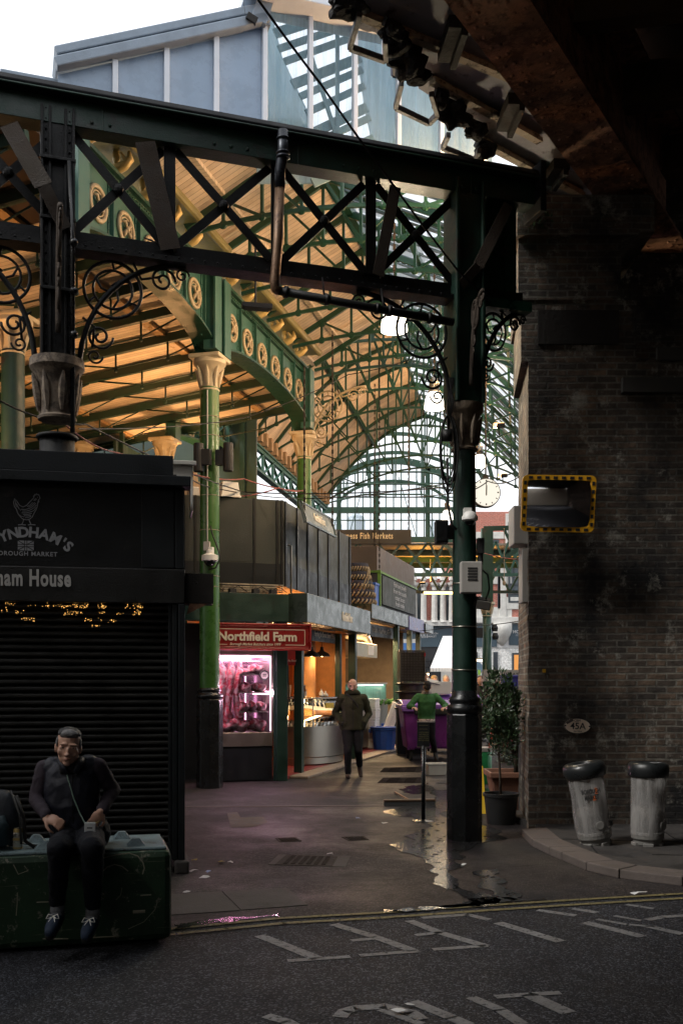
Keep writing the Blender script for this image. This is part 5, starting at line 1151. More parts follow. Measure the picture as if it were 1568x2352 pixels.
for i, (x, y, h_, r, lb, col_) in enumerate(((.05, -.75, .22, .035, 'tall sauce bottle with white label on the counter', (.30, .12, .03)), (-.12, -.85, .13, .033, 'short jar with white label beside the tall sauce bottle', (.25, .08, .02)), (-.55, -.55, .24, .05, 'large pickle jar at the left end of the counter', (.35, .28, .10)), (-.62, -.35, .2, .05, 'squat pickle jar behind the large one', (.22, .12, .05)))):
    o = thing('bottle', lb, 'bottle', on_counter(x+.15, y, 1.386), 0, 'bottles and jars on the counter'); mb = MB(); mb.lathe([(r, 0), (r, h_*.62), (r*.45, h_*.78), (r*.42, h_)], (0, 0, 0), 14); mb.build('glass_body', mat('sauce glass %d' % i, col_, .15, var=.1, bump=0, coat=.5), o, smooth=True)
    mb = MB(); mb.lathe([(r+.001, h_*.12), (r+.001, h_*.5)], (0, 0, 0), 14, cap=False); mb.build('paper_label', M['white'], o); mb = MB(); mb.lathe([(r*.5, h_), (r*.5, h_+.02)], (0, 0, 0), 12); mb.build('cap', M['white'], o)
for i, (x, y) in enumerate(((.42, -.35), (.50, -.28), (.46, -.2), (.40, -.27))):
    mb = MB(); mb.lathe([(.004, .0), (.045, .01), (.05, .03), (.03, .06), (.008, .09), (.006, .12)], (0, 0, 0), 12); o = mb.build('garlic_bulb', M['poly'], smooth=True); o.location = on_counter(x, y, 1.386+(.045 if i == 3 else 0)); tag(o, 'white garlic bulb in the small heap on the counter', 'garlic', 'garlic bulbs heaped on the counter')
o = thing('card_stand', 'clear sloped menu stand with paper on the counter', 'stand', on_counter(-.28, -.62, 1.386), NS.a-R(5)); mb = MB(); mb.obox((0, 0, .12), .30, .008, .25, (-.35, 0, 0)); mb.build('sheet', M['poly'], o); mb = MB(); mb.box(-.15, .15, -.05, .08, 0, .01); mb.build('foot', M['clear'], o)
# pendant shades
BULB = glow('warm bulb', (1, .62, .28), 40.)
for u, lb in ((715, 'black pendant shade over the counter, nearer the red sign'), (739, 'black pendant shade over the counter, nearer the dark slogan board')):
    p = NS.atx(u, 1504, -.35); o = thing('pendant_lamp', lb, 'pendant lamp', NS.w(p.x, p.y, p.z), 0, 'black pendant shades'); mb = MB(); mb.lathe([(.175, -.04), (.17, -.03), (.13, .03), (.05, .07), (.035, .11), (.03, .16)], (0, 0, 0), 20, cap=False); mb.build('lamp_shade', M['rubber'], o, smooth=True)
    mb = MB(); mb.tube([(0, 0, .15), (0, 0, .9)], .006, 5); mb.build('flex', M['wire'], o); mb = MB(); mb.ell((0, 0, .0), .035, .035, .04); mb.build('bulb', BULB, o)
    lamp('bulb_light', 'POINT', (0, 0, -.08), 9, (1, .6, .28), o, .04)
o = thing('slogan_board', 'dark hanging board with narrow lettering inside the butcher stall', 'sign', NS.w(-.16, 0), NS.a)
p, q = NS.atx(714, 1458, -.16), NS.atx(768, 1458, -.16); zc_ = NS.atx(740, 1459, -.16).z
mb = MB(); mb.box(-.02, .02, p.y, q.y, zc_-.14, zc_+.14); mb.build('board', M['black'], o); text('lettering', 'Farming for flavour since 1996', .15, (.026, (p.y+q.y)/2, zc_), (R(90), 0, R(90)), M['lettercream'], o, .002, .0, sx=(q.y-p.y)/2.25)
mb = MB(); mb.tube([(0, p.y+.2, zc_+.14), (0, p.y+.2, zf0)], .004, 5); mb.tube([(0, q.y-.2, zc_+.14), (0, q.y-.2, zf0)], .004, 5); mb.build('hanger', M['wire'], o)
o = thing('small_sign', 'small dark red notice board beside the meat cabinet post', 'sign', NF.w(.16, .35), NF.a); mb = MB(); z_ = NF.at(660, 1510, .35).z; mb.box(-.02, .16, 0, .02, z_-.14, z_+.22); mb.build('board', M['red'], o); text('lettering', 'ed As Beef', .05, (.07, -.005, z_-.06), FACE, M['letter'], o, .001)
# cables and taps hanging by the post
o = thing('cable_bundle', 'bundle of black cables and blue plugs hanging by the side post', 'cables', NF.w(.22, .75), NF.a); mb = MB()
for k in range(5): mb.tube([(.02*k, .01*k, 2.3), (.02*k-.02*math.sin(k), .02, 1.4), (.015*k-.03, .0, .7), (.02*k-.05, 0, .1)], .012, 5)
mb.build('cable', M['wire'], o)
mb = MB(); mb.ell((-.0, -.03, .78), .035, .03, .04); mb.ell((-.03, -.03, .58), .035, .03, .04); mb.build('plug', mat('blue plug', (.03, .16, .5), .4), o)
mb = MB(); mb.obox((-.02, -.03, .85), .08, .05, .05, (0, .5, 0)); mb.obox((.0, -.03, .66), .07, .05, .05, (0, .4, 0)); mb.build('tap', M['ltgrey'], o)
# hanging panel sign
q = [NS.atx(u, v, F0+.05) for u, v in ((702, 1149), (772, 1192), (776, 1231), (705, 1200))]
o = thing('hanging_sign', 'grey hanging sign board of the butcher on chains, tilted to the walkway', 'sign', NS.loc, NS.a); xx = F0+.05
y0_, y1_ = q[0].y, q[1].y; zz1, zz0 = q[0].z, q[3].z
mb = MB(); tl_ = .10; mb.add([(xx, y0_, zz0), (xx, y1_, zz0), (xx-tl_, y1_, zz1), (xx-tl_, y0_, zz1), (xx-.04, y0_, zz0), (xx-.04, y1_, zz0), (xx-tl_-.04, y1_, zz1), (xx-tl_-.04, y0_, zz1)], [(0, 1, 2, 3), (7, 6, 5, 4), (0, 4, 5, 1), (1, 5, 6, 2), (2, 6, 7, 3), (3, 7, 4, 0)]); mb.build('board', mat('grey slate board', (.085, .11, .115), .5, var=.1), o, bevel=.004)
mb = MB(); f = lambda y, k: (xx-tl_*k+.006, y, zz0+(zz1-zz0)*k)
for a, b in ((f(y0_, .03), f(y1_, .03)), (f(y0_, .97), f(y1_, .97)), (f(y0_+.02, 0), f(y0_+.02, 1)), (f(y1_-.02, 0), f(y1_-.02, 1))): mb.bar(a, b, .02, .03)
mb.build('frame', M['fascia'], o); text('lettering', 'Northfield Farm', .20, (xx-tl_*.5+.012, (y0_+y1_)/2, (zz0+zz1)/2), (R(90)-.2, 0, R(90)), M['lettercream'], o, .003, .004, sx=.52)
def chain(mb, x, y, z0, z1):
    n = int((z1-z0)/.07)
    for i in range(n):
        z = z0+(z1-z0)*(i+.5)/n
        if i % 2: mb.bar((x-.018, y, z), (x+.018, y, z), .012, .075)
        else: mb.bar((x, y-.018, z), (x, y+.018, z), .012, .075)
mb = MB(); chain(mb, xx-.05, y0_+.08, zz0, 7.0); mb.build('chain', M['iron'], o); mb = MB(); chain(mb, xx-.05, y1_-.08, zz0+.2, 8.2); mb.build('chain', M['iron'], o)
# clutter on the butcher stall roof
zr_ = zT
BX = [('storage_tub', 'upside down white plastic tub on the butcher stall roof', 520, .33, .26, 'poly', 'tub'), ('cardboard_box', 'taller cardboard box on the roof left of the green column', 437, .30, .42, 'card', 'box'), ('cardboard_box', 'small cardboard box on the roof against the green column', 458, .2, .26, 'card', 'box'), ('plastic_box', 'clear plastic box with pale lid on the butcher stall roof', 446, .16, .14, 'ltgrey', 'box')]
for nm, lb, u, w2, h2, mm, ct in BX:
    p = NF.at(u, 1140, .25 if u > 500 else .1); o = thing(nm, lb, ct, NF.w(p.x, .3 if 'cardboard' in nm else .12, zr_), NF.a+.1)
    mb = MB(); mb.lathe([(w2*.72, 0), (w2*.58, h2)], (0, 0, 0), 4, ph=math.pi/4); mb.build('body', M[mm], o, bevel=.008)
    mb = MB(); mb.lathe([(w2*.75, .0), (w2*.75, .03)] if nm == 'storage_tub' else [(w2*.60, h2), (w2*.60, h2+.012)], (0, 0, 0), 4, ph=math.pi/4); mb.build('rim', M['white'] if mm != 'card' else M['card'], o)
# ================================================================ fish stall beyond
FS = Frame(.70, 23.0, -15.2)
t = fthing('market_stall', 'fish stall with steel fascia, extractor hood and lit counter', 'stall', FS)
zf1, zf0 = FS.atx(854, 1386).z, FS.atx(854, 1420).z
SLF = FS.atx(938, 1400).y; SE = FS.atx(972, 1400).y
mb = MB(); mb.box(-.35, 0, 0, SLF, zf0, zf1); mb.box(-.8, -.35, .0, .1, zf0, zf1); mb.build('fascia', M['fascia'], t, bevel=.01)
mb = MB(); mb.box(-.35, .02, SLF+.02, SE, zf0-.05, zf1-.02); mb.build('picture_panel', mat('purple fish picture', (.12, .12, .30), .35, var=.5, scale=7, stain=(.5, .16, .10), stain_amt=.6, stain_scale=6), t)
mb = MB(); mb.box(-.5, .06, SE+.05, SE+1.3, zf0, zf1-.1); mb.build('end_fascia', M['fascia'], t)
for y in (FS.atx(916, 1500).y, FS.atx(946, 1500).y, FS.atx(966, 1500).y):
    mb = MB(); mb.box(-.16, -.02, y, y+.13, 0, zf0); mb.build('post', M['dkgreen'], t, bevel=.01)
mb = MB(); mb.box(-2.6, -.1, 0, SE, zf0-.03, zf0-.0); mb.build('ceiling', mat('warm ply ceiling', (.42, .26, .12), .6, var=.15), t)
mb = MB(); mb.box(-2.6, -2.55, .2, SE, .0, zf0); mb.box(-2.6, -.6, SE-.05, SE, 0, zf0); mb.build('back_wall', mat('brown back wall', (.16, .12, .08), .6, var=.3), t)
p0, p1 = FS.atx(832, 1500, -.9), FS.atx(912, 1500, -.9)
mb = MB(); zh0, zh1 = FS.atx(870, 1514, -.7).z, FS.atx(870, 1484, -.7).z; mb.box(-1.6, -.55, .3, SLF-1.4, zh0, zh1); mb.build('extractor_hood', mat('dull steel hood', (.42, .36, .27), .4, metal=.8, var=.1), t, bevel=.01)
mb = MB(); mb.tube([(-1.2, .3, zf0-.2), (-.9, 2.5, zf0-.22), (-.9, 3.0, zh1)], .2, 16); mb.build('duct', M['steel'], t, smooth=True)
mb = MB(); mb.box(-.548, -.54, 1.9, 2.5, zh0+.07, zh1-.05); mb.build('notice', M['poly'], t)
zc0, zc1 = FS.atx(870, 1607, -.4).z, FS.atx(870, 1572, -.4).z
mb = MB(); mb.box(-1.3, -.4, .35, SLF-.8, .1, zc0); mb.build('counter', M['steel'], t, bevel=.01)
mb = MB(); mb.box(-1.2, -.45, .35, SLF-.8, zc0, zc1); mb.build('glass_case', pane_mat('green lit glass', (.30, .55, .45), .35, tl=.5), t)
mb = MB(); mb.box(-1.25, -.42, .3, SLF-.75, zc1, zc1+.04); mb.build('case_top', M['steel'], t)
mb = MB(); mb.box(-.6, -.5, .4, SLF-.9, zc1-.035, zc1-.01); mb.build('case_light', glow('case tube', (.8, 1, .85), 9.), t)
mb = MB()
for i in range(60):
    mb.ell((-.43+.04*random.random(), .6+4.3*random.random(), zc0-.12+.08*random.random()), .05, .05, .05, 6, 5, None, .5, 20)
mb.build('greenery', mat('parsley', (.05, .16, .02), .6, var=.4), t)
o = thing('shop_board', 'dark board with faded lettering hung inside the fish stall', 'sign', FS.loc, FS.a); p, q = FS.atx(844, 1448, -.25), FS.atx(905, 1460, -.25)
mb = MB(); mb.bar((-.25, p.y, p.z+.02), (-.25, q.y, q.z+.05), .03, .30); mb.build('board', M['black'], o); text('lettering', 'Fish Market Grill', .2, (-.225, (p.y+q.y)/2, (p.z+q.z)/2+.04), (R(90), 0, R(90)), M['oldcream'], o, .002, 0, sx=(q.y-p.y)/1.9)
o = thing('roof_box', 'brown upper box above the fish stall with lime green edging', 'box', FS.loc, FS.a)
za, zb_ = FS.atx(950, 1288, -.3).z, FS.atx(950, 1336, -.3).z
mb = MB(); mb.box(-3.0, -.25, 1.6, 6.4, zf1+.85, zf1+1.55); mb.build('upper_case', mat('brown panel', (.11, .085, .07), .6, var=.15), o, bevel=.01)
mb = MB(); mb.box(-3.0, -.12, 1.2, 6.0, zf1+.02, zf1+.84); mb.build('lower_case', mat('dark brown panel', (.045, .04, .035), .6, var=.2), o)
mb = MB(); mb.box(-.14, -.06, 1.17, 1.23, zf1+.02, zf1+.9); mb.box(-3.0, -.06, 1.15, 1.21, zf1+.84, zf1+.89); mb.box(-.14, -.08, 1.2, 6.0, zf1+.84, zf1+.89); mb.build('edging', mat('lime edging', (.12, .25, .03), .5), o)
mb = MB(); mb.box(-.10, -.05, 1.35, 5.6, zf1+.08, zf1+.78); mb.build('menu_board', M['stallgrey'], o)
for k in range(4): text('lettering', ('Fish and shells', 'from the south', 'coast boats', 'fresh daily')[k], .17, (-.045, 3.4, zf1+.68-.16*k), (R(90), 0, R(90)), M['letter'], o, .001, 0, sx=1.6)
# hanging long sign
o = thing('hanging_sign', 'long brown hanging sign of the fish stall with cream capitals', 'sign', P(868, 1565, 25.5)*1, 0); o.location.z = 0; FRM[o.name] = Matrix.Translation(o.location).inverted()
zz = CAMH+25.5*(1565-1233)/FL; sc_ = 25.5/FL
mb = MB(); mb.box(-125*sc_, 76*sc_, -.05, .05, zz-17*sc_, zz+16*sc_); mb.build('board', mat('brown black sign', (.028, .022, .014), .5, var=.2), o, bevel=.008); text('lettering', 'Furness Fish Markets', .215, (34*sc_, -.055, zz+.01), FACE, mat('warm cream letters', (.78, .62, .36), .5, var=.05, bump=0), o, .003, .005, align='RIGHT', sx=.66, space=1.15)
mb = MB(); chain(mb, -8*sc_, -.08, zz-.35, 9.3); mb.build('chain', M['iron'], o); mb = MB(); chain(mb, 70*sc_, 0, zz+.1, 9.3); mb.build('chain', M['iron'], o)
# rope-bound lobster pots and crates on the fish stall roof
ROPE = mat('rope net', (.30, .24, .15), .9, var=.5, scale=14, bump=.8, bscale=40); ROPEB = mat('blue black net', (.03, .032, .05), .9, var=.5, bump=.8)
o = thing('lobster_pot', 'stack of rope bound lobster pots on the fish stall roof corner', 'lobster pot', FS.w(-.45, .45, zf1), FS.a)
for k, (r, z) in enumerate(((.42, 0), (.40, .17), (.36, .36), (.30, .58), (.26, .78))):
    mb = MB(); mb.lathe([(r, 0), (r*1.0, .12), (r*.93, .2)], (0, 0, z), 18); mb.build('net', ROPEB, o, smooth=True)
    mb = MB(); 
    for q in range(26):
        a = 2*math.pi*q/26; mb.tube([(r*1.02*math.cos(a), r*1.02*math.sin(a), z), (r*1.06*math.cos(a+.12), r*1.06*math.sin(a+.12), z+.06), (r*1.0*math.cos(a+.2), r*1.0*math.sin(a+.2), z+.11)], .022, 5)
    mb.build('rope', ROPE, o, smooth=True)
mb = MB()
for q in range(8):
    a = random.random()*6.28; pts = [(.40*math.cos(a+.3*i)*(1-.07*i), .40*math.sin(a+.3*i)*(1-.07*i), .15+.17*i+.05*random.random()) for i in range(5)]; mb.tube(pts, .018, 5)
mb.build('loose_rope', ROPE, o, smooth=True)
BL = mat('blue plastic', (.02, .09, .42), .4, var=.15, bump=.1)
o = thing('plastic_crate', 'blue plastic crate beside the rope pots', 'crate', FS.w(-.2, 1.0, zf1), FS.a); mb = MB(); mb.box(-.12, .1, -.25, .25, 0, .55); mb.build('crate_body', BL, o, bevel=.01); mb = MB(); mb.box(-.14, .12, -.27, .27, .5, .56); mb.build('rim', BL, o, bevel=.008)
o = thing('folded_tarp', 'folded blue tarpaulin on top of the brown roof box', 'tarpaulin', FS.w(-1.7, 2.2, zf1+1.55), FS.a); mb = MB()
mb.box(-.55, .55, -.3, .3, 0, .07); mb.box(-.5, .56, -.28, .28, .07, .14); mb.build('fabric', BL, o, bevel=.02)
# ================================================================ concrete block in front
BK = Frame(-1.10, 6.46, 14.7)
t = fthing('concrete_block', 'scuffed dark green concrete barrier block with raised pyramid nubs', 'concrete block', BK); BH = .62
def block_mat():
    m, nt = _nt('scuffed green concrete paint'); L = nt.links.new
    out = _n(nt, 'ShaderNodeOutputMaterial'); b = _n(nt, 'ShaderNodeBsdfPrincipled', Roughness=.55); tc = _n(nt, 'ShaderNodeTexCoord')
    n1 = _n(nt, 'ShaderNodeTexNoise', Scale=3., Detail=8., Roughness=.7); L(tc.outputs['Object'], n1.inputs['Vector'])
    c = ramp(nt, n1.outputs['Fac'], [(.3, (.006, .022, .010)), (.7, (.018, .058, .024))]).outputs['Color']
    mp = _n(nt, 'ShaderNodeMapping'); mp.inputs['Scale'].default_value = (38, 6, 2.2); L(tc.outputs['Object'], mp.inputs['Vector'])
    n2 = _n(nt, 'ShaderNodeTexNoise', Scale=1., Detail=7., Roughness=.75); L(mp.outputs[0], n2.inputs['Vector'])
    n4 = _n(nt, 'ShaderNodeTexNoise', Scale=2.2, Detail=5.); L(tc.outputs['Object'], n4.inputs['Vector'])
    ml = _n(nt, 'ShaderNodeMath', operation='MULTIPLY'); L(n2.outputs['Fac'], ml.inputs[0]); L(n4.outputs['Fac'], ml.inputs[1])
    c = mix(nt, ramp(nt, ml.outputs[0], [(.335, (0, 0, 0)), (.38, (1, 1, 1))]).outputs['Color'], c, (.13, .12, .085, 1))
    n3 = _n(nt, 'ShaderNodeTexNoise', Scale=7.5, Detail=10., Roughness=.8); L(tc.outputs['Object'], n3.inputs['Vector'])
    c = mix(nt, ramp(nt, n3.outputs['Fac'], [(.565, (0, 0, 0)), (.61, (1, 1, 1))]).outputs['Color'], c, (.22, .21, .165, 1))
    mp2 = _n(nt, 'ShaderNodeMapping'); mp2.inputs['Scale'].default_value = (2.0, 6, 34); L(tc.outputs['Object'], mp2.inputs['Vector'])
    n5 = _n(nt, 'ShaderNodeTexNoise', Scale=1., Detail=6., Roughness=.7); L(mp2.outputs[0], n5.inputs['Vector'])
    c = mix(nt, ramp(nt, n5.outputs['Fac'], [(.59, (0, 0, 0)), (.64, (1, 1, 1))]).outputs['Color'], c, (.10, .12, .075, 1))
    L(c, b.inputs['Base Color']); bp = _n(nt, 'ShaderNodeBump', Strength=.4, Distance=.015); L(n3.outputs['Fac'], bp.inputs['Height']); L(bp.outputs[0], b.inputs['Normal']); L(b.outputs[0], out.inputs['Surface']); return m
BM = block_mat(); BT = mat('worn block top with painted skylight', (.13, .19, .21), .6, var=.3, bump=.4, stain=(.05, .06, .055), stain_amt=.55, stain_scale=6)  # block top and nubs: blue skylight painted into the worn colour
mb = MB(); mb.box(-2.2, 0, 0, .62, .02, BH-.012); mb.build('block_body', BM, t, bevel=.045)
mb = MB(); mb.box(-2.17, -.03, .03, .59, BH-.02, BH+.004); mb.build('top_face', BT, t, bevel=.02)
def nub(x, y, w2, h2):
    b = MB(); b.add([(x-w2, y-w2, BH), (x+w2, y-w2, BH), (x+w2, y+w2, BH), (x-w2, y+w2, BH), (x-w2*.35, y-w2*.35, BH+h2), (x+w2*.35, y-w2*.35, BH+h2), (x+w2*.35, y+w2*.35, BH+h2), (x-w2*.35, y+w2*.35, BH+h2)], [(4, 5, 6, 7), (0, 1, 5, 4), (1, 2, 6, 5), (2, 3, 7, 6), (3, 0, 4, 7)]); b.build('nub', BT, t, bevel=.004)
for x, y in ((-.22, .14), (-.30, .46), (-.80, .14), (-.86, .46), (-1.22, .14), (-1.22, .46), (-.02-.5, .46)): 
    if x != -.52: nub(x, y, .062, .05)
SC = mat('scraped bare paint', (.30, .28, .21), .7, var=.2)
mb = MB()
def scr(pts, r=.004):
    q = [BK.at(.28*x, 1631+.28*y, -.0005) for x, y in pts]; mb.tube(q, r, 5, cap=False, flat=.3)
scr([(850, 1215), (950, 1190), (1060, 1178), (1130, 1200), (1172, 1255), (1183, 1300), (1168, 1350)]); scr([(840, 1330), (880, 1290), (940, 1270), (1000, 1285), (1050, 1325)]); scr([(142, 1500), (140, 1590), (132, 1690)], .003)
scr([(1150, 1525), (1240, 1518)], .004); scr([(1090, 1660), (1190, 1655)], .011); scr([(350, 1880), (560, 1880)], .004); scr([(760, 1870), (940, 1860)], .004); scr([(1290, 1580), (1270, 1640), (1180, 1740), (1050, 1800)], .002); scr([(110, 1270), (150, 1350), (230, 1320), (200, 1280)], .003); scr([(1000, 1460), (990, 1520), (950, 1560)], .002); scr([(300, 1580), (420, 1576)], .003)
mb.build('scrape', SC, t)
# ---- beer can and backpack
def bk(u, v, z=BH+.004):
    k = G(u, v, z); return k
c = bk(41, 1951); o = thing('drink_can', 'white and gold beer can standing on the green block', 'can', c)
mb = MB(); mb.lathe([(.026, 0), (.031, .008), (.031, .122), (.027, .135)], (0, 0, 0), 20); mb.build('can_body', mat('can white', (.55, .54, .48), .3, metal=.3, var=.1), o, smooth=True)
mb = MB(); mb.lathe([(.0312, .11), (.0312, .122), (.0275, .135)], (0, 0, 0), 20, cap=False); mb.lathe([(.0312, .006), (.0312, .016)], (0, 0, 0), 20, cap=False); mb.build('gold_band', M['gold'], o, smooth=True)
mb = MB(); mb.lathe([(.0268, .135), (.0268, .139)], (0, 0, 0), 20); mb.build('lid', M['steel'], o)
mb = MB(); mb.box(-.022, .02, -.0335, -.031, .06, .075); mb.build('label_print', M['gold'], o)
c = bk(5, 1952); o = thing('backpack', 'dark navy backpack resting on the block beside the can', 'backpack', c+Vector((-.03, .06, 0)), R(10)); FB = mat('navy nylon', (.012, .016, .024), .6, var=.35, bump=.35, bscale=30)
mb = MB(); mb.loft([((0, 0, 0), .13, .09), ((0, 0, .08), .15, .11), ((0, .01, .22), .145, .105), ((-.01, .02, .33), .11, .08), ((-.02, .03, .38), .05, .04)], 16); mb.build('pack_body', FB, o, smooth=True, mods=[('SUBSURF', dict(levels=1, render_levels=1))])
mb = MB(); mb.loft([((-.02, -.09, .03), .09, .04), ((-.02, -.10, .15), .09, .045), ((-.02, -.08, .22), .06, .03)], 14); mb.build('front_pocket', mat('teal nylon', (.015, .04, .05), .6, var=.3, bump=.3), o, smooth=True)
mb = MB(); mb.tube([(.10, -.03, .34), (.15, -.06, .2), (.16, -.06, .05), (.22, -.08, .01)], .012, 6, flat=.4); mb.tube([(.06, -.0, .37), (.13, -.09, .22), (.14, -.1, .04), (.25, -.02, .012), (.33, .05, .012)], .012, 6, flat=.4); mb.build('strap', M['rubber'], o, smooth=True)
mb = MB(); mb.ell((.10, -.11, .10), .008, .006, .012); mb.ell((.06, -.115, .03), .007, .006, .007); mb.build('buckle', M['steel'], o)
# ================================================================ brick pier
PR = Frame(2.12, 11.30, 0.)
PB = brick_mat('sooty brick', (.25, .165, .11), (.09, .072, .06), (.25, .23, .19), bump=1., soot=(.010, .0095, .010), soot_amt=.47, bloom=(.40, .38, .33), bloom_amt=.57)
t = fthing('brick_pier', 'massive sooty brick bridge pier with ragged white edge on the right', 'pier', PR)
zz = lambda v: PR.at(1300, v).z; xx = lambda u: PR.at(u, 1300).x
def ragged(x0, x1, y0, y1, z0, z1, name, m, edge=True):
    b = MB(); n = int((z1-z0)/.075); vs = []; fs = []
    for i in range(n+1):
        z = z0+(z1-z0)*i/n; e = (.018*noise.noise(Vector((z*3.1, 7, 0)))+.022*noise.noise(Vector((z*9, 3, 0)))) if edge else 0
        if edge and z > 3: e = e*.3
        vs += [(x0+e, y0, z), (x1, y0, z), (x1, y1, z), (x0+e*.4+.17, y1, z)]
    for i in range(n):
        for k in range(4): fs.append((4*i+k, 4*i+(k+1) % 4, 4*i+4+(k+1) % 4, 4*i+4+k))
    fs += [(3, 2, 1, 0), (4*n, 4*n+1, 4*n+2, 4*n+3)]; b.add(vs, fs); return b.build(name, m, t)
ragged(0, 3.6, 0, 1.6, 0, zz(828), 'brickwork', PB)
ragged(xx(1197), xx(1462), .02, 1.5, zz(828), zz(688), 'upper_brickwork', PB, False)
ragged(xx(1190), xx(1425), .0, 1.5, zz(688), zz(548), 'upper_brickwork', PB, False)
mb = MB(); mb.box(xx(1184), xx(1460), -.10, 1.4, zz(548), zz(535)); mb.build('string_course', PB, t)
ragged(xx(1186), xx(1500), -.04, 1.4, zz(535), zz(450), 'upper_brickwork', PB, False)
mb = MB(); mb.box(xx(1425), xx(1600), -.07, .0, zz(905), zz(870)); mb.box(xx(1505), xx(1600), -.05, .0, zz(830), zz(800)); mb.build('stone_ledge', mat('sooty stone', (.05, .047, .042), .8, var=.3, bump=.3), t, bevel=.01)
mb = MB(); mb.box(xx(1235), xx(1420), -.006, .02, zz(790), zz(712)); mb.build('blank_panel', M['soot'], t)
mb = MB(); mb.box(1.25, 9, 1.7, 2.0, 0, 10.5); mb.build('rear_wall', PB, t)
mb = MB(); mb.box(xx(1215)+.15, xx(1222)+.15, -.02, .0, zz(1545), zz(1537)); mb.build('yellow_tag', M['yellow'], t)
MT_ = mat('mortar edge', (.30, .26, .21), .85, var=.3, bump=.5, bscale=50, stain=(.10, .08, .06), stain_amt=.5, stain_scale=9)
o = thing('cable_box', 'grey steel cabinet on the pier edge behind the traffic mirror', 'box', PR.loc, 0); a, b = PR.at(1174, 1254, .25), PR.at(1200, 1166, .25)
mb = MB(); mb.box(a.x, a.x+.22, .1, .45, a.z, b.z); mb.build('casing', M['ltgrey'], o, bevel=.012); mb = MB(); c, d = PR.at(1196, 1385, .2), PR.at(1205, 1260, .2); mb.box(c.x, c.x+.12, .12, .35, c.z, d.z); mb.build('trunking', M['ltgrey'], o, bevel=.008)
# ---- traffic mirror
MR_ = Frame(2.12, 10.85, -2.); c = MR_.at(1281, 1157); o = thing('traffic_mirror', 'convex traffic mirror with yellow and black chequered rim', 'mirror', MR_.w(c.x, 0, c.z), MR_.a)
o.rotation_euler = (R(9), R(1.2), MR_.a)
w2, h2 = .395, .305
def rr(w_, h_, r, n=6):
    pts = []
    for cx_, cz_, a0 in ((w_-r, h_-r, 0), (-w_+r, h_-r, 90), (-w_+r, -h_+r, 180), (w_-r, -h_+r, 270)):
        for i in range(n+1): a = R(a0+90*i/n); pts.append((cx_+r*math.cos(a), cz_+r*math.sin(a)))
    return pts
mb = MB(); A_, B_ = rr(w2, h2, .06), rr(w2-.055, h2-.055, .02); n = len(A_)
vs_ = [(a, -.03, b) for a, b in A_]+[(a, -.03, b) for a, b in B_]+[(a, .03, b) for a, b in A_]+[(a, .0, b) for a, b in B_]; fs_ = []
for i in range(n):
    j = (i+1) % n; fs_ += [(i, j, n+j, n+i), (i, 2*n+i, 2*n+j, j), (n+i, n+j, 3*n+j, 3*n+i)]
mb.add(vs_, fs_); mb.build('frame', mat('orange yellow rim', (.85, .42, .015), .45, var=.12, bump=.05), o)
mb = MB()
for i in range(8):
    x = -w2+.085+i*(2*w2-.17)/7
    for z in (h2-.028, -h2+.028): mb.box(x-.022, x+.022, -.034, -.028, z-.014, z+.014)
for i in range(6):
    z = -h2+.085+i*(2*h2-.17)/5
    for x in (w2-.028, -w2+.028): mb.box(x-.014, x+.014, -.034, -.028, z-.02, z+.02)
mb.build('stripe_marking', M['dklet'], o)
mb = MB(); nx, nz = 24, 18; vs_ = []; fs_ = []
for j in range(nz+1):
    for i in range(nx+1):
        a, b = -1+2*i/nx, -1+2*j/nz; vs_.append((a*(w2-.054), -.012-.075*(1-(a*a+b*b)/2), b*(h2-.054)))
for j in range(nz):
    for i in range(nx): fs_.append((j*(nx+1)+i, j*(nx+1)+i+1, (j+1)*(nx+1)+i+1, (j+1)*(nx+1)+i))
mb.add(vs_, fs_); mb.build('mirror_face', mat('mirror', (.82, .82, .84), .06, metal=1., var=.03, bump=0, rvar=.02), o, smooth=True)
mb = MB(); mb.box(-w2+.05, w2-.05, .0, .035, -h2+.05, h2-.05); mb.tube([(0, .03, 0), (.0, .4, -.02)], .03, 8); mb.build('back_shell', M['rubber'], o)
# ---- oval bridge plate
c = PR.at(1326, 1668, -.02); o = thing('number_plate', 'cream oval bridge plate reading 45A screwed to the brick pier', 'plate', PR.w(c.x, -.004, c.z), 0)
o.rotation_euler = (0, R(2), 0)
mb = MB(); n = 40; mb.prism([(.150*math.cos(2*math.pi*i/n), .088*math.sin(2*math.pi*i/n)) for i in range(n)], (-.012, 0), lambda a, b, c: (a, c, b)); mb.build('oval_plate', mat('plate cream', (.88, .72, .58), .45, var=.05, bump=0), o)
mb = MB(); mb.torus((0, 0), 1, .0, lambda a, b, c: (a*.147, -.012, b*.085), 40, 3)
vs_ = []; fs_ = []
for i in range(n):
    a = 2*math.pi*i/n
    for rx, rz in ((.151, .089), (.144, .082)): vs_.append((rx*math.cos(a), -.0135, rz*math.sin(a)))
for i in range(n): j = (i+1) % n; fs_.append((2*i, 2*j, 2*j+1, 2*i+1))
mb = MB(); mb.add(vs_, fs_)
for x in (-.135, .135): mb.ell((x, -.013, 0), .009, .004, .009, 10, 6)
mb.build('rim_line', M['dklet'], o)
text('lettering', '45A', .105, (.005, -.014, -.004), FACE, M['dklet'], o, .001, .001); text('lettering', 'CBM', .036, (-.005, -.014, .06), FACE, M['dklet'], o, .001); text('lettering', '0m 33ch', .027, (.005, -.014, -.062), FACE, M['dklet'], o, .001)
mb = MB(); mb.obox((-.09, -.015, .048), .085, .002, .026, (0, -.55, 0)); mb.build('sticker', mat('torn sticker', (.10, .08, .07), .7, var=.5, scale=110), o)
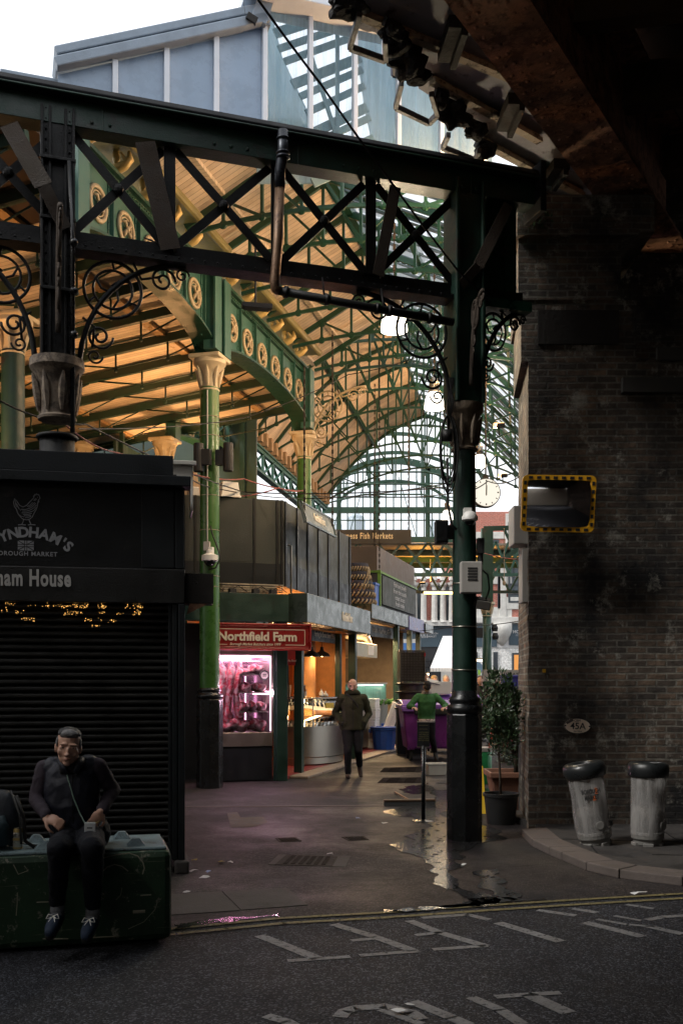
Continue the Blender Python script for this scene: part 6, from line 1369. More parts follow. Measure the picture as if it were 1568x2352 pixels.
# ---- recycling bins
BLD = mat('bin lid plastic', (.014, .016, .017), .32, var=.2, bump=.06, stain=(.05, .05, .05), stain_amt=.68, stain_scale=9)
def bin_(label, u0, u1, vb, tilt, yaw, lid_txt):
    z0 = .08; p = G((u0+u1)/2, vb, z0); s_ = p.y/FL; wd_ = (u1-u0)*s_*.88; r = wd_/2*.93; o = thing('recycling_bin', label, 'bin', p, yaw, 'clear bins by the pier'); o.rotation_euler = (0, R(tilt), yaw); h_ = .70
    mb = MB(); mb.lathe([(r*.78, .0), (r*.80, .05), (r*.93, .06), (r*.95, .13)], (0, 0, 0), 26); 
    for a in (.3, 1.5, 2.7, 3.9, 5.2): mb.obox((r*.6*math.cos(a), r*.6*math.sin(a), -.0), .10, .10, .05, (0, 0, a))
    mb.build('base', mat('grey bin base', (.17, .165, .155), .5, var=.2, bump=.1), o, smooth=False, bevel=.008)
    mb = MB(); n = 30; vs = []; fs = []; rows = 14
    for j in range(rows+1):
        q = j/rows
        for k in range(n):
            a = 2*math.pi*k/n; rr_ = r*(.96+.03*q)+.010*noise.noise(Vector((math.cos(a)*3, math.sin(a)*3, q*2.5+yaw*9)))+.004*noise.noise(Vector((math.cos(a)*11, math.sin(a)*11, q*7)))
            vs.append((rr_*math.cos(a), rr_*math.sin(a), .10+q*(h_-.12)))
    for j in range(rows):
        for k in range(n): fs.append((j*n+k, j*n+(k+1) % n, (j+1)*n+(k+1) % n, (j+1)*n+k))
    mb.add(vs, fs)
    m, nt = _nt('clear sack film'); out = _n(nt, 'ShaderNodeOutputMaterial'); pb = _n(nt, 'ShaderNodeBsdfPrincipled', Roughness=.16); pb.inputs['Base Color'].default_value = (.42, .41, .40, 1); pb.inputs['Coat Weight'].default_value = .6; pb.inputs['Coat Roughness'].default_value = .08
    tr = _n(nt, 'ShaderNodeBsdfTransparent', Color=(.85, .84, .83, 1)); mx = _n(nt, 'ShaderNodeMixShader'); tc = _n(nt, 'ShaderNodeTexCoord'); mp = _n(nt, 'ShaderNodeMapping'); mp.inputs['Scale'].default_value = (9, 9, 1.4); nt.links.new(tc.outputs['Object'], mp.inputs['Vector'])
    ns = _n(nt, 'ShaderNodeTexNoise', Scale=1., Detail=6., Roughness=.6, Distortion=1.); nt.links.new(mp.outputs[0], ns.inputs['Vector']); nt.links.new(ramp(nt, ns.outputs['Fac'], [(.35, (.30,)*3), (.62, (.58,)*3)]).outputs['Color'], mx.inputs[0])
    bp = _n(nt, 'ShaderNodeBump', Strength=.5, Distance=.03); nt.links.new(ns.outputs['Fac'], bp.inputs['Height']); nt.links.new(bp.outputs[0], pb.inputs['Normal'])
    nt.links.new(tr.outputs[0], mx.inputs[1]); nt.links.new(pb.outputs[0], mx.inputs[2]); nt.links.new(mx.outputs[0], out.inputs['Surface'])
    mb.build('clear_drum', m, o, smooth=True)
    mb = MB(); mb.lathe([(r*.8, .12), (r*.86, .3), (r*.75, .36)], (0, 0, 0), 20); mb.build('rubbish_sack', mat('rubbish', (.13, .12, .11), .7, var=.5, scale=9, bump=.5), o, smooth=True)
    mb = MB(); R0 = r*1.16; mb.lathe([(R0*.92, h_-.03), (R0, h_-.01), (R0*1.03, h_+.05), (R0*.98, h_+.095), (R0*.86, h_+.115), (R0*.55, h_+.118), (R0*.5, h_+.10), (R0*.48, h_+.03)], (0, 0, 0), 32, cap=False); mb.build('lid', BLD, o, smooth=True)
    text('lid_print', lid_txt, .055, (-.05, -R0*.72, h_+.121), (0, 0, .2), M['letter'], o, .0005, 0)
    mb = MB(); mb.lathe([(.045, 0), (.047, .005), (.035, .010)], (0, 0, 0), 16); q = mb.build('hub', bpy.data.materials['grey bin base'], o); q.location = (.03, -r*.955, .2); q.rotation_euler = (R(90), 0, 0)
    mb = MB(); mb.box(r*.9, r*1.05, -.05, .02, .16, .21); mb.build('latch', BLD, o)
    return o, r
o, r = bin_('clear recycling bin leaning left with a market logo and black lid', 1318, 1418, 1938, -9, 0., 'General')
LG_ = mat('orange logo', (.65, .16, .04), .5, var=.1)
for k, (s_, z_) in enumerate((('BOROUGH', .545), ('MARKET', .485))): text('logo', s_, .062, (-.01, -r*1.015, z_), FACE, M['dklet'], o, .001, .002, sx=.60)
mb = MB(); mb.box(.03, .055, -r*1.012, -r*1.008, .515, .575); mb.box(.0, .03, -r*1.014, -r*1.01, .455, .5); mb.build('logo_block', LG_, o)
bin_('upright clear recycling bin with black lid at the right edge', 1438, 1534, 1940, 1, .6, 'waste')
# ================================================================ planters
def leaves(mb, c, rx, ry, rz, n, size, seed, hollow=.35, clump=14):
    rnd = random.Random(seed); cl = []
    for _ in range(clump):
        while True:
            q = Vector((rnd.uniform(-1, 1), rnd.uniform(-1, 1), rnd.uniform(-1, 1)))
            if hollow < q.length < 1.0: break
        cl.append((Vector((q.x*rx, q.y*ry, q.z*rz)), rnd.uniform(.26, .5)))
    for _ in range(n):
        k, s_ = rnd.choice(cl); d = Vector((rnd.gauss(0, 1), rnd.gauss(0, 1), rnd.gauss(0, 1))).normalized()
        p = Vector(c)+k+Vector((d.x*rx, d.y*ry, d.z*rz))*s_*rnd.uniform(.4, 1.05)
        ax = (d+Vector((0, 0, .9))+Vector((rnd.gauss(0, .5), rnd.gauss(0, .5), rnd.gauss(0, .4)))).normalized(); L_ = size*rnd.uniform(.7, 1.3); side_ = ax.cross(Vector((rnd.gauss(0, 1), rnd.gauss(0, 1), rnd.gauss(0, 1)))).normalized()*L_*.19; up_ = ax.cross(side_).normalized()*L_*.06
        mb.add([p, p+ax*L_*.45+side_+up_, p+ax*L_, p+ax*L_*.45-side_+up_, p+ax*L_*.45], [(0, 1, 4), (1, 2, 4), (2, 3, 4), (3, 0, 4)])
LF = mat('olive leaf', (.045, .085, .035), .35, var=.4, scale=9, bump=.05, spec=.6); LF2 = mat('laurel leaf', (.035, .07, .03), .4, var=.4, scale=9, bump=.05, spec=.6)
TB = mat('thin bark', (.07, .05, .035), .85, var=.3, bump=.4)
c = G(1150, 1893); o = thing('potted_tree', 'small dark leaved tree with a bare stem in a black tub beside the column', 'tree', c)
mb = MB(); mb.lathe([(.165, 0), (.20, .33), (.215, .335), (.215, .37), (.195, .37), (.19, .30)], (0, 0, 0), 28, cap=False); mb.build('tub', M['rubber'], o, smooth=True, mods=[('EDGE_SPLIT', dict(split_angle=R(35)))])
mb = MB(); mb.lathe([(.195, .31), (.05, .325)], (0, 0, 0), 20); mb.build('soil', mat('soil', (.03, .022, .015), .9, var=.4, bump=.8, bscale=110), o)
mb = MB(); mb.tube([(.0, 0, .3), (-.012, 0, .6), (-.03, .01, .95), (-.05, 0, 1.2)], [.016, .014, .013, .011], 8)
for q in ((-.2, .05, 1.5), (.1, -.05, 1.55), (-.05, .1, 1.7), (-.1, -.12, 1.5), (.05, .08, 1.4)): mb.tube([(-.045, 0, 1.05), (q[0]*.6-.02, q[1]*.6, 1.05+(q[2]-1.05)*.6), q], [.009, .006, .003], 5)
mb.build('trunk', TB, o, smooth=True)
mb = MB(); leaves(mb, (-.07, 0, 1.32), .25, .24, .40, 2300, .062, 3, clump=22); leaves(mb, (-.06, 0, 1.66), .16, .16, .16, 330, .07, 5, clump=10); mb.build('crown', LF, o)
c = G(1182, 1866); c.y += .25; o = thing('planter', 'square terracotta planter holding a dense shrub behind the black tub', 'planter', c, 0)
TC = mat('terracotta', (.17, .075, .045), .75, var=.2, bump=.2, stain=(.09, .05, .035), stain_amt=.56)
mb = MB(); mb.lathe([(.30, 0), (.42, .44), (.47, .445), (.47, .52), (.42, .52), (.40, .45)], (0, 0, 0), 4, cap=False, ph=math.pi/4); mb.build('pot', TC, o, bevel=.012)
mb = MB(); mb.lathe([(.42, .46), (.05, .48)], (0, 0, 0), 4, ph=math.pi/4); mb.build('soil', bpy.data.materials['soil'], o)
mb = MB(); mb.tube([(.06, 0, .45), (.07, 0, .8), (.05, 0, 1.1)], [.035, .028, .02], 8)
for q in ((-.2, .1, 1.2), (.25, .0, 1.25), (.1, -.1, 1.4), (-.1, -.1, 1.0)): mb.tube([(.06, 0, .7), (q[0]*.6, q[1]*.6, .95), q], [.015, .01, .004], 5)
mb.build('trunk', TB, o, smooth=True)
mb = MB(); leaves(mb, (.02, 0, 1.05), .34, .30, .42, 2300, .055, 9, hollow=.2, clump=26); mb.build('crown', LF2, o)
# ================================================================ things on the floor
c = G(972, 1888); o = thing('notice_stand', 'slim black pole stand carrying a small dark notice', 'notice stand', c, R(-6))
mb = MB(); mb.lathe([(.135, 0), (.135, .012), (.05, .022), (.028, .03)], (0, 0, 0), 28); mb.build('base', M['blackgloss'], o, smooth=True, mods=[('EDGE_SPLIT', dict(split_angle=R(30)))])
mb = MB(); mb.tube([(0, 0, .02), (0, 0, .92)], .025, 14); mb.torus((0, 0), .027, .004, lambda a, b, c: (a, b, .88+c), 16); mb.build('pole', M['blackgloss'], o, smooth=True)
mb = MB(); mb.box(-.075, .075, -.012, .012, .905, 1.205); mb.build('board', M['black'], o, bevel=.004)
mb = MB(); mb.box(-.078, .078, -.016, .016, .90, .908); mb.box(-.078, .078, -.016, .016, 1.203, 1.211); mb.build('trim', M['steel'], o)
OL = mat('olive print', (.17, .15, .06), .6)
for k, s_ in enumerate(('CUSTOMERS', 'ARE KINDLY', 'REQUESTED', 'NOT TO EAT', 'SEATED HERE')): text('lettering', s_, .021, (.005, -.0135, 1.08-.024*k), FACE, OL, o, .0005)
mb = MB(); mb.box(-.055, .055, -.0135, -.012, 1.165, 1.169); mb.box(-.05, .05, -.0135, -.012, 1.12, 1.123); mb.build('rule', OL, o)
a, b = G(881, 1853), G(1000, 1851); c = (a+b)/2; o = thing('broom', 'wide black yard broom lying on the wet floor', 'broom', c, math.atan2((b-a).y, (b-a).x)); hl = (b-a).length/2
mb = MB(); mb.box(-hl, hl, -.035, .035, .06, .095); mb.build('head', mat('broom wood', (.10, .06, .035), .6, var=.3, bump=.2), o, bevel=.012)
mb = MB()
for i in range(110):
    x = -hl+.01+(2*hl-.02)*i/109
    for y in (-.025, 0, .025): mb.tube([(x, y, .062), (x+.006*random.uniform(-1, 1), y*1.6-.01, 0.002)], .0045, 4)
mb.build('bristles', M['rubber'], o)
h_ = G(907, 1824); hq = h_-c; ang = -o.rotation_euler.z; hl_ = Matrix.Rotation(ang, 3, 'Z')@Vector((hq.x, hq.y, 0))
s0 = Matrix.Rotation(ang, 3, 'Z')@(G(921, 1842)-c)
mb = MB(); mb.tube([(s0.x, 0, .09), (hl_.x, hl_.y, .025)], .014, 8); mb.build('handle', M['wood'], o, smooth=True)
c = G(1001, 1782); o = thing('plastic_tub', 'white plastic fish tub on the ground behind the notice pole', 'tub', c+Vector((0, .18, 0)), R(14))
mb = MB(); mb.add([(-.16, -.13, 0), (.16, -.13, 0), (.16, .13, 0), (-.16, .13, 0), (-.19, -.16, .21), (.19, -.16, .21), (.19, .16, .21), (-.19, .16, .21), (-.175, -.145, .21), (.175, -.145, .21), (.175, .145, .21), (-.175, .145, .21), (-.15, -.12, .02), (.15, -.12, .02), (.15, .12, .02), (-.15, .12, .02)], [(3, 2, 1, 0), (0, 1, 5, 4), (1, 2, 6, 5), (2, 3, 7, 6), (3, 0, 4, 7), (4, 5, 9, 8), (5, 6, 10, 9), (6, 7, 11, 10), (7, 4, 8, 11), (8, 9, 13, 12), (9, 10, 14, 13), (10, 11, 15, 14), (11, 8, 12, 15), (12, 13, 14, 15)])
mb.build('tub_body', mat('white hdpe', (.66, .64, .60), .4, var=.06, bump=.05, sub=.1), o, bevel=.01); mb = MB(); mb.bar((-.195, -.165, .205), (.195, -.165, .205), .015, .02); mb.bar((.195, -.165, .205), (.195, .165, .205), .015, .02); mb.build('rim', M['white'], o)
def round_tub(label, u, v, s_, dy=0):
    c = G(u, v)+Vector((0, dy, 0)); o = thing('round_bin', label, 'tub', c, .2, 'blue round tubs'); r, h_ = .31*s_, .58*s_
    mb = MB(); n = 24; pr = []
    mb.lathe([(r*.80, 0), (r*.98, h_*.88), (r*1.09, h_*.89), (r*1.1, h_), (r*1.02, h_), (r*.96, h_*.9), (r*.78, .03)], (0, 0, 0), 12); mb.build('tub_body', BL, o, bevel=.015)
    mb = MB(); mb.torus((0, 0), r*1.09, .018, lambda a, b, c: (a, b, h_+c), 30, 6); mb.build('rim', BL, o, smooth=True)
    mb = MB(); mb.tube([(-r*1.05, 0, h_*.8), (-r*1.2, 0, h_*.82), (-r*1.2, 0, h_*.9), (-r*1.05, 0, h_*.92)], .02, 6); mb.build('grip', BL, o)
round_tub('blue round tub, the front one beside the walking man', 882, 1726, 1.); round_tub('blue round tub half hidden behind the front one', 866, 1716, 1.02, .3)
PW = 25.0
for k in range(5):
    p = P(853, 1565, 24.6); o = thing('foam_box', ('lowest white foam fish box of the stack by the stall post', 'second white foam fish box up from the floor in the stack', 'middle white foam fish box of the stack', 'fourth white foam fish box, just under the top one', 'top white foam fish box of the stack by the counter')[k], 'foam box', (p.x+.01*(k % 2), p.y, .055+k*.245), R(-15), 'stacked foam fish boxes')
    mb = MB(); mb.box(-.15, .15, -.25, .25, 0, .17); mb.build('box_body', M['poly'], o, bevel=.012); mb = MB(); mb.box(-.155, .155, -.255, .255, .174, .24); mb.build('lid', M['poly'], o, bevel=.012)
p = P(893, 1565, 25.0); o = thing('foam_box', 'white foam trout box leaning on end behind the blue tub', 'foam box', (p.x-.08, p.y, .35), R(-5)); o.rotation_euler = (R(-8), R(20), R(-5)); mb = MB(); mb.box(-.12, .12, -.1, .1, .0, .85); mb.build('box_body', M['poly'], o, bevel=.015); text('print', 'ChalkStream Trout', .10, (.0, -.105, .40), (R(90), R(-90), 0), M['letter'], o, .001, 0, sx=.8)
mb = MB(); mb.box(-.125, .125, -.05, -.045, .0, .85); mb.build('lid_seam', M['ltgrey'], o)
p = P(876, 1565, 25.6); o = thing('plastic_crate', 'grey lidded crate between the foam boxes and the leaning one', 'crate', (p.x, p.y, .05), R(-15)); mb = MB(); mb.box(-.2, .2, -.2, .2, .0, .38); mb.build('crate_body', M['ltgrey'], o, bevel=.02); mb = MB(); mb.box(-.22, .22, -.22, .22, .38, .44); mb.build('lid', M['ltgrey'], o, bevel=.015)
# ---- stacked trays and wire basket next to the bin
p = P(944, 1565, 22.9); DK = mat('dull dark tray', (.06, .055, .045), .5, var=.3, bump=.2)
o = thing('tray_cabinet', 'dark cabinet carrying the stacked round trays behind the purple bin', 'cabinet', (p.x, p.y, 0), 0)
mb = MB(); mb.box(-.38, .34, -.3, .3, 1.06, 1.1); mb.build('top', M['stall'], o, bevel=.01); mb = MB(); mb.box(-.34, .30, -.26, .26, .04, 1.058); mb.build('cabinet_body', M['stall'], o, bevel=.01)
for k in range(3):
    o = thing('round_tray', ('lowest dark round tray of the stack behind the purple bin', 'middle dark round tray of the stack behind the purple bin', 'top dark round tray under the leaning wire basket')[k], 'tray', (p.x+.01*k, p.y, 1.10+k*.19), .3*k, 'stacked round trays'); mb = MB(); mb.lathe([(.29, 0), (.32, .13), (.37, .14), (.37, .17), (.33, .175), (.32, .185)], (0, 0, 0), 26); mb.build('tray_body', DK, o, smooth=True, mods=[('EDGE_SPLIT', dict(split_angle=R(30)))]); mb = MB(); mb.torus((0, 0), .37, .014, lambda a, b, c: (a, b, .16+c), 28, 6); mb.build('rim', M['iron'], o, smooth=True)
o = thing('wire_basket', 'tall dark mesh crate standing on the round trays', 'basket', (p.x, p.y+.02, 1.67), R(8)); mb = MB()
for i in range(9):
    x = -.27+.54*i/8; mb.box(x-.006, x+.006, -.18, -.17, 0, .72)
    mb.box(x-.006, x+.006, .17, .18, 0, .72)
for j in range(13): z = .72*j/12; mb.box(-.28, .28, -.182, -.168, z-.006, z+.006); mb.box(-.28, .28, .168, .182, z-.006, z+.006)
mb.build('mesh', M['iron'], o); mb = MB(); mb.box(-.29, -.265, -.19, .19, 0, .74); mb.box(.265, .29, -.19, .19, 0, .74); mb.box(-.29, .29, -.19, -.165, .71, .74); mb.box(-.27, .27, -.15, .15, 0.02, .7); mb.build('frame', DK, o, bevel=.005); mb = MB(); mb.box(.26, .30, -.195, -.185, .6, .68); mb.build('red_tag', M['red'], o)
# ---- purple wheelie bins
PU = mat('purple plastic', (.17, .03, .20), .38, var=.12, bump=.06, stain=(.06, .02, .07), stain_amt=.62); PUL = mat('violet lid plastic', (.22, .09, .42), .38, var=.12, bump=.06)
def wheelie(label, x, y, yaw, s_=1.):
    o = thing('wheelie_bin', label, 'bin', (x, y, 0), yaw, 'purple wheeled bins')
    mb = MB(); mb.add([(-.56, -.40, .26), (.56, -.40, .26), (.56, .40, .26), (-.56, .40, .26), (-.66, -.50, 1.16), (.66, -.50, 1.16), (.66, .5, 1.16), (-.66, .5, 1.16)], [(3, 2, 1, 0), (4, 5, 6, 7), (0, 1, 5, 4), (1, 2, 6, 5), (2, 3, 7, 6), (3, 0, 4, 7)]); mb.build('bin_body', PU, o, bevel=.045)
    mb = MB(); mb.box(-.70, .70, -.54, .54, 1.12, 1.20); mb.box(-.69, -.44, -.57, -.5, 1.06, 1.17); mb.box(.44, .69, -.57, -.5, 1.06, 1.17)
    for sx_ in (-1, 1):
        for i in range(3): mb.box(sx_*.57-.12, sx_*.57+.12, -.585, -.55, 1.075+i*.035, 1.09+i*.035)
    mb.build('rim', PUL, o, bevel=.012)
    mb = MB(); n = 8; pr = [(-.54+1.08*i/n, 1.20+.10*math.sin(math.pi*i/n)) for i in range(n+1)]; mb.prism(pr, (-.68, .68), lambda a, b, c: (c, a, b)); mb.build('lid', PUL, o, bevel=.02)
    mb = MB(); mb.box(-.42, .42, -.56, -.5, .99, 1.12); mb.build('handle_recess', M['rubber'], o, bevel=.02)
    mb = MB()
    for sx_ in (-1, 1):
        for i in range(4): mb.box(sx_*.47-.08+i*.04, sx_*.47-.06+i*.04, -.43, -.38, .24, .33)
    mb.build('rib', PU, o)
    for sx_ in (-1, 1):
        for sy_ in (-1, 1):
            mb = MB(); mb.bar((sx_*.46, sy_*.3, .26), (sx_*.46, sy_*.3+.03, .12), .09, .05); mb.build('caster', M['iron'], o)
            mb = MB(); mb.lathe([(.04, -.025), (.10, -.025), (.10, .025), (.04, .025)], (0, 0, 0), 18); w_ = mb.build('wheel', M['rubber'], o); w_.location = (sx_*.46, sy_*.3+.03, .10); w_.rotation_euler = (0, R(90), 0)
    return o
p = P(979, 1565, 21.6); PBIN = wheelie('large purple wheeled bin pushed by the man in the green jumper', p.x+.09, 21.6, R(3))
p = P(1010, 1565, 23.6); wheelie('purple wheeled bin mostly hidden behind the first one', p.x+.25, 23.9, R(3)); 
o = bpy.data.objects['wheelie_bin.001']; o.scale = (1, 1, 1.07)
for i, (u, v, w2, h2, mm, lb) in enumerate(((1008, 1588, .30, .17, 'poly', 'white foam box lying on the hidden purple bin'), (985, 1588, .16, .15, 'card', 'open cardboard box on the hidden purple bin'))):
    q = P(u, v, 23.5); o = thing('waste_box', lb, 'box', (q.x, 23.6+.1*i, 1.40), R(6)); mb = MB(); mb.box(-w2, w2, -.2, .2, 0, h2*1.7); mb.build('box_body', M[mm], o, bevel=.01); mb = MB(); mb.obox((-w2*.5, -.1, h2*1.75), w2, .3, .01, (.3, .25, 0)); mb.build('flap', M['ltgrey' if mm == 'poly' else 'card'], o)
# ---- crates by the pier, hand truck, wet floor sign
CRC = [((.05, .05, .30), 'violet blue', .42), ((.13, .07, .03), 'brown', .28), ((.06, .13, .02), 'green', .36), ((.04, .11, .03), 'dark green', .24), ((.62, .13, .01), 'orange', .30), ((.40, .04, .06), 'pinkish red', .24), ((.05, .04, .03), 'dark', .3)]
z = .0; p = P(1190, 1565, 21.0)
hs = [h for _, _, h in CRC][::-1]
for i, (c_, nm_, h_) in enumerate(CRC[::-1]):
    h_ = h_*.86; o = thing('plastic_crate', f'{nm_} plastic crate in the stack behind the shrubs, ' + ['lowest', 'second from the ground', 'third from the ground', 'fourth from the ground', 'third from the top', 'second from the top', 'topmost'][i], 'crate', (p.x+.05*((i*37) % 3-1), 21.0, z), R(3*(i % 3-1)), 'coloured crates in a tall stack')
    mm = mat(nm_+' crate', c_, .45, var=.15, bump=.08); mb = MB(); mb.box(-.30, .34, -.25, .25, .0, h_-.012); mb.build('crate_body', mm, o, bevel=.012); mb = MB(); mb.box(-.32, .36, -.27, .27, h_-.07, h_-.02); mb.build('rim', mm, o, bevel=.008)
    mb = MB()
    for k in range(9): mb.box(-.26+k*.065, -.225+k*.065, -.254, -.25, .03, .07)
    mb.build('slot', M['dklet'], o); z += h_
o = thing('market_placard', 'grey placard with capital letters behind the violet blue crate', 'placard', (P(1155, 1565, 22.6).x, 22.6, 0)); zz_ = CAMH+22.6*(1565-1555)/FL; mb = MB(); mb.box(-.45, .45, -.02, .02, zz_-.1, zz_+.16); mb.build('board', M['ltgrey'], o); mb = MB(); mb.box(-.3, -.26, -.02, .02, 0, zz_-.1); mb.box(.26, .3, -.02, .02, 0, zz_-.1); mb.build('leg', M['ltgrey'], o); text('lettering', 'EAT', .13, (.25, -.024, zz_+.04), FACE, M['dklet'], o, .001)
p = G(1112, 1800); o = thing('hand_truck', 'red hand truck leaning beside the planter', 'hand truck', p, R(-10)); RD = mat('red enamel', (.50, .035, .02), .4, var=.15, bump=.05)
mb = MB(); mb.box(-.06, .22, -.12, .12, .02, .045); mb.build('toe_plate', RD, o, bevel=.006); mb = MB()
for y in (-.1, .1): mb.tube([(-.02, y, .04), (.05, y, .35), (.12, y, .75), (.16, y, 1.05)], .018 if y > 0 else .026, 8)
for z in (.3, .7, 1.04): mb.bar((.03+z*.11, -.1, z), (.03+z*.11, .1, z), .03, .03)
mb.build('frame', RD, o, smooth=True); mb = MB(); mb.lathe([(.03, -.02), (.07, -.02), (.07, .02), (.03, .02)], (0, 0, 0), 16); w_ = mb.build('wheel', M['rubber'], o); w_.location = (.06, .1, .07); w_.rotation_euler = (R(90), 0, 0)
p = G(1107, 1872); o = thing('wet_floor_sign', 'yellow folding warning sign mostly hidden behind the column', 'sign', (p.x-.05, 12.9, 0), R(-8)); YS = mat('yellow sign plastic', (.62, .40, .02), .4, var=.08)
for s_ in (-1, 1): mb = MB(); mb.add([(-.14, s_*.16, 0), (.14, s_*.16, 0), (.09, s_*.02, .6), (-.09, s_*.02, .6), (-.14, s_*.16+.012, 0), (.14, s_*.16+.012, 0), (.09, s_*.02+.012, .6), (-.09, s_*.02+.012, .6)], [(0, 1, 2, 3), (7, 6, 5, 4), (0, 4, 5, 1), (1, 5, 6, 2), (2, 6, 7, 3), (3, 7, 4, 0)]); mb.build('panel', YS, o)
p = P(1107, 1760, 16.5); o = thing('paint_drum', 'bright green drum with pale lid behind the column', 'drum', (p.x+.0, 16.5, 0), 0); GD = mat('bright green plastic', (.02, .28, .09), .4, var=.1); mb = MB(); mb.lathe([(.15, 0), (.16, .02), (.16, .52), (.15, .54)], (0, 0, 0), 20); mb.build('drum_body', GD, o, smooth=True, mods=[('EDGE_SPLIT', dict(split_angle=R(30)))]); mb = MB(); mb.lathe([(.165, .54), (.165, .60), (.12, .61)], (0, 0, 0), 20); mb.build('lid', M['ltgrey'], o)
# ================================================================ hanging lamps, clock, heaters
LAMP = glow('lamp glass', (1, .90, .74), 6.)
def pendant(label, u, v, t_, r, chain_to=9.5, e=60, lean=0):
    p = P(u, v, t_); o = thing('pendant_lamp', label, 'pendant lamp', p, 0, 'bright bell shaped pendant lamps')
    mb = MB(); mb.lathe([(r*.32, r*1.0), (r*.58, r*.86), (r*.80, r*.5), (r*.93, 0), (r, -.6*r), (r*.99, -.75*r), (r*.7, -.82*r)], (0, 0, 0), 28, cap=True); mb.build('shade', LAMP, o, smooth=True)
    mb = MB(); mb.lathe([(r*.5, r*.95), (r*.52, r*2.1), (r*.3, r*2.3), (r*.1, r*2.6)], (0, 0, 0), 18); mb.lathe([(r*.66, r*.85), (r*.66, r*1.0)], (0, 0, 0), 18); mb.build('ballast_housing', M['steel'], o, smooth=True)
    mb = MB(); chain(mb, 0, 0, r*2.6, min(chain_to, ROOFZ(p))-p.z); mb.build('chain', M['iron'], o)
    lamp('lamp_light', 'POINT', (0, 0, -r*1.3), e, (1, .80, .52), o, r)
def ROOFZ(p): return 9.0 if p.y < 21 else 10.2
pendant('bright pendant lamp nearest the entrance, glowing behind the scroll bracket', 905, 737, 13.4, .18, e=260)
pendant('bright pendant lamp hanging left of the dark right column', 997, 922, 17.0, .17, e=220)
pendant('bright pendant lamp just right of the dark column above the clock', 1101, 1060, 24.0, .17, e=110)
pendant('small bright pendant lamp half hidden behind the black loudspeaker', 1027, 1184, 30.0, .17, e=110)
p = P(1115, 1133, 19.0); o = thing('hanging_clock', 'round illuminated white clock showing twelve hung from the roof', 'clock', p, 0); rcl = .26
mb = MB(); mb.lathe([(rcl, -.07), (rcl*1.06, -.075), (rcl*1.06, .075), (rcl, .07)], (0, 0, 0), 36); q = mb.build('rim', M['iron'], o, smooth=False); q.rotation_euler = (R(90), 0, 0)
mb = MB(); mb.lathe([(rcl*1.0, 0), (rcl*1.0, .005)], (0, 0, .076), 36); q = mb.build('face', glow('clock face', (1, .92, .78), 1.05), o); q.rotation_euler = (R(90), 0, 0)
mb = MB()
for k in range(12): a = R(30*k); mb.bar((math.sin(a)*rcl*.80, -.086, math.cos(a)*rcl*.80), (math.sin(a)*rcl*.93, -.086, math.cos(a)*rcl*.93), .006, .016 if k % 3 else .026, up=(math.cos(a), 0, -math.sin(a)))
mb.build('hour_mark', M['dklet'], o); mb = MB(); mb.bar((0, -.088, -.06), (0, -.088, rcl*.78), .006, .016, up=(1, 0, 0)); mb.bar((.0, -.09, -.05), (.004, -.09, rcl*.52), .006, .026, up=(1, 0, 0)); mb.build('hand', M['dklet'], o)
mb = MB(); mb.tube([(0, 0, rcl), (0, 0, 4.6)], .016, 6); mb.box(-.05, .05, -.05, .05, rcl*1.05, rcl*1.3); mb.build('rod', M['iron'], o)
lamp('clock_light', 'POINT', (0, -.3, 0), 6, (1, .85, .65), o, .2)
p0, p1 = P(988, 1362, 47), P(1040, 1362, 47); o = thing('tube_light', 'long warm fluorescent tube under the far amber canopy', 'light', p0); mb = MB(); mb.box(-.3, p1.x-p0.x+.9, -.06, .06, -.05, .05); mb.build('tube', glow('amber tube', (1, .62, .14), 14.), o); mb = MB(); mb.box(-.3, p1.x-p0.x+.9, -.09, .09, .05, .12); mb.tube([(0, 0, .1), (0, 0, 1.6)], .02, 5); mb.build('housing', M['ltgrey'], o)
p = P(590, 703, 13.2); o = thing('heater_lamp', 'dark slim lamp fitting hanging under the girder', 'lamp', p, R(12)); mb = MB(); mb.box(-.20, .20, -.06, .06, -.03, .03); mb.box(-.17, .17, -.075, .075, -.04, -.03); mb.build('housing', M['black'], o, bevel=.01); mb = MB(); mb.tube([(-.02, 0, .03), (-.02, 0, .85)], .014, 6); mb.build('stem', M['black'], o)
# added floodlights with no seen source, washing the boarded roofs amber
def added_flood(label, fr, x, y, z, e, col, aim, size=.5):
    p = fr.w(x, y, z); o = thing('added_floodlight', label, 'floodlight', p, fr.a, 'amber floodlights washing the roofs'); mb = MB(); mb.box(-.14, .14, -.10, .10, -.10, -.02); mb.bar((0, 0, -.1), (0, 0, -.3), .03, .03); mb.build('housing', M['black'], o); mb = MB(); mb.box(-.12, .12, -.08, .08, -.02, -.008); mb.build('lens', glow('amber lens', (1, .55, .2), 6.), o)
    l = lamp('added_flood_light', 'AREA', (0, 0, .02), e, col, o, size); d = Vector(aim).normalized(); l.rotation_euler = (-d).to_track_quat('Z', 'Y').to_euler()
AMB = (1, .50, .19)
PCH = (1, .57, .27)
for k, (y, nm) in enumerate(((-1.9, 'nearest the entrance'), (1.0, 'in the middle'), (4.0, 'farthest in'))): added_flood('amber floodlight on the nave lattice beam, '+nm, BN, 4.9, y, 7.85, 185, PCH, (-1, .05, .22), .5)
added_flood('amber floodlight standing on the poultry stall roof', BN, -2.9, -3.6, 4.35, 95, AMB, (.1, .35, 1))
added_flood('amber floodlight standing on the butcher stall roof', BN, -1.9, 2.6, 5.1, 130, AMB, (-.25, .1, 1))
added_flood('amber floodlight on the butcher stall roof, set farther back', BN, -3.4, 6.4, 5.1, 170, AMB, (-.1, .2, 1))
added_flood('amber floodlight on the right eaves of the middle hall', MH, 6.6, 3.5, 8.0, 330, PCH, (-1, .1, .45), .6)
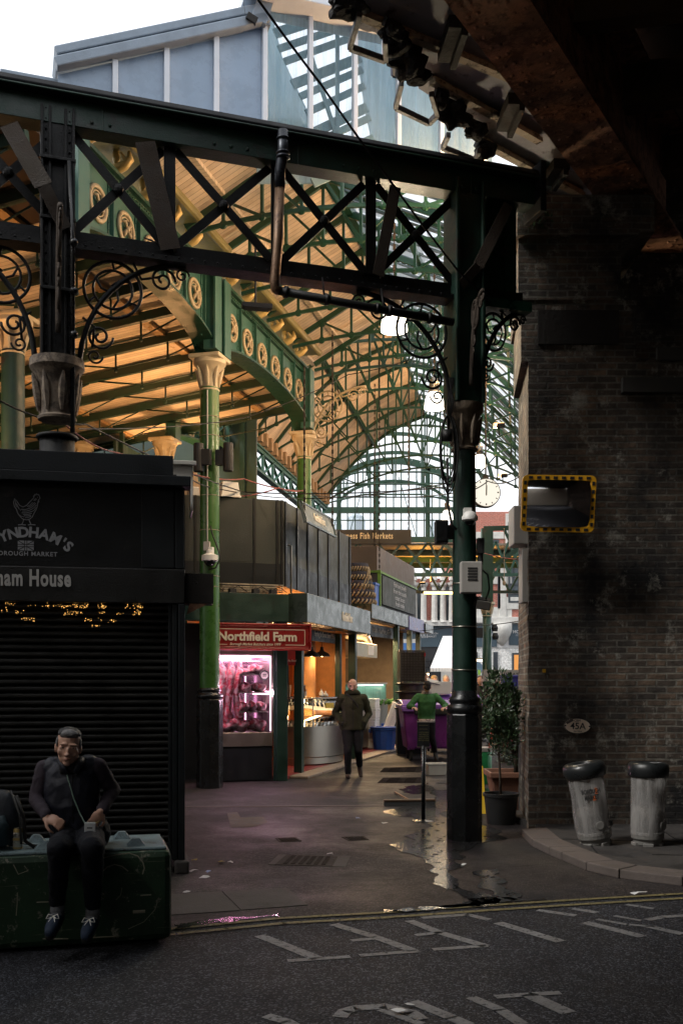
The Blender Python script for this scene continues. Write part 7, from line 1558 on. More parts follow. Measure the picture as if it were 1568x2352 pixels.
added_flood('amber floodlight on the right eaves of the middle hall, farther along', MH, 6.6, 9.5, 8.0, 330, PCH, (-1, .1, .45), .6)
added_flood('amber floodlight under the far canopy', MH, 2.6, 26.0, 6.4, 130, (1, .45, .08), (.0, .1, 1), 1.)
added_flood('amber floodlight under the far canopy, right hand one', MH, 5.5, 28.0, 6.4, 130, (1, .45, .08), (.0, .1, 1), 1.)
# stall lights
o = thing('strip_light', 'warm strip light on the butcher stall ceiling', 'light', NS.w(-.7, 2.4, 2.80), NS.a); mb = MB(); mb.box(-.04, .04, -.8, .8, -.03, .03); mb.build('tube', glow('warm tube', (1, .55, .2), 12.), o); lamp('strip_glow', 'AREA', (0, 0, -.06), 1100, (1, .55, .2), o, 1.6, (0, 0, R(90)), .3)
o = thing('case_lamp', 'warm tube inside the curved counter glass', 'light', NS.w(-.35, 2.9, 1.30), NS.a); mb = MB(); mb.box(-.02, .02, -.6, .6, -.015, .015); mb.build('tube', glow('case glow', (1, .68, .3), 14.), o); lamp('case_glow', 'AREA', (0, 0, -.03), 240, (1, .66, .3), o, 1.1, (0, 0, R(90)), .15)
o = thing('strip_light', 'warm strip light on the fish stall ceiling', 'light', FS.w(-.7, 2.8, 3.02), FS.a); mb = MB(); mb.box(-.04, .04, -1.2, 1.2, -.03, .03); mb.build('tube', glow('warm fish tube', (1, .66, .32), 10.), o); lamp('strip_glow', 'AREA', (0, 0, -.06), 420, (1, .66, .34), o, 2.4, (0, 0, R(90)), .4)
lamp('cabinet_glow', 'AREA', (CABX, .10, CABZ), 110, (1, .60, .82), MC, .8, (R(48), 0, 0), .08)
lamp('floor_glow', 'AREA', (CABX, -.03, CABZ-.02), 7, (1, .36, .70), MC, .9, (R(-42), 0, 0), .03)
for x_, a_ in ((CABX-.52, 90), (CABX+.52, -90)): lamp('shelf_glow', 'AREA', (x_, .06, 1.5), 50, (1, .62, .84), MC, .06, (R(-20), R(-a_), 0), 1.2)
# ================================================================ overhead cables
def wire(label, pts, r=.008, m=None, sag=.05):
    q = [P(*p) for p in pts]; c = q[0]; mb = MB(); mb.tube(cable([p-c for p in q], sag, 12), r, 5, cap=False); o = mb.build('overhead_cable', m or M['wire'], smooth=True); o.location = c; tag(o, label, 'cable', 'cables strung across the market')
wire('long black cable running down across the glazed gable to the right column', [(580, -20, 8.2), (735, 190, 8.7), (900, 420, 9.3), (1050, 620, 10.2), (1190, 750, 11.0)], .011, sag=.01)
wire('black cable from the stall roof rising to the dark column', [(0, 920, 9.4), (200, 975, 10.5), (560, 1130, 17.0), (1035, 1118, 14.0)], .010, sag=.06)
wire('thin cable crossing the aisle below the capitals', [(400, 1068, 12), (480, 1118, 15.7), (700, 1145, 20), (1030, 1110, 13.5)], .009, sag=.05)
wire('cable in front of the glass gable', [(690, 1135, 21), (860, 1138, 23), (1040, 1133, 14)], .008)
wire('cable rising to the hanging lamps', [(180, 985, 10), (560, 960, 16), (800, 860, 17), (1010, 800, 15)], .008)
wire('slack cable under the bottom chord', [(330, 545, 10), (640, 600, 10.3), (830, 650, 10.6), (1040, 665, 10.7)], .008, sag=.08)
wire('red cable along the butcher stall roof', [(430, 1085, 15), (560, 1100, 17), (700, 1128, 20.5)], .012, M['wirered'])
wire('second red cable on the butcher stall roof', [(520, 1140, 16.8), (640, 1120, 18), (700, 1125, 20.5)], .012, M['wirered'])
wire('dark red cable across the far buildings', [(1090, 1262, 20), (1200, 1285, 18)], .010, M['wirered'])
wire('lower black cable across the shop fronts', [(930, 1450, 30), (1060, 1435, 25), (1200, 1425, 20)], .010)
wire('reddish cable above the stall corner', [(150, 975, 9.6), (270, 1040, 11), (430, 1060, 15)], .009, M['wirered'])
wire('thin cable in front of the roof glass on the right', [(1040, 1130, 11), (1120, 1105, 12), (1192, 1095, 11.3)], .007)
o = thing('hanging_chain', 'thin chain hanging in front of the glass gable', 'chain', P(1024-0, 1080, 24.0)*1, 0); o.location = P(871+.0, 1000, 24.2); mb = MB(); chain(mb, 0, 0, -3.3, 2.0); mb.build('link', M['iron'], o)
# ================================================================ railway bridge over the road
t = thing('railway_bridge', 'dark riveted railway bridge overhead with rusty girder and broken edge', 'bridge', (0, 0, 0)); RB = t
ZU = 8.0
def pu(u, v, z): k = (z-CAMH)*FL/(HV-v); return Vector((k*(u-CU)/FL, k, z))
a, b = pu(1119, 0, 7.3), pu(1545, 610, 7.3); d = (b-a).normalized(); nrm = Vector((-d.y, d.x, 0))
A, B = a-d*14, a+d*26
mb = MB(); mb.bar(A+Vector((0, 0, .02)), B+Vector((0, 0, .02)), .60, .04)
mb.bar(A+Vector((0, 0, .75)), B+Vector((0, 0, .75)), .05, 1.42)
mb.bar(A+Vector((0, 0, 1.45)), B+Vector((0, 0, 1.45)), .60, .04)
for i in range(60):
    p = a+d*(-1.5+i*.16)
    for s_ in (-.22, -.13, .13, .22): mb.ell(p+nrm*s_+Vector((0, 0, -.002)), .022, .022, .014, 6, 4)
mb.build('main_girder', M['rust'], t)
# deck beyond the girder (right side) with cross beams
mb = MB()
q = [A-nrm*.0, B-nrm*.0, B-nrm*14, A-nrm*14]; mb.prism([(p.x, p.y) for p in q], (8.9, 9.1)); mb.build('deck', M['soot'], t)
mb = MB()
for (u0, v0, u1, v1) in ((1340, 214, 1590, 178), (1430, 372, 1590, 346), (1500, 490, 1590, 478), (1260, 14, 1590, -30)):
    p, q_ = pu(u0, v0, 8.5), pu(u1, v1, 8.5); e = (q_-p).normalized(); mb.bar(p-e*.3, q_+e*6, .10, .5); mb.bar(p-e*.3+Vector((0, 0, -.25)), q_+e*6+Vector((0, 0, -.25)), .22, .03)
mb.build('cross_beam', mat('dim brown beam', (.12, .075, .04), .8, var=.3), t)
# soffit to the left of the girder: sheets with ragged edge, carried by cream angles
edge = [(742, -60), (760, 10), (800, 45), (880, 92), (893, 180), (960, 195), (1005, 255), (1060, 300), (1095, 318), (1150, 350), (1204, 392), (1250, 470), (1330, 520), (1400, 560), (1480, 640), (1600, 740)]
ep = [pu(u, v, ZU) for u, v in edge]
ne = []
for i in range(len(ep)-1):
    for k in range(5): 
        q = ep[i].lerp(ep[i+1], k/5); ne.append(q+Vector((.05*random.uniform(-1, 1), .05*random.uniform(-1, 1), 0)))
ne.append(ep[-1])
back = ep[0]-d*24+Vector((-2.6, 0, 0))
poly = [(p.x, p.y) for p in ne]+[(B.x-.1, B.y-.1), (A.x, A.y), (back.x, back.y)]
mb = MB(); mb.prism(poly, (ZU+.02, ZU+.16)); mb.build('soffit_sheet', M['sheetgrey'], t)
# cream angle bars
for u0, v0, u1, v1 in ((770, 10, 1140, 165), (992, 185, 1180, 290), (1100, 322, 1280, 418), (1208, 424, 1332, 500), (1280, 520, 1420, 600), (1420, 600, 1590, 715)):
    p, q_ = pu(u0, v0, ZU-.05), pu(u1, v1, ZU-.05); p2 = p.lerp(q_, 1.35 if u1 < 1500 else 1.0)
    mb = MB(); mb.bar(p, p2, .09, .05); mb.bar(p+Vector((0, 0, .05)), p2+Vector((0, 0, .05)), .015, .12); mb.build('angle_bar', M['oldcream'], t)
# dark cleats between the angle bars
for u0, v0, u1, v1 in ((1055, 48, 1028, 130), (1188, 225, 1160, 290), (1290, 375, 1262, 415), (1372, 475, 1345, 510), (1440, 580, 1415, 610)):
    p, q_ = pu(u0, v0, ZU-.1), pu(u1, v1, ZU-.1); mb = MB(); mb.bar(p, q_, .20, .12); mb.bar(p+Vector((.05, 0, -.08)), q_+Vector((.05, 0, -.08)), .06, .1); mb.build('cleat', M['soot'], t)
# broken skylight frames hanging at the edge
AL = mat('weathered alloy frame', (.09, .09, .095), .5, metal=.3, var=.3, bump=.3, stain=(.06, .045, .04), stain_amt=.5, stain_scale=9)
for pts in (((826, 30), (803, 108), (886, 138), (884, 92)), ((922, 190), (908, 245), (985, 282), (1005, 262), (990, 215)), ((1030, 308), (1016, 338), (1090, 368), (1100, 345))):
    q = [pu(u, v, 7.75) for u, v in pts]; mb = MB()
    for i in range(len(q)-1): mb.bar(q[i], q[i+1], .05, .06)
    mb.build('skylight_frame', AL, t, bevel=.006)
CH = mat('charred timber', (.012, .011, .011), .9, var=.5, bump=.9, bscale=30)
for u, v, w_, h_, sd in ((935, 140, .26, .22, 1), (912, 100, .2, .16, 2), (1040, 265, .26, .18, 3), (1010, 232, .14, .16, 4), (965, 178, .2, .1, 5), (1090, 300, .2, .14, 6), (900, 70, .18, .1, 7), (1110, 345, .2, .14, 8), (800, 15, .3, .12, 9)):
    p = pu(u, v, ZU-.18); mb = MB(); mb.ell(p, w_*.62, w_*.5, h_*.6, 16, 12, None, .9, 9+sd*.3); mb.obox(p+Vector((0, 0, .06)), w_*.9, w_*.6, h_*.8, (.1*sd, .15, .4)); mb.build('charred_lump', CH, t)
q = pu(1222, 480, ZU-.2); mb = MB(); mb.box(q.x-.12, q.x+.18, q.y-.1, q.y+.15, ZU-.75, ZU-.1); mb.build('bracket_block', mat('mauve grey block', (.05, .045, .055), .8, var=.2), t)
# ferns rooted on the pier
mb = MB(); leaves(mb, (0, 0, 0), .16, .1, .10, 90, .06, 21, clump=6); o = mb.build('fern', mat('fern', (.035, .075, .02), .6, var=.4)); o.location = PR.at(1232, 505, -.06)+Vector((PR.loc.x, PR.loc.y, 0)); tag(o, 'small fern growing from the top of the brick pier', 'plant')
M['stock'] = brick_mat('pale stock brick', (.48, .40, .30), (.38, .32, .25), (.45, .42, .37), bump=.3)
# abutment and dark street wall behind the viewer
t = thing('brick_wall', 'pale brick street wall across the road under the bridge', 'wall', (0, -9, 0)); mb = MB(); mb.box(-12.9, 16, -.4, 0, 0, 9); mb.build('brickwork', M['stock'], t)
t = thing('brick_wall', 'pale brick building wall along the street on the left behind the viewer', 'wall', (-13, -9, 0)); mb = MB(); mb.box(-.4, 0, 0, 18, 0, 15.5); mb.build('brickwork', M['stock'], t)
t = thing('brick_wall', 'dark side wall under the bridge on the far right', 'wall', (7.5, 0, 0)); mb = MB(); mb.box(0, .4, -9, 12, 0, 9); mb.build('brickwork', M['brickdk'], t)
# ================================================================ far street
FB_ = brick_mat('red brick', (.52, .15, .10), (.42, .11, .075), (.38, .28, .24), bw=.23, bh=.075, bump=.3)
WB = brick_mat('white glazed brick', (.80, .80, .78), (.72, .72, .70), (.55, .55, .54), bw=.30, bh=.15, ms=.008, bump=.3, rough=.35)
T0 = 62.; sc = T0/FL
X = lambda u: (u-CU)*sc; Z = lambda v: CAMH+(HV-v)*sc
NV = mat('navy shop paint', (.045, .075, .10), .5, var=.12, bump=.05); WN = mat('window glass', (.05, .07, .085), .12, var=.2, bump=.02); WF = mat('dark sash', (.035, .045, .055), .5)
t = thing('corner_building', 'red brick and white stone corner building with navy coffee shop front', 'building', (0, T0, 0))
mb = MB(); mb.box(X(1052), X(1260), 0, 10, Z(1425), Z(1175)); mb.build('brick_wall', FB_, t)
mb = MB(); mb.box(X(1052), X(1260), -.05, 9, 0, Z(1488)); mb.build('ground_wall', WB, t)
mb = MB(); mb.box(X(1052), X(1260), -.10, 9, Z(1488), Z(1425)); mb.build('shop_fascia', mat('grey stone fascia', (.60, .60, .60), .7, var=.1), t)
mb = MB()
for v0, v1 in ((1238, 1222), (1292, 1275), (1342, 1325), (1425, 1395)): mb.box(X(1050), X(1175), -.08, 0, Z(v0), Z(v1))
mb.box(X(1160), X(1190), -.12, 0, Z(1400), Z(1372)); mb.box(X(1160), X(1260), -.12, 0, Z(1292), Z(1180)); mb.box(X(1050), X(1260), -.35, .0, Z(1432), Z(1418)); mb.box(X(1145), X(1162), -.14, 0, Z(1425), Z(1280)); mb.build('stone_band', M['stone'], t, bevel=.03)
mb = MB()
for i in range(5): mb.lathe([(2.2-.32*i, -.0), (2.1-.32*i, -.22)], (X(1200), -.1, Z(1268)-.16*i), 32, cap=True, sy=.4)
for i in range(40): a = math.pi*i/40; mb.ell((X(1200)-2.2*math.cos(a), -.1-.88*math.sin(a), Z(1268)-.05), .07, .07, .12, 6, 5)
mb.build('balcony', M['stone'], t)
def win(u0, v0, u1, v1, lit=None, n=2, m_=2):
    f = MB(); fw = .12
    f.box(X(u0), X(u0)+fw, -.14, .02, Z(v1), Z(v0)); f.box(X(u1)-fw, X(u1), -.14, .02, Z(v1), Z(v0)); f.box(X(u0)+fw, X(u1)-fw, -.14, .02, Z(v0)-fw, Z(v0)); f.box(X(u0)+fw, X(u1)-fw, -.14, .02, Z(v1), Z(v1)+fw)
    for i in range(1, n): x = X(u0)+(X(u1)-X(u0))*i/n; f.box(x-.04, x+.04, -.10, 0, Z(v1)+fw, Z(v0)-fw)
    for i in range(1, m_): z = Z(v1)+(Z(v0)-Z(v1))*i/m_; f.box(X(u0)+fw, X(u1)-fw, -.12, -.10, z-.05, z+.05)
    w_ = f.build('window', WF, t); g = MB(); g.box(X(u0)+fw, X(u1)-fw, -.06, -.05, Z(v1)+fw, Z(v0)-fw); g.build('pane', lit or WN, w_)
LITW = glow('lit shop window', (1, .42, .12), .9)
win(1166, 1300, 1206, 1385, None, 3, 4); win(1166, 1200, 1206, 1262, None, 2, 3); win(1070, 1255, 1086, 1330); win(1142, 1300, 1148, 1398, n=1); win(1120, 1240, 1145, 1265); win(1175, 1500, 1215, 1610, LITW, 2, 2); win(1132, 1498, 1142, 1600, n=1, m_=3); win(1086, 1498, 1096, 1610, n=1, m_=2); win(1040, 1330, 1052, 1395, n=1)
mb = MB(); mb.box(X(1168), X(1260), -.16, -.08, Z(1482), Z(1434)); mb.build('sign_board', NV, t); text('lettering', 'MONMOUTH', .27, (X(1206), -.17, Z(1452)), FACE, M['letter'], t, .01, .006); text('lettering', 'COFFEE COMPANY', .14, (X(1205), -.17, Z(1460)), FACE, M['letter'], t, .01)
mb = MB(); mb.box(X(1060), X(1140), -.16, -.08, Z(1486), Z(1434)); mb.build('sign_board', NV, t); text('lettering', 'MONMOUTH', .40, (X(1122), -.17, Z(1460)), FACE, M['letter'], t, .01, 0, sx=.42)
mb = MB(); mb.lathe([(.05, -.9), (.25, -.75), (.5, -.3), (.62, 0), (.62, .5)], (X(1152), -.1, Z(1450)), 16); mb.build('corbel', M['stone'], t, smooth=True)
mb = MB(); mb.box(X(1106), X(1118), -.10, .0, Z(1620), Z(1545)); mb.build('door', NV, t); mb = MB(); mb.box(X(1104), X(1120), -.14, -.10, Z(1545), Z(1537)); mb.build('door_sign', M['yellow'], t); mb = MB(); mb.box(X(1122), X(1133), -.12, -.05, Z(1560), Z(1545)); mb.build('wall_plate', M['ltgrey'], t)
# left wing
t = thing('terrace_building', 'dairy shop building with white columned bays and dark ground floor', 'building', (0, T0+1, 0))
mb = MB(); mb.box(X(900), X(1052), 0, 9, Z(1425), Z(1325)); mb.build('brick_wall', FB_, t)
mb = MB()
for u in (931, 953, 975, 1000, 1020, 1040): mb.lathe([(.3, 0), (.2, .15), (.17, 2.2), (.28, 2.35), (.3, 2.5)], (X(u), -.2, Z(1428)), 12)
for u in (931, 953, 975, 1000, 1020, 1040): mb.box(X(u)-.1, X(u)+.1, -.25, 0, Z(1428)+2.5, Z(1428)+2.9); mb.bar((X(u), -.2, Z(1330)), (X(u), -.2, Z(1312)), .2, .2); mb.lathe([(.2, 0), (.02, .7)], (X(u), -.2, Z(1330)), 6)
mb.box(X(900), X(1052), -.4, 0, Z(1436), Z(1424)); mb.build('column', M['stone'], t, smooth=False)
for u in (936, 958, 1004, 1026): 
    w_ = MB(); w_.box(X(u)+.05, X(u+14)-.05, -.06, .0, Z(1424), Z(1338)); w_.build('window', WN, t)
mb = MB(); mb.box(X(900), X(1052), -.1, .2, Z(1485), Z(1436)); mb.build('shop_fascia', NV, t); text('lettering', 'DAIRY', .55, (X(972), -.12, Z(1458)), FACE, M['letter'], t, .01, 0, sx=.5); text('lettering', 'BOROUGH', .17, (X(993), -.12, Z(1454)), FACE, M['letter'], t, .01); text('lettering', 'MARKET', .17, (X(993), -.12, Z(1461)), FACE, M['letter'], t, .01)
mb = MB(); mb.box(X(900), X(1016), -.05, 9, 0, Z(1485)); mb.build('ground_wall', mat('dark shopfront', (.018, .02, .025), .5, var=.3), t); mb = MB(); mb.box(X(1016), X(1052), -.08, 9, 0, Z(1485)); mb.build('pilaster', M['stone'], t)
mb = MB()
for i in range(22): x = X(900)+i*.19; mb.box(x-.015, x+.015, -.4, -.37, Z(1535), Z(1512))
mb.box(X(900), X(1016), -.41, -.36, Z(1534), Z(1532)); mb.box(X(900), X(1016), -.41, -.36, Z(1520), Z(1518)); mb.build('railing', M['black'], t)
o = thing('shop_awning', 'white sloping shop awning with scalloped edge on the far street', 'awning', (0, 55, 0)); sc2 = 55/FL; XX = lambda u: (u-CU)*sc2; ZZ = lambda v: CAMH+(HV-v)*sc2
mb = MB(); mb.add([(XX(1024), 1.6, ZZ(1460)), (XX(1090), 1.6, ZZ(1460)), (XX(1080), 0, ZZ(1535)), (XX(988), 0, ZZ(1535)), (XX(1024), 1.64, ZZ(1460)+.05), (XX(1090), 1.64, ZZ(1460)+.05), (XX(1080), 0.03, ZZ(1535)+.04), (XX(988), 0.03, ZZ(1535)+.04)], [(0, 1, 2, 3), (7, 6, 5, 4), (0, 3, 7, 4), (1, 5, 6, 2)]); mb.build('canopy', mat('white canvas', (.80, .82, .82), .8, var=.05), o)
mb = MB()
for i in range(14): x = XX(988)+i*.162; mb.box(x, x+.15, -.01, .01, ZZ(1543), ZZ(1535))
mb.build('valance', M['white'], o)
o = thing('blue_awning', 'bright blue awning edge left of the fish stall posts', 'awning', (0, 46, 0)); sc3 = 46/FL; mb = MB(); x_ = lambda u: (u-CU)*sc3; z_ = lambda v: CAMH+(HV-v)*sc3
mb.add([(x_(900), 0, z_(1478)), (x_(960), 0, z_(1478)), (x_(930), -.6, z_(1545)), (x_(885), -.6, z_(1545)), (x_(900), .05, z_(1477)), (x_(960), .05, z_(1477)), (x_(930), -.55, z_(1544)), (x_(885), -.55, z_(1544))], [(0, 1, 2, 3), (7, 6, 5, 4), (0, 3, 7, 4), (1, 5, 6, 2), (2, 6, 7, 3)]); mb.build('canopy', mat('blue canvas', (.05, .17, .45), .7, var=.1), o); mb = MB(); mb.box(x_(900), x_(960), .05, .15, z_(1478), z_(1468)); mb.build('head_box', M['white'], o)
def street_lamp(label, u, v, t_, wd_):
    p = P(u, v, t_); o = thing('wall_lamp', label, 'lamp', p); mb = MB(); mb.box(-wd_, wd_, -.1, .1, -.06, .06); mb.build('tube', glow('warm wall lamp', (1, .72, .38), 7.), o); mb = MB(); mb.box(-wd_-.05, wd_+.05, -.12, .12, .06, .12); mb.tube([(wd_, .1, .1), (wd_, .6, .2)], .03, 6); mb.build('housing', M['rubber'], o)
street_lamp('warm lamp over the coffee shop wall beside the green column', 1100, 1517, 58, .35)
street_lamp('left glowing lamp on the dark dairy shopfront', 962, 1549, 58, .22); street_lamp('right glowing lamp on the dark dairy shopfront', 976, 1549, 58, .22)
p = P(1092, 1565, 40); o = thing('street_sign', 'round street sign on a thin black post by the green column', 'sign', (p.x, 40, 0)); mb = MB(); mb.tube([(0, 0, 0), (0, 0, 2.9)], .05, 8); mb.build('post', M['black'], o); mb = MB(); mb.lathe([(.24, 0), (.24, .03)], (0, 0, 0), 24); q = mb.build('disc', mat('pale blue disc', (.16, .26, .36), .4), o); q.location = (.05, -.06, CAMH+40*(1565-1555)/FL+.35); q.rotation_euler = (R(90), 0, 0); mb = MB(); mb.box(.08, .18, -.11, -.10, 1.95, 2.15); mb.build('sticker', mat('lime sticker', (.4, .7, .1), .5), o)
# distant towers seen through the glass gable
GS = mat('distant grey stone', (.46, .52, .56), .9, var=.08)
for lb, u0, u1, vt, vb, kind in (('pale distant tower with octagonal crown seen left through the gable', 797, 838, 1180, 1240, 0), ('pale distant pinnacled spire seen right through the gable', 1030, 1066, 1185, 1260, 1), ('thin distant spire beside the pinnacled one', 985, 1003, 1190, 1260, 1), ('faint low distant turret at the left of the gable', 760, 785, 1195, 1240, 0)):
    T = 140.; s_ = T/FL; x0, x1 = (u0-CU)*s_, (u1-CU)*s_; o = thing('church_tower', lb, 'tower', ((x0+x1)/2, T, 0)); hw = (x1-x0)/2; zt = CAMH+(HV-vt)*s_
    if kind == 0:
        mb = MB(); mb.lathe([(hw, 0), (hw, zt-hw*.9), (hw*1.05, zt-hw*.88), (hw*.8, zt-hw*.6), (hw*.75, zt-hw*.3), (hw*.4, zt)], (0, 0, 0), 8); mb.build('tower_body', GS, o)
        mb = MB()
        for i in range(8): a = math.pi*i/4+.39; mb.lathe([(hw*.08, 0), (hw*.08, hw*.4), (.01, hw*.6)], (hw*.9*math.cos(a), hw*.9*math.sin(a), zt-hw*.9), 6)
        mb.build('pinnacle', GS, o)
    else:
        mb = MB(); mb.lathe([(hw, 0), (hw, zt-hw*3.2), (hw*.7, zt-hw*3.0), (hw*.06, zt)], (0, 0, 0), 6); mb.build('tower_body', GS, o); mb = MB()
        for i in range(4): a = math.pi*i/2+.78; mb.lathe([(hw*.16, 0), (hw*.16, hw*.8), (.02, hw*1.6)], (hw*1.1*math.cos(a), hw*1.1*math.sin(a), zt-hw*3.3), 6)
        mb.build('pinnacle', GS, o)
# ================================================================ people
SK = mat('skin', (.56, .33, .24), .5, var=.12, bump=.12, bscale=160, sub=.06)
SK2 = mat('pale skin', (.50, .28, .20), .5, var=.1, bump=.1, bscale=160, sub=.06)
EYEW = mat('eye white', (.30, .24, .20), .25, var=.02, bump=0); EYED = mat('iris', (.02, .015, .012), .2, var=.05, bump=0)
LIP = mat('lip', (.30, .12, .09), .45, var=.1, bump=.05)
def cloth(name, col, **k): return mat(name, col, .85, var=.2, bump=.35, bscale=k.pop('bs', 45), spec=.25, **k)
def rotm(yaw=0, pitch=0, roll=0): return Matrix.Rotation(R(yaw), 3, 'Z') @ Matrix.Rotation(R(pitch), 3, 'X') @ Matrix.Rotation(R(roll), 3, 'Y')
def add_head(mb, c, m, s=1.):
    c = Vector(c); f = lambda x, y, z: c+m@Vector((x*s, y*s, z*s))
    E = lambda p, a, b, d, n=14: mb.ell(f(*p), a*s, b*s, d*s, n, 10, m)
    E((0, .018, .035), .076, .094, .083, 18); E((0, -.012, -.02), .066, .078, .085, 18); E((0, -.028, -.060), .057, .056, .052); E((0, -.066, -.095), .026, .020, .020)
    E((0, -.088, -.016), .011, .016, .028); E((0, -.102, -.034), .015, .015, .012); E((.012, -.092, -.038), .010, .010, .008); E((-.012, -.092, -.038), .010, .010, .008)
    for s_ in (-1, 1):
        E((s_*.032, -.076, .027), .029, .011, .008); E((s_*.040, -.058, -.026), .026, .019, .027); E((s_*.076, .012, -.012), .011, .024, .034); E((s_*.033, -.066, .004), .024, .013, .012)
    E((0, -.084, -.062), .026, .011, .008); E((0, -.080, -.074), .022, .011, .008)
    return f
def face_parts(o, f, m, s, eyes=True, brow=None, lips=True):
    if eyes:
        for s_ in (-1, 1):
            b = MB(); b.ell(f(s_*.032, -.0715, .006), .0125*s, .0085*s, .0065*s, 12, 8, m); e = b.build('eye', EYEW, o, smooth=True)
            b = MB(); b.ell(f(s_*.032, -.0785, .006), .0042*s, .003*s, .0046*s, 10, 6, m); b.build('iris', EYED, e, smooth=True)
    if brow:
        for s_ in (-1, 1): b = MB(); b.tube([f(s_*.014, -.0885, .025), f(s_*.034, -.0905, .032), f(s_*.056, -.076, .027)], [.0022*s, .0028*s, .0016*s], 6); b.build('eyebrow', brow, o, smooth=True)
    if lips: b = MB(); b.tube([f(-.024, -.086, -.068), f(-.008, -.0965, -.066), f(.008, -.0965, -.066), f(.024, -.086, -.068)], [.0015*s, .0036*s, .0036*s, .0015*s], 8); b.build('mouth', LIP, o, smooth=True)
def add_hand(mb, wrist, fwd, nrm, side_, curl=35, s=1.):
    """palm + four fingers + thumb; fwd points to the knuckles, nrm out of the back of the hand"""
    w_, f, n_ = Vector(wrist), Vector(fwd).normalized(), Vector(nrm); n_ = (n_-f*n_.dot(f)).normalized(); x = f.cross(n_)*side_
    m = Matrix((x, f, n_)).transposed()
    mb.ell(w_+f*.048*s, .040*s, .052*s, .017*s, 14, 10, m); mb.ell(w_+f*.02*s+x*.02*s, .022*s, .034*s, .016*s, 10, 8, m)
    for k, (off, ln) in enumerate(((.031, .075), (.011, .084), (-.010, .078), (-.029, .062))):
        p = w_+f*.088*s+x*off*s; pts = [p]; a = R(curl*.5)
        for q in (.45, .32, .26): 
            d = f*math.cos(a)-n_*math.sin(a); p = p+d*ln*q*s; pts.append(p); a += R(curl*(.9+.1*k))
        mb.limb(pts, [.0092*s, .0086*s, .0080*s, .0068*s], 8)
    p = w_+f*.025*s+x*.034*s; d = (x*.75+f*.75-n_*.3).normalized(); mb.limb([p, p+d*.036*s, p+d*.036*s+(f*.9+x*.25-n_*.4).normalized()*.030*s, p+d*.036*s+(f*.9-n_*.6).normalized()*.052*s], [.013*s, .0105*s, .0095*s, .008*s], 8)
VOX = lambda v, it=3: [('REMESH', dict(mode='VOXEL', voxel_size=v, use_smooth_shade=True)), ('SMOOTH', dict(iterations=it, factor=.5))]
def folds(strength=.012, size=.09):
    tx = bpy.data.textures.new('folds', 'CLOUDS'); tx.noise_scale = size; tx.noise_depth = 3
    return ('DISPLACE', dict(texture=tx, strength=strength, mid_level=.5, texture_coords='LOCAL'))
def hair(mb, f, m, s, style):
    E = lambda p, a, b, d: mb.ell(f(*p), a*s, b*s, d*s, 16, 12, m, .10, 60)
    if style == 'short': E((0, .028, .048), .081, .092, .080); E((0, .060, -.005), .070, .058, .070)
    elif style == 'swept':
        E((0, .036, .044), .0765, .083, .080); E((0, .066, .01), .072, .055, .085)
        for s_ in (-1, 1): E((s_*.069, .020, .012), .010, .036, .040)
        for k in range(19):
            a = -.066+.0074*k; h_ = math.sqrt(max(.1, 1-(a/.082)**2)); mb.tube([f(a*.90, -.066+abs(a)*.45, .062+.03*h_), f(a*.97, -.045, .050+.058*h_), f(a*1.0, .02, .050+.074*h_), f(a, .085, .035+.055*h_)], [.005*s, .008*s, .009*s, .006*s], 6)
    elif style == 'bob':
        E((0, .02, .05), .086, .098, .078); E((0, .06, -.03), .085, .06, .12)
        for s_ in (-1, 1): E((s_*.072, .0, -.03), .022, .05, .10)
    elif style == 'long':
        E((0, .02, .05), .088, .1, .08); E((0, .07, -.08), .085, .05, .19)
        for s_ in (-1, 1): E((s_*.075, .0, -.06), .022, .045, .14)
# ---------------------------------------------------------------- man seated on the block
SEAT = BK.at(178, 1945); sx0 = SEAT.x; root = BK.w(sx0, .16, BH)
o = thing('person', 'man in a quilted navy vest seated on the green block, phone hanging on a cord', 'person', root); T1 = BK.w(sx0, 0).y
W = lambda u, v, t_: P(u, v, t_)-root
hd_m = rotm(14, 6, 5); hc = W(157, 1716, T1+.06)
body = MB(); f = add_head(body, hc, hd_m, .99)
neck = W(163, 1762, T1+.14); chest = W(165, 1800, T1+.18); pel = Vector((0, .06, .10))
body.limb([hc+Vector((.0, .03, -.05)), neck, chest], [.056, .058, .09], 12); body.limb([chest, chest*.5+pel*.5, pel], [.10, .10, .11], 12)
shR, shL = W(104, 1768, T1+.17), W(222, 1762, T1+.17); elR, wrR = W(83, 1836, T1+.10), W(107, 1876, T1-.06); elL, wrL = W(259, 1815, T1+.26), W(232, 1864, T1+.06)
body.limb([chest+Vector((0, 0, .04)), shR, elR, wrR], [.07, .05, .038, .027], 10); body.limb([chest+Vector((0, 0, .04)), shL, elL, wrL], [.07, .05, .038, .027], 10)
add_hand(body, wrR, (.75, -.25, -.32), (-.2, -.55, .8), 1, 55, 1.0); add_hand(body, wrL, (-.55, -.1, -.8), (.3, -.9, .1), -1, 25, .95)
hipR, hipL = W(155, 1925, T1+.2), W(202, 1922, T1+.2); knR, knL = W(136, 1950, T1-.30), W(212, 1948, T1-.30); anR, anL = W(132, 2070, T1-.14), W(213, 2078, T1-.14)
for a, b, c in ((hipR, knR, anR), (hipL, knL, anL)): body.limb([pel, a, b, c, c+Vector((0, -.01, -.08)), c+Vector((0, -.11, -.13))], [.09, .075, .052, .035, .024, .018], 10)
body.build('body', SK, o, mods=VOX(.0050, 5)); face_parts(o, f, hd_m, .99)
b = MB(); hair(b, f, hd_m, .99, 'swept'); b.build('hair', mat('greying dark hair', (.022, .022, .024), .55, var=.7, scale=40, bump=.5, bscale=150), o, mods=VOX(.006, 4))
b = MB(); b.ell(f(0, -.030, .086), .062, .042, .034, 16, 10, hd_m, .12, 70)
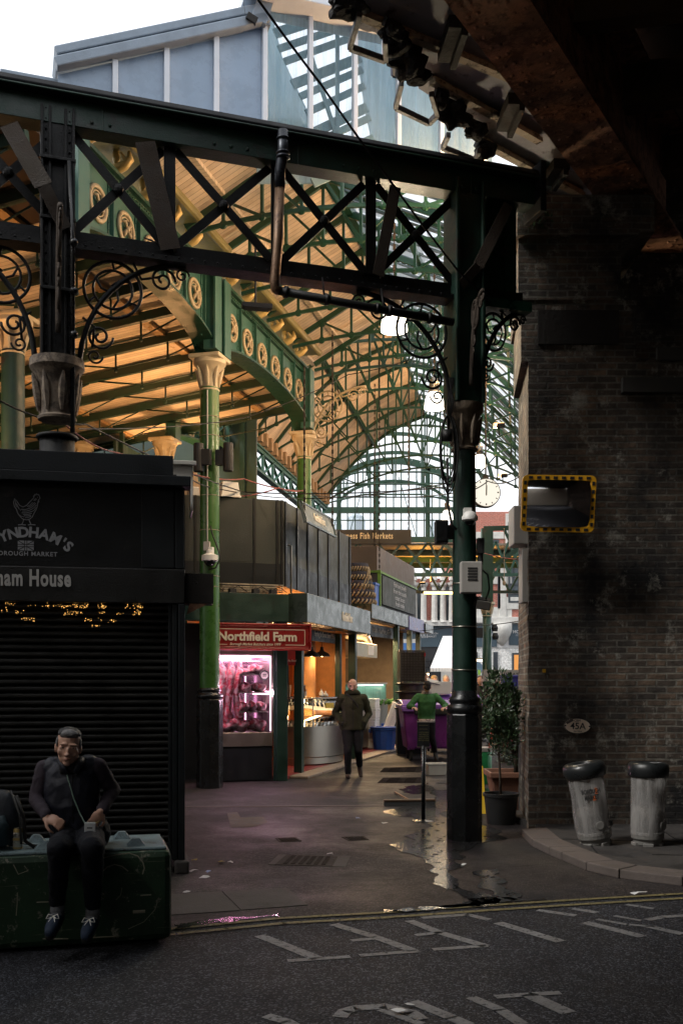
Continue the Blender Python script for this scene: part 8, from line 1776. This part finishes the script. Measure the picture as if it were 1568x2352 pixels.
for s_ in (-1, 1): b.ell(f(s_*.071, .0, .028), .011, .030, .034, 12, 8, hd_m, .12, 70)
b.build('grey_hairline', mat('grey swept hair', (.15, .15, .155), .5, var=.6, scale=60, bump=.5, bscale=160), o, mods=VOX(.006, 3))
VEST = mat('quilted navy vest', (.014, .016, .026), .5, var=.2, bump=.3, bscale=14, spec=.3)
SLV = cloth('charcoal purple knit sleeve', (.040, .032, .042))
b = MB(); up = neck+Vector((0, 0, -.02))
b.loft([(Vector((.0, .06, .005)), .175, .135), (Vector((-.005, .03, .08)), .178, .15), (W(166, 1850, T1+.15), .172, .145), (W(165, 1805, T1+.16), .182, .140), (W(164, 1776, T1+.16), .168, .12), (W(163, 1762, T1+.15), .125, .095), (W(162, 1750, T1+.13), .085, .075)], 22)
b.limb([shR+Vector((.055, 0, .01)), shR+Vector((.02, 0, -.0))], [.075, .066]); b.limb([shL+Vector((-.055, 0, .01)), shL+Vector((-.02, 0, 0))], [.075, .066])
b.build('vest', VEST, o, mods=VOX(.010, 3)+[folds(.016, .05)])
b = MB(); cm = [W(143+4*k, 1752+abs(k-4.5)*-1.2-(6 if k in (4, 5) else 0)+12, T1+.06-.03*math.sin(k/9*3.14)) for k in range(10)]
for s_, u0 in ((-1, 136), (1, 186)): b.tube([W(163+s_*9, 1776, T1+.02), W(163+s_*18, 1758, T1+.04), W(163+s_*24, 1747, T1+.10), W(163+s_*14, 1742, T1+.20)], [.018, .024, .026, .022], 8)
b.build('collar', VEST, o, smooth=True)
b = MB(); b.loft([(W(161, 1776, T1+.09), .07, .06), (W(160, 1760, T1+.09), .066, .062), (W(159, 1748, T1+.09), .064, .062)], 16); b.build('polo_neck', mat('black jersey', (.008, .008, .010), .8), o, smooth=True)
b = MB()
for sh, el, wr in ((shR, elR, wrR), (shL, elL, wrL)): b.limb([sh, sh.lerp(el, .55), el, el.lerp(wr, .5), wr.lerp(el, .08)], [.066, .058, .050, .044, .038], 12)
b.build('sleeves', SLV, o, mods=VOX(.009, 3)+[folds(.018, .06)])
TR = cloth('black joggers', (.004, .005, .009)); b = MB()
b.limb([pel+Vector((-.05, .02, -.02)), pel+Vector((.05, .02, -.02))], [.145, .145], 14)
for hp, kn, an in ((hipR, knR, anR), (hipL, knL, anL)): b.limb([hp, hp.lerp(kn, .5), kn, kn.lerp(an, .35), kn.lerp(an, .75), an+Vector((0, 0, .0))], [.108, .090, .074, .066, .056, .051], 14)
b.build('trousers', TR, o, mods=VOX(.010, 3)+[folds(.02, .08)])
b = MB()
for an in (anR, anL): b.limb([an+Vector((0, 0, .03)), an+Vector((0, 0, -.03)), an+Vector((0, -.01, -.09)), an+Vector((0, -.05, -.10))], [.044, .044, .046, .038], 12)
b.build('sock_pair', cloth('grey marl sock', (.10, .105, .115)), o, smooth=True)
for an in (anR, anL):
    b = MB(); h0 = an+Vector((0, .02, -.085)); b.limb([h0, h0+Vector((0, -.07, -.022)), h0+Vector((0, -.15, -.055)), h0+Vector((0, -.185, -.07))], [.040, .044, .042, .032], 14); sh = b.build('shoe', mat('navy suede', (.012, .026, .055), .8, var=.2, bump=.2), o, mods=VOX(.007, 2))
    b = MB(); b.limb([h0+Vector((0, .01, -.03)), h0+Vector((0, -.08, -.052)), h0+Vector((0, -.18, -.092))], [.036, .039, .030], 12); b.build('sole', M['rubber'], sh, smooth=True)
    b = MB(); q = h0+Vector((0, -.105, .012))
    for s_ in (-1, 1): b.tube([q, q+Vector((s_*.028, -.012, .012)), q+Vector((s_*.040, -.022, -.012)), q+Vector((s_*.018, -.02, -.010)), q], .003, 5); b.tube([q, q+Vector((s_*.016, -.035, -.02)), q+Vector((s_*.026, -.055, -.045))], .003, 5)
    b.tube([h0+Vector((-.043, -.0, .01)), q, h0+Vector((.043, 0, .01))], .003, 5); b.build('lace', M['white'], sh, smooth=True)
b = MB(); b.tube([W(165.5, 1782, T1+.005), W(166, 1850, T1-.01), W(168, 1893, T1-.0)], .003, 5); b.build('zip', M['black'], o)
b = MB(); q = W(221, 1889, T1-.02); b.tube([q+Vector((-.016, 0, .0)), q+Vector((-.008, -.004, -.008)), q+Vector((.028, 0, .008))], [.002, .006, .001], 6); b.build('chest_logo', M['gold'], o, smooth=True)
# phone on a cord (its own thing, hanging from the man)
pc = W(207, 1908, T1-.14)+root
q = thing('phone', 'pale phone hanging on a green cord across the seated man', 'phone', pc, R(-4)); b = MB(); b.box(-.037, .037, -.006, .006, -.05, .05); b.build('phone_body', mat('pale phone case', (.38, .40, .42), .35, var=.1, bump=0), q, bevel=.006)
b = MB(); b.box(.008, .030, -.009, -.006, -.04, -.02); b.build('lens', M['dklet'], q); b = MB(); b.box(-.018, .016, -.0072, -.0062, .012, .02); b.build('print', M['dklet'], q)
b = MB(); b.tube([P(145, 1770, T1+.03)-pc, P(150, 1785, T1-.005)-pc, P(166, 1835, T1-.045)-pc, P(180, 1868, T1-.06)-pc, P(196, 1895, T1-.13)-pc, Vector((-.02, 0, .05))], .0045, 6); b.tube([P(212, 1893, T1-.10)-pc, Vector((.02, 0, .05))], .004, 6); b.build('cord', mat('green cord', (.09, .15, .12), .7), q, smooth=True)
# ---------------------------------------------------------------- standing figures
def standing(label, root, yaw, hgt, hairstyle, haircol, jacket, trousers, skin=None, vox=.012, pose='stand', detail=False, hood=False, bare_hands=True, group=None, shoe=None, headrot=(0, 0, 0)):
    """an adult seen from outside; local -y is where the person faces"""
    s = hgt/1.75; skin = skin or SK2; o = thing('person', label, 'person', root, yaw, group); v = lambda x, y, z: Vector((x*s, y*s, z*s))
    lean = v(0, 0, 0); J = dict(hip=.93, sh=1.44)
    if pose == 'walk': legs = [((-.09, .0, .92), (-.085, -.10, .50), (-.08, -.02, .09), -1), ((.09, 0, .92), (.10, -.05, .50), (.15, .30, .20), 1)]
    elif pose == 'push': legs = [((-.09, .0, .95), (-.07, -.06, .50), (-.06, .02, .09), -1), ((.09, 0, .95), (.13, .16, .55), (.23, .50, .22), 1)]
    else: legs = [((-.09, 0, .92), (-.095, -.01, .50), (-.10, .02, .09), -1), ((.09, 0, .92), (.095, -.01, .50), (.10, .02, .09), 1)]
    ty = -.10 if pose == 'push' else -.02
    hc = v(0, ty-.03+(-.05 if pose == 'push' else 0), 1.635); m = rotm(*headrot)
    body = MB(); f = add_head(body, hc, m, s*1.02)
    body.limb([hc+v(0, .025, -.04), v(0, ty+.01, 1.48), v(0, ty, 1.35), v(0, 0, .98)], [.055*s, .058*s, .10*s, .11*s], 12)
    if pose == 'push': arms = [[(-.19, ty, 1.42), (-.38, ty-.10, 1.22), (-.30, ty-.28, 1.20)], [(.19, ty, 1.42), (.40, ty-.10, 1.23), (.33, ty-.28, 1.20)]]
    else: arms = [[(-.20, ty, 1.42), (-.30, .06, 1.15), (-.20, -.07, .99)], [(.20, ty, 1.42), (.30, .06, 1.15), (.20, -.07, .99)]]
    for i, a in enumerate(arms):
        p = [v(*q) for q in a]; body.limb([v(0, ty, 1.40)]+p, [.07*s, .05*s, .037*s, .026*s], 10)
        add_hand(body, p[2], p[2]-p[1] if pose == 'push' else v(-.06 if i else .06, .03, -.12), (0, 0, 1) if pose == 'push' else (1 if i else -1, -.3, 0), -1 if i else 1, 30, s)
    for hp, kn, an, s_ in legs: body.limb([v(0, 0, .98), v(*hp), v(*kn), v(*an)], [.10*s, .08*s, .052*s, .036*s], 10)
    body.build('body', skin, o, mods=VOX(.0075 if detail else vox, 2))
    face_parts(o, f, m, s*1.02, eyes=detail, brow=mat('brow', (.09, .06, .045), .8) if detail else None, lips=detail)
    if hairstyle: b = MB(); hair(b, f, m, s*1.02, hairstyle); b.build('hair', mat(label[:20]+' hair', haircol, .7, var=.5, scale=30, bump=.4, bscale=120), o, smooth=True)
    b = MB(); hem = .86 if pose != 'push' else .93
    b.loft([(v(0, .0, hem), .185*s, .135*s), (v(0, -.0, 1.0), .185*s, .135*s), (v(0, ty*.6, 1.15), .185*s, .135*s), (v(0, ty, 1.32), .20*s, .135*s), (v(0, ty, 1.43), .175*s, .11*s), (v(0, ty, 1.485), .09*s, .08*s)], 20)
    for a in arms:
        p = [v(*q) for q in a]; b.limb([v(0, ty, 1.40), p[0], p[0].lerp(p[1], .5), p[1], p[1].lerp(p[2], .92)]+([p[2]+v(-.03 if a is arms[1] else .03, .03, -.09)] if pose != 'push' else []), [.08*s, .078*s, .070*s, .064*s, .054*s, .056*s], 12)
    b.build('jacket', jacket, o, mods=VOX(.012 if detail else .018, 3)+[folds(.022 if detail else .015, .08)])
    if hood: b = MB(); b.torus((0, 0), .105*s, .045*s, lambda p, q, c: v(0, ty, 1.50)+Vector((p, q*.9+.012, c*1.1-q*.25)), 22, 8); b.build('hood', jacket, o, mods=VOX(.012, 2)+[folds(.02, .06)])
    b = MB(); b.limb([v(-.05, 0, .92), v(.05, 0, .92)], [.125*s, .125*s], 12)
    for hp, kn, an, s_ in legs: hp, kn, an = v(*hp), v(*kn), v(*an); b.limb([hp, hp.lerp(kn, .5), kn, kn.lerp(an, .4), an+v(0, 0, .02)], [.105*s, .092*s, .074*s, .066*s, .056*s], 12)
    b.build('trousers', trousers, o, mods=VOX(.012 if detail else .018, 3)+[folds(.02, .08)])
    for hp, kn, an, s_ in legs:
        an = v(*an); lift = an.z > .12*s; b = MB()
        d = v(0, -.20, -.005) if not lift else v(.02, -.10, -.17) if pose == 'walk' else v(.03, -.10, -.16)
        h0 = an+v(0, .045, -.04) if not lift else an+v(0, .03, -.01); b.limb([h0, h0+d*.5, h0+d], [.046*s, .045*s, .036*s], 12); sh = b.build('shoe', shoe or M['rubber'], o, mods=VOX(.009, 2))
    return o, f, m, s
g = G(809, 1789); OLV = cloth('dark olive parka', (.045, .044, .026))
o, f, m, s = standing('bald man in a dark hooded parka walking towards us, hands in pockets', g, R(3), 1.73, None, None, OLV, cloth('charcoal trousers', (.016, .016, .018)), SK, pose='walk', detail=True, hood=True, shoe=mat('brown leather', (.045, .03, .022), .6), headrot=(-4, 10, 0))
b = MB(); b.ell(f(0, .03, .02), .078*s, .09*s, .062*s, 16, 10, m, .05, 50); b.build('shaved_hair', mat('shaved stubble', (.20, .12, .085), .7, var=.3, scale=90), o, smooth=True); b = MB(); b.ell(f(0, -.052, -.086), .046*s, .042*s, .034*s, 14, 10, m, .08, 60); b.build('beard', mat('grey beard', (.13, .09, .07), .8, var=.5, scale=90), o, smooth=True)
b = MB()
for s_ in (-1, 1): b.bar((s_*.15, -.15, 1.02), (s_*.20, -.12, .92), .008, .015)
b.tube([(.0, -.165, 1.40), (.0, -.155, 1.1), (0, -.15, .88)], .005, 5); b.build('zip', M['black'], o)
b = MB(); b.tube([(-.10, -.10, 1.48), (.02, -.155, 1.36), (.09, -.155, 1.25)], .012, 6, flat=.4); b.build('bag_strap', M['rubber'], o)
g = P(979, 1565, 20.55); g.z = 0
o, f, m, s = standing('man in a green jumper seen from behind, pushing the purple bin', g, 0, 1.70, 'short', (.016, .013, .012), cloth('green wool jumper', (.05, .15, .055), bs=80), cloth('dark work trousers', (.022, .018, .022)), SK, pose='push', detail=True, headrot=(180, 0, 0), shoe=M['rubber'])
STR = mat('striped hood', (.55, .48, .46), .85, var=.1, stain=(.16, .08, .09), stain_amt=.5, stain_scale=16)
b = MB(); b.loft([(Vector((0, -.05, 1.37))*s, .10*s, .07*s), (Vector((0, -.04, 1.42))*s, .13*s, .10*s), (Vector((0, -.07, 1.50))*s, .11*s, .10*s), (Vector((0, -.10, 1.54))*s, .085*s, .085*s)], 18); b.build('striped_hood', STR, o, mods=VOX(.012, 2)+[folds(.03, .04)])
b = MB(); b.loft([(Vector((0, .0, .875))*s, .18*s, .135*s), (Vector((0, .0, .95))*s, .187*s, .14*s)], 20); b.build('shirt_tail', STR, o, smooth=True)
b = MB(); b.obox((-.035*s, .055, 1.275*s), .18, .006, .17, (.18, 0, 0)); q = b.build('back_print', mat('pale print patch', (.60, .56, .52), .8, var=.1), o); b = MB()
for k in range(3): b.obox((-.035*s, .062+.004*k, (1.31-.035*k)*s), .13, .004, .012+.006*(k == 1), (.18, 0, 0))
b.build('print_line', mat('green print', (.05, .09, .05), .8), q)
FAR = [(996, 28.0, 1.86, 'bob', (.30, .20, .10), (.012, .014, .02), 'woman with a blonde bob in a dark coat beyond the bin', 15), (1023, 27.5, 1.86, 'short', (.30, .29, .27), (.015, .016, .02), 'grey haired man in glasses beside the blonde woman', 20), (973, 29.5, 1.93, 'short', (.02, .02, .02), (.016, .018, .024), 'person in a dark padded coat by the stall posts', 60),
       (1118, 30, 1.96, 'short', (.34, .29, .22), (.015, .015, .018), 'fair haired person in a dark coat turned away near the green far column', 180), (1104, 28, 1.85, 'short', (.10, .06, .04), (.02, .02, .025), 'person half hidden by the dark right column', -30), (1140, 26, 1.80, 'long', (.10, .05, .03), (.02, .016, .016), 'person behind the potted tree, face to the left', 30), (1153, 27, 1.84, 'short', (.035, .025, .02), (.018, .018, .02), 'dark haired person behind the potted tree', 10), (1170, 25.5, 1.72, 'long', (.22, .10, .05), (.03, .02, .018), 'brown haired person next to the violet blue crate', -150)]
for u, t_, h_, hs_, hc_, jc, lb, yw in FAR:
    q = P(u, 1565, t_); q.z = 0; o, f, m, s = standing(lb, q, R(yw), h_, hs_, hc_, cloth(lb[:14]+' coat', jc), cloth(lb[:14]+' legs', (.015, .015, .02)), SK2, vox=.016)
    if 'glasses' in lb: b = MB(); [b.torus((s_*.032, 0), .022, .003, lambda p, q_, c: f(p, -.10+c, .006+q_), 16, 5) for s_ in (-1, 1)]; b.build('glasses', M['dklet'], o)
q = FS.w(-1.75, 2.6, 0); q = P(867, 1565, 28.0); q.z = .0
o, f, m, s = standing('stallholder behind the fish counter, dark hair tied back', q, R(40), 1.62, 'short', (.02, .014, .012), cloth('stallholder top', (.03, .025, .025)), cloth('stallholder legs', (.02, .02, .02)), SK, vox=.016)
# ---------------------------------------------------------------- lettering curves become meshes
dg = bpy.context.evaluated_depsgraph_get()
for o in [q for q in scene.objects if q.type == 'FONT']:
    me = bpy.data.meshes.new_from_object(o.evaluated_get(dg)); cu = o.data
    n = bpy.data.objects.new('tmp', me); COL.objects.link(n); n.parent = o.parent; n.location = o.location; n.rotation_euler = o.rotation_euler; n.scale = o.scale
    nm = o.name; bpy.data.objects.remove(o); n.name = nm
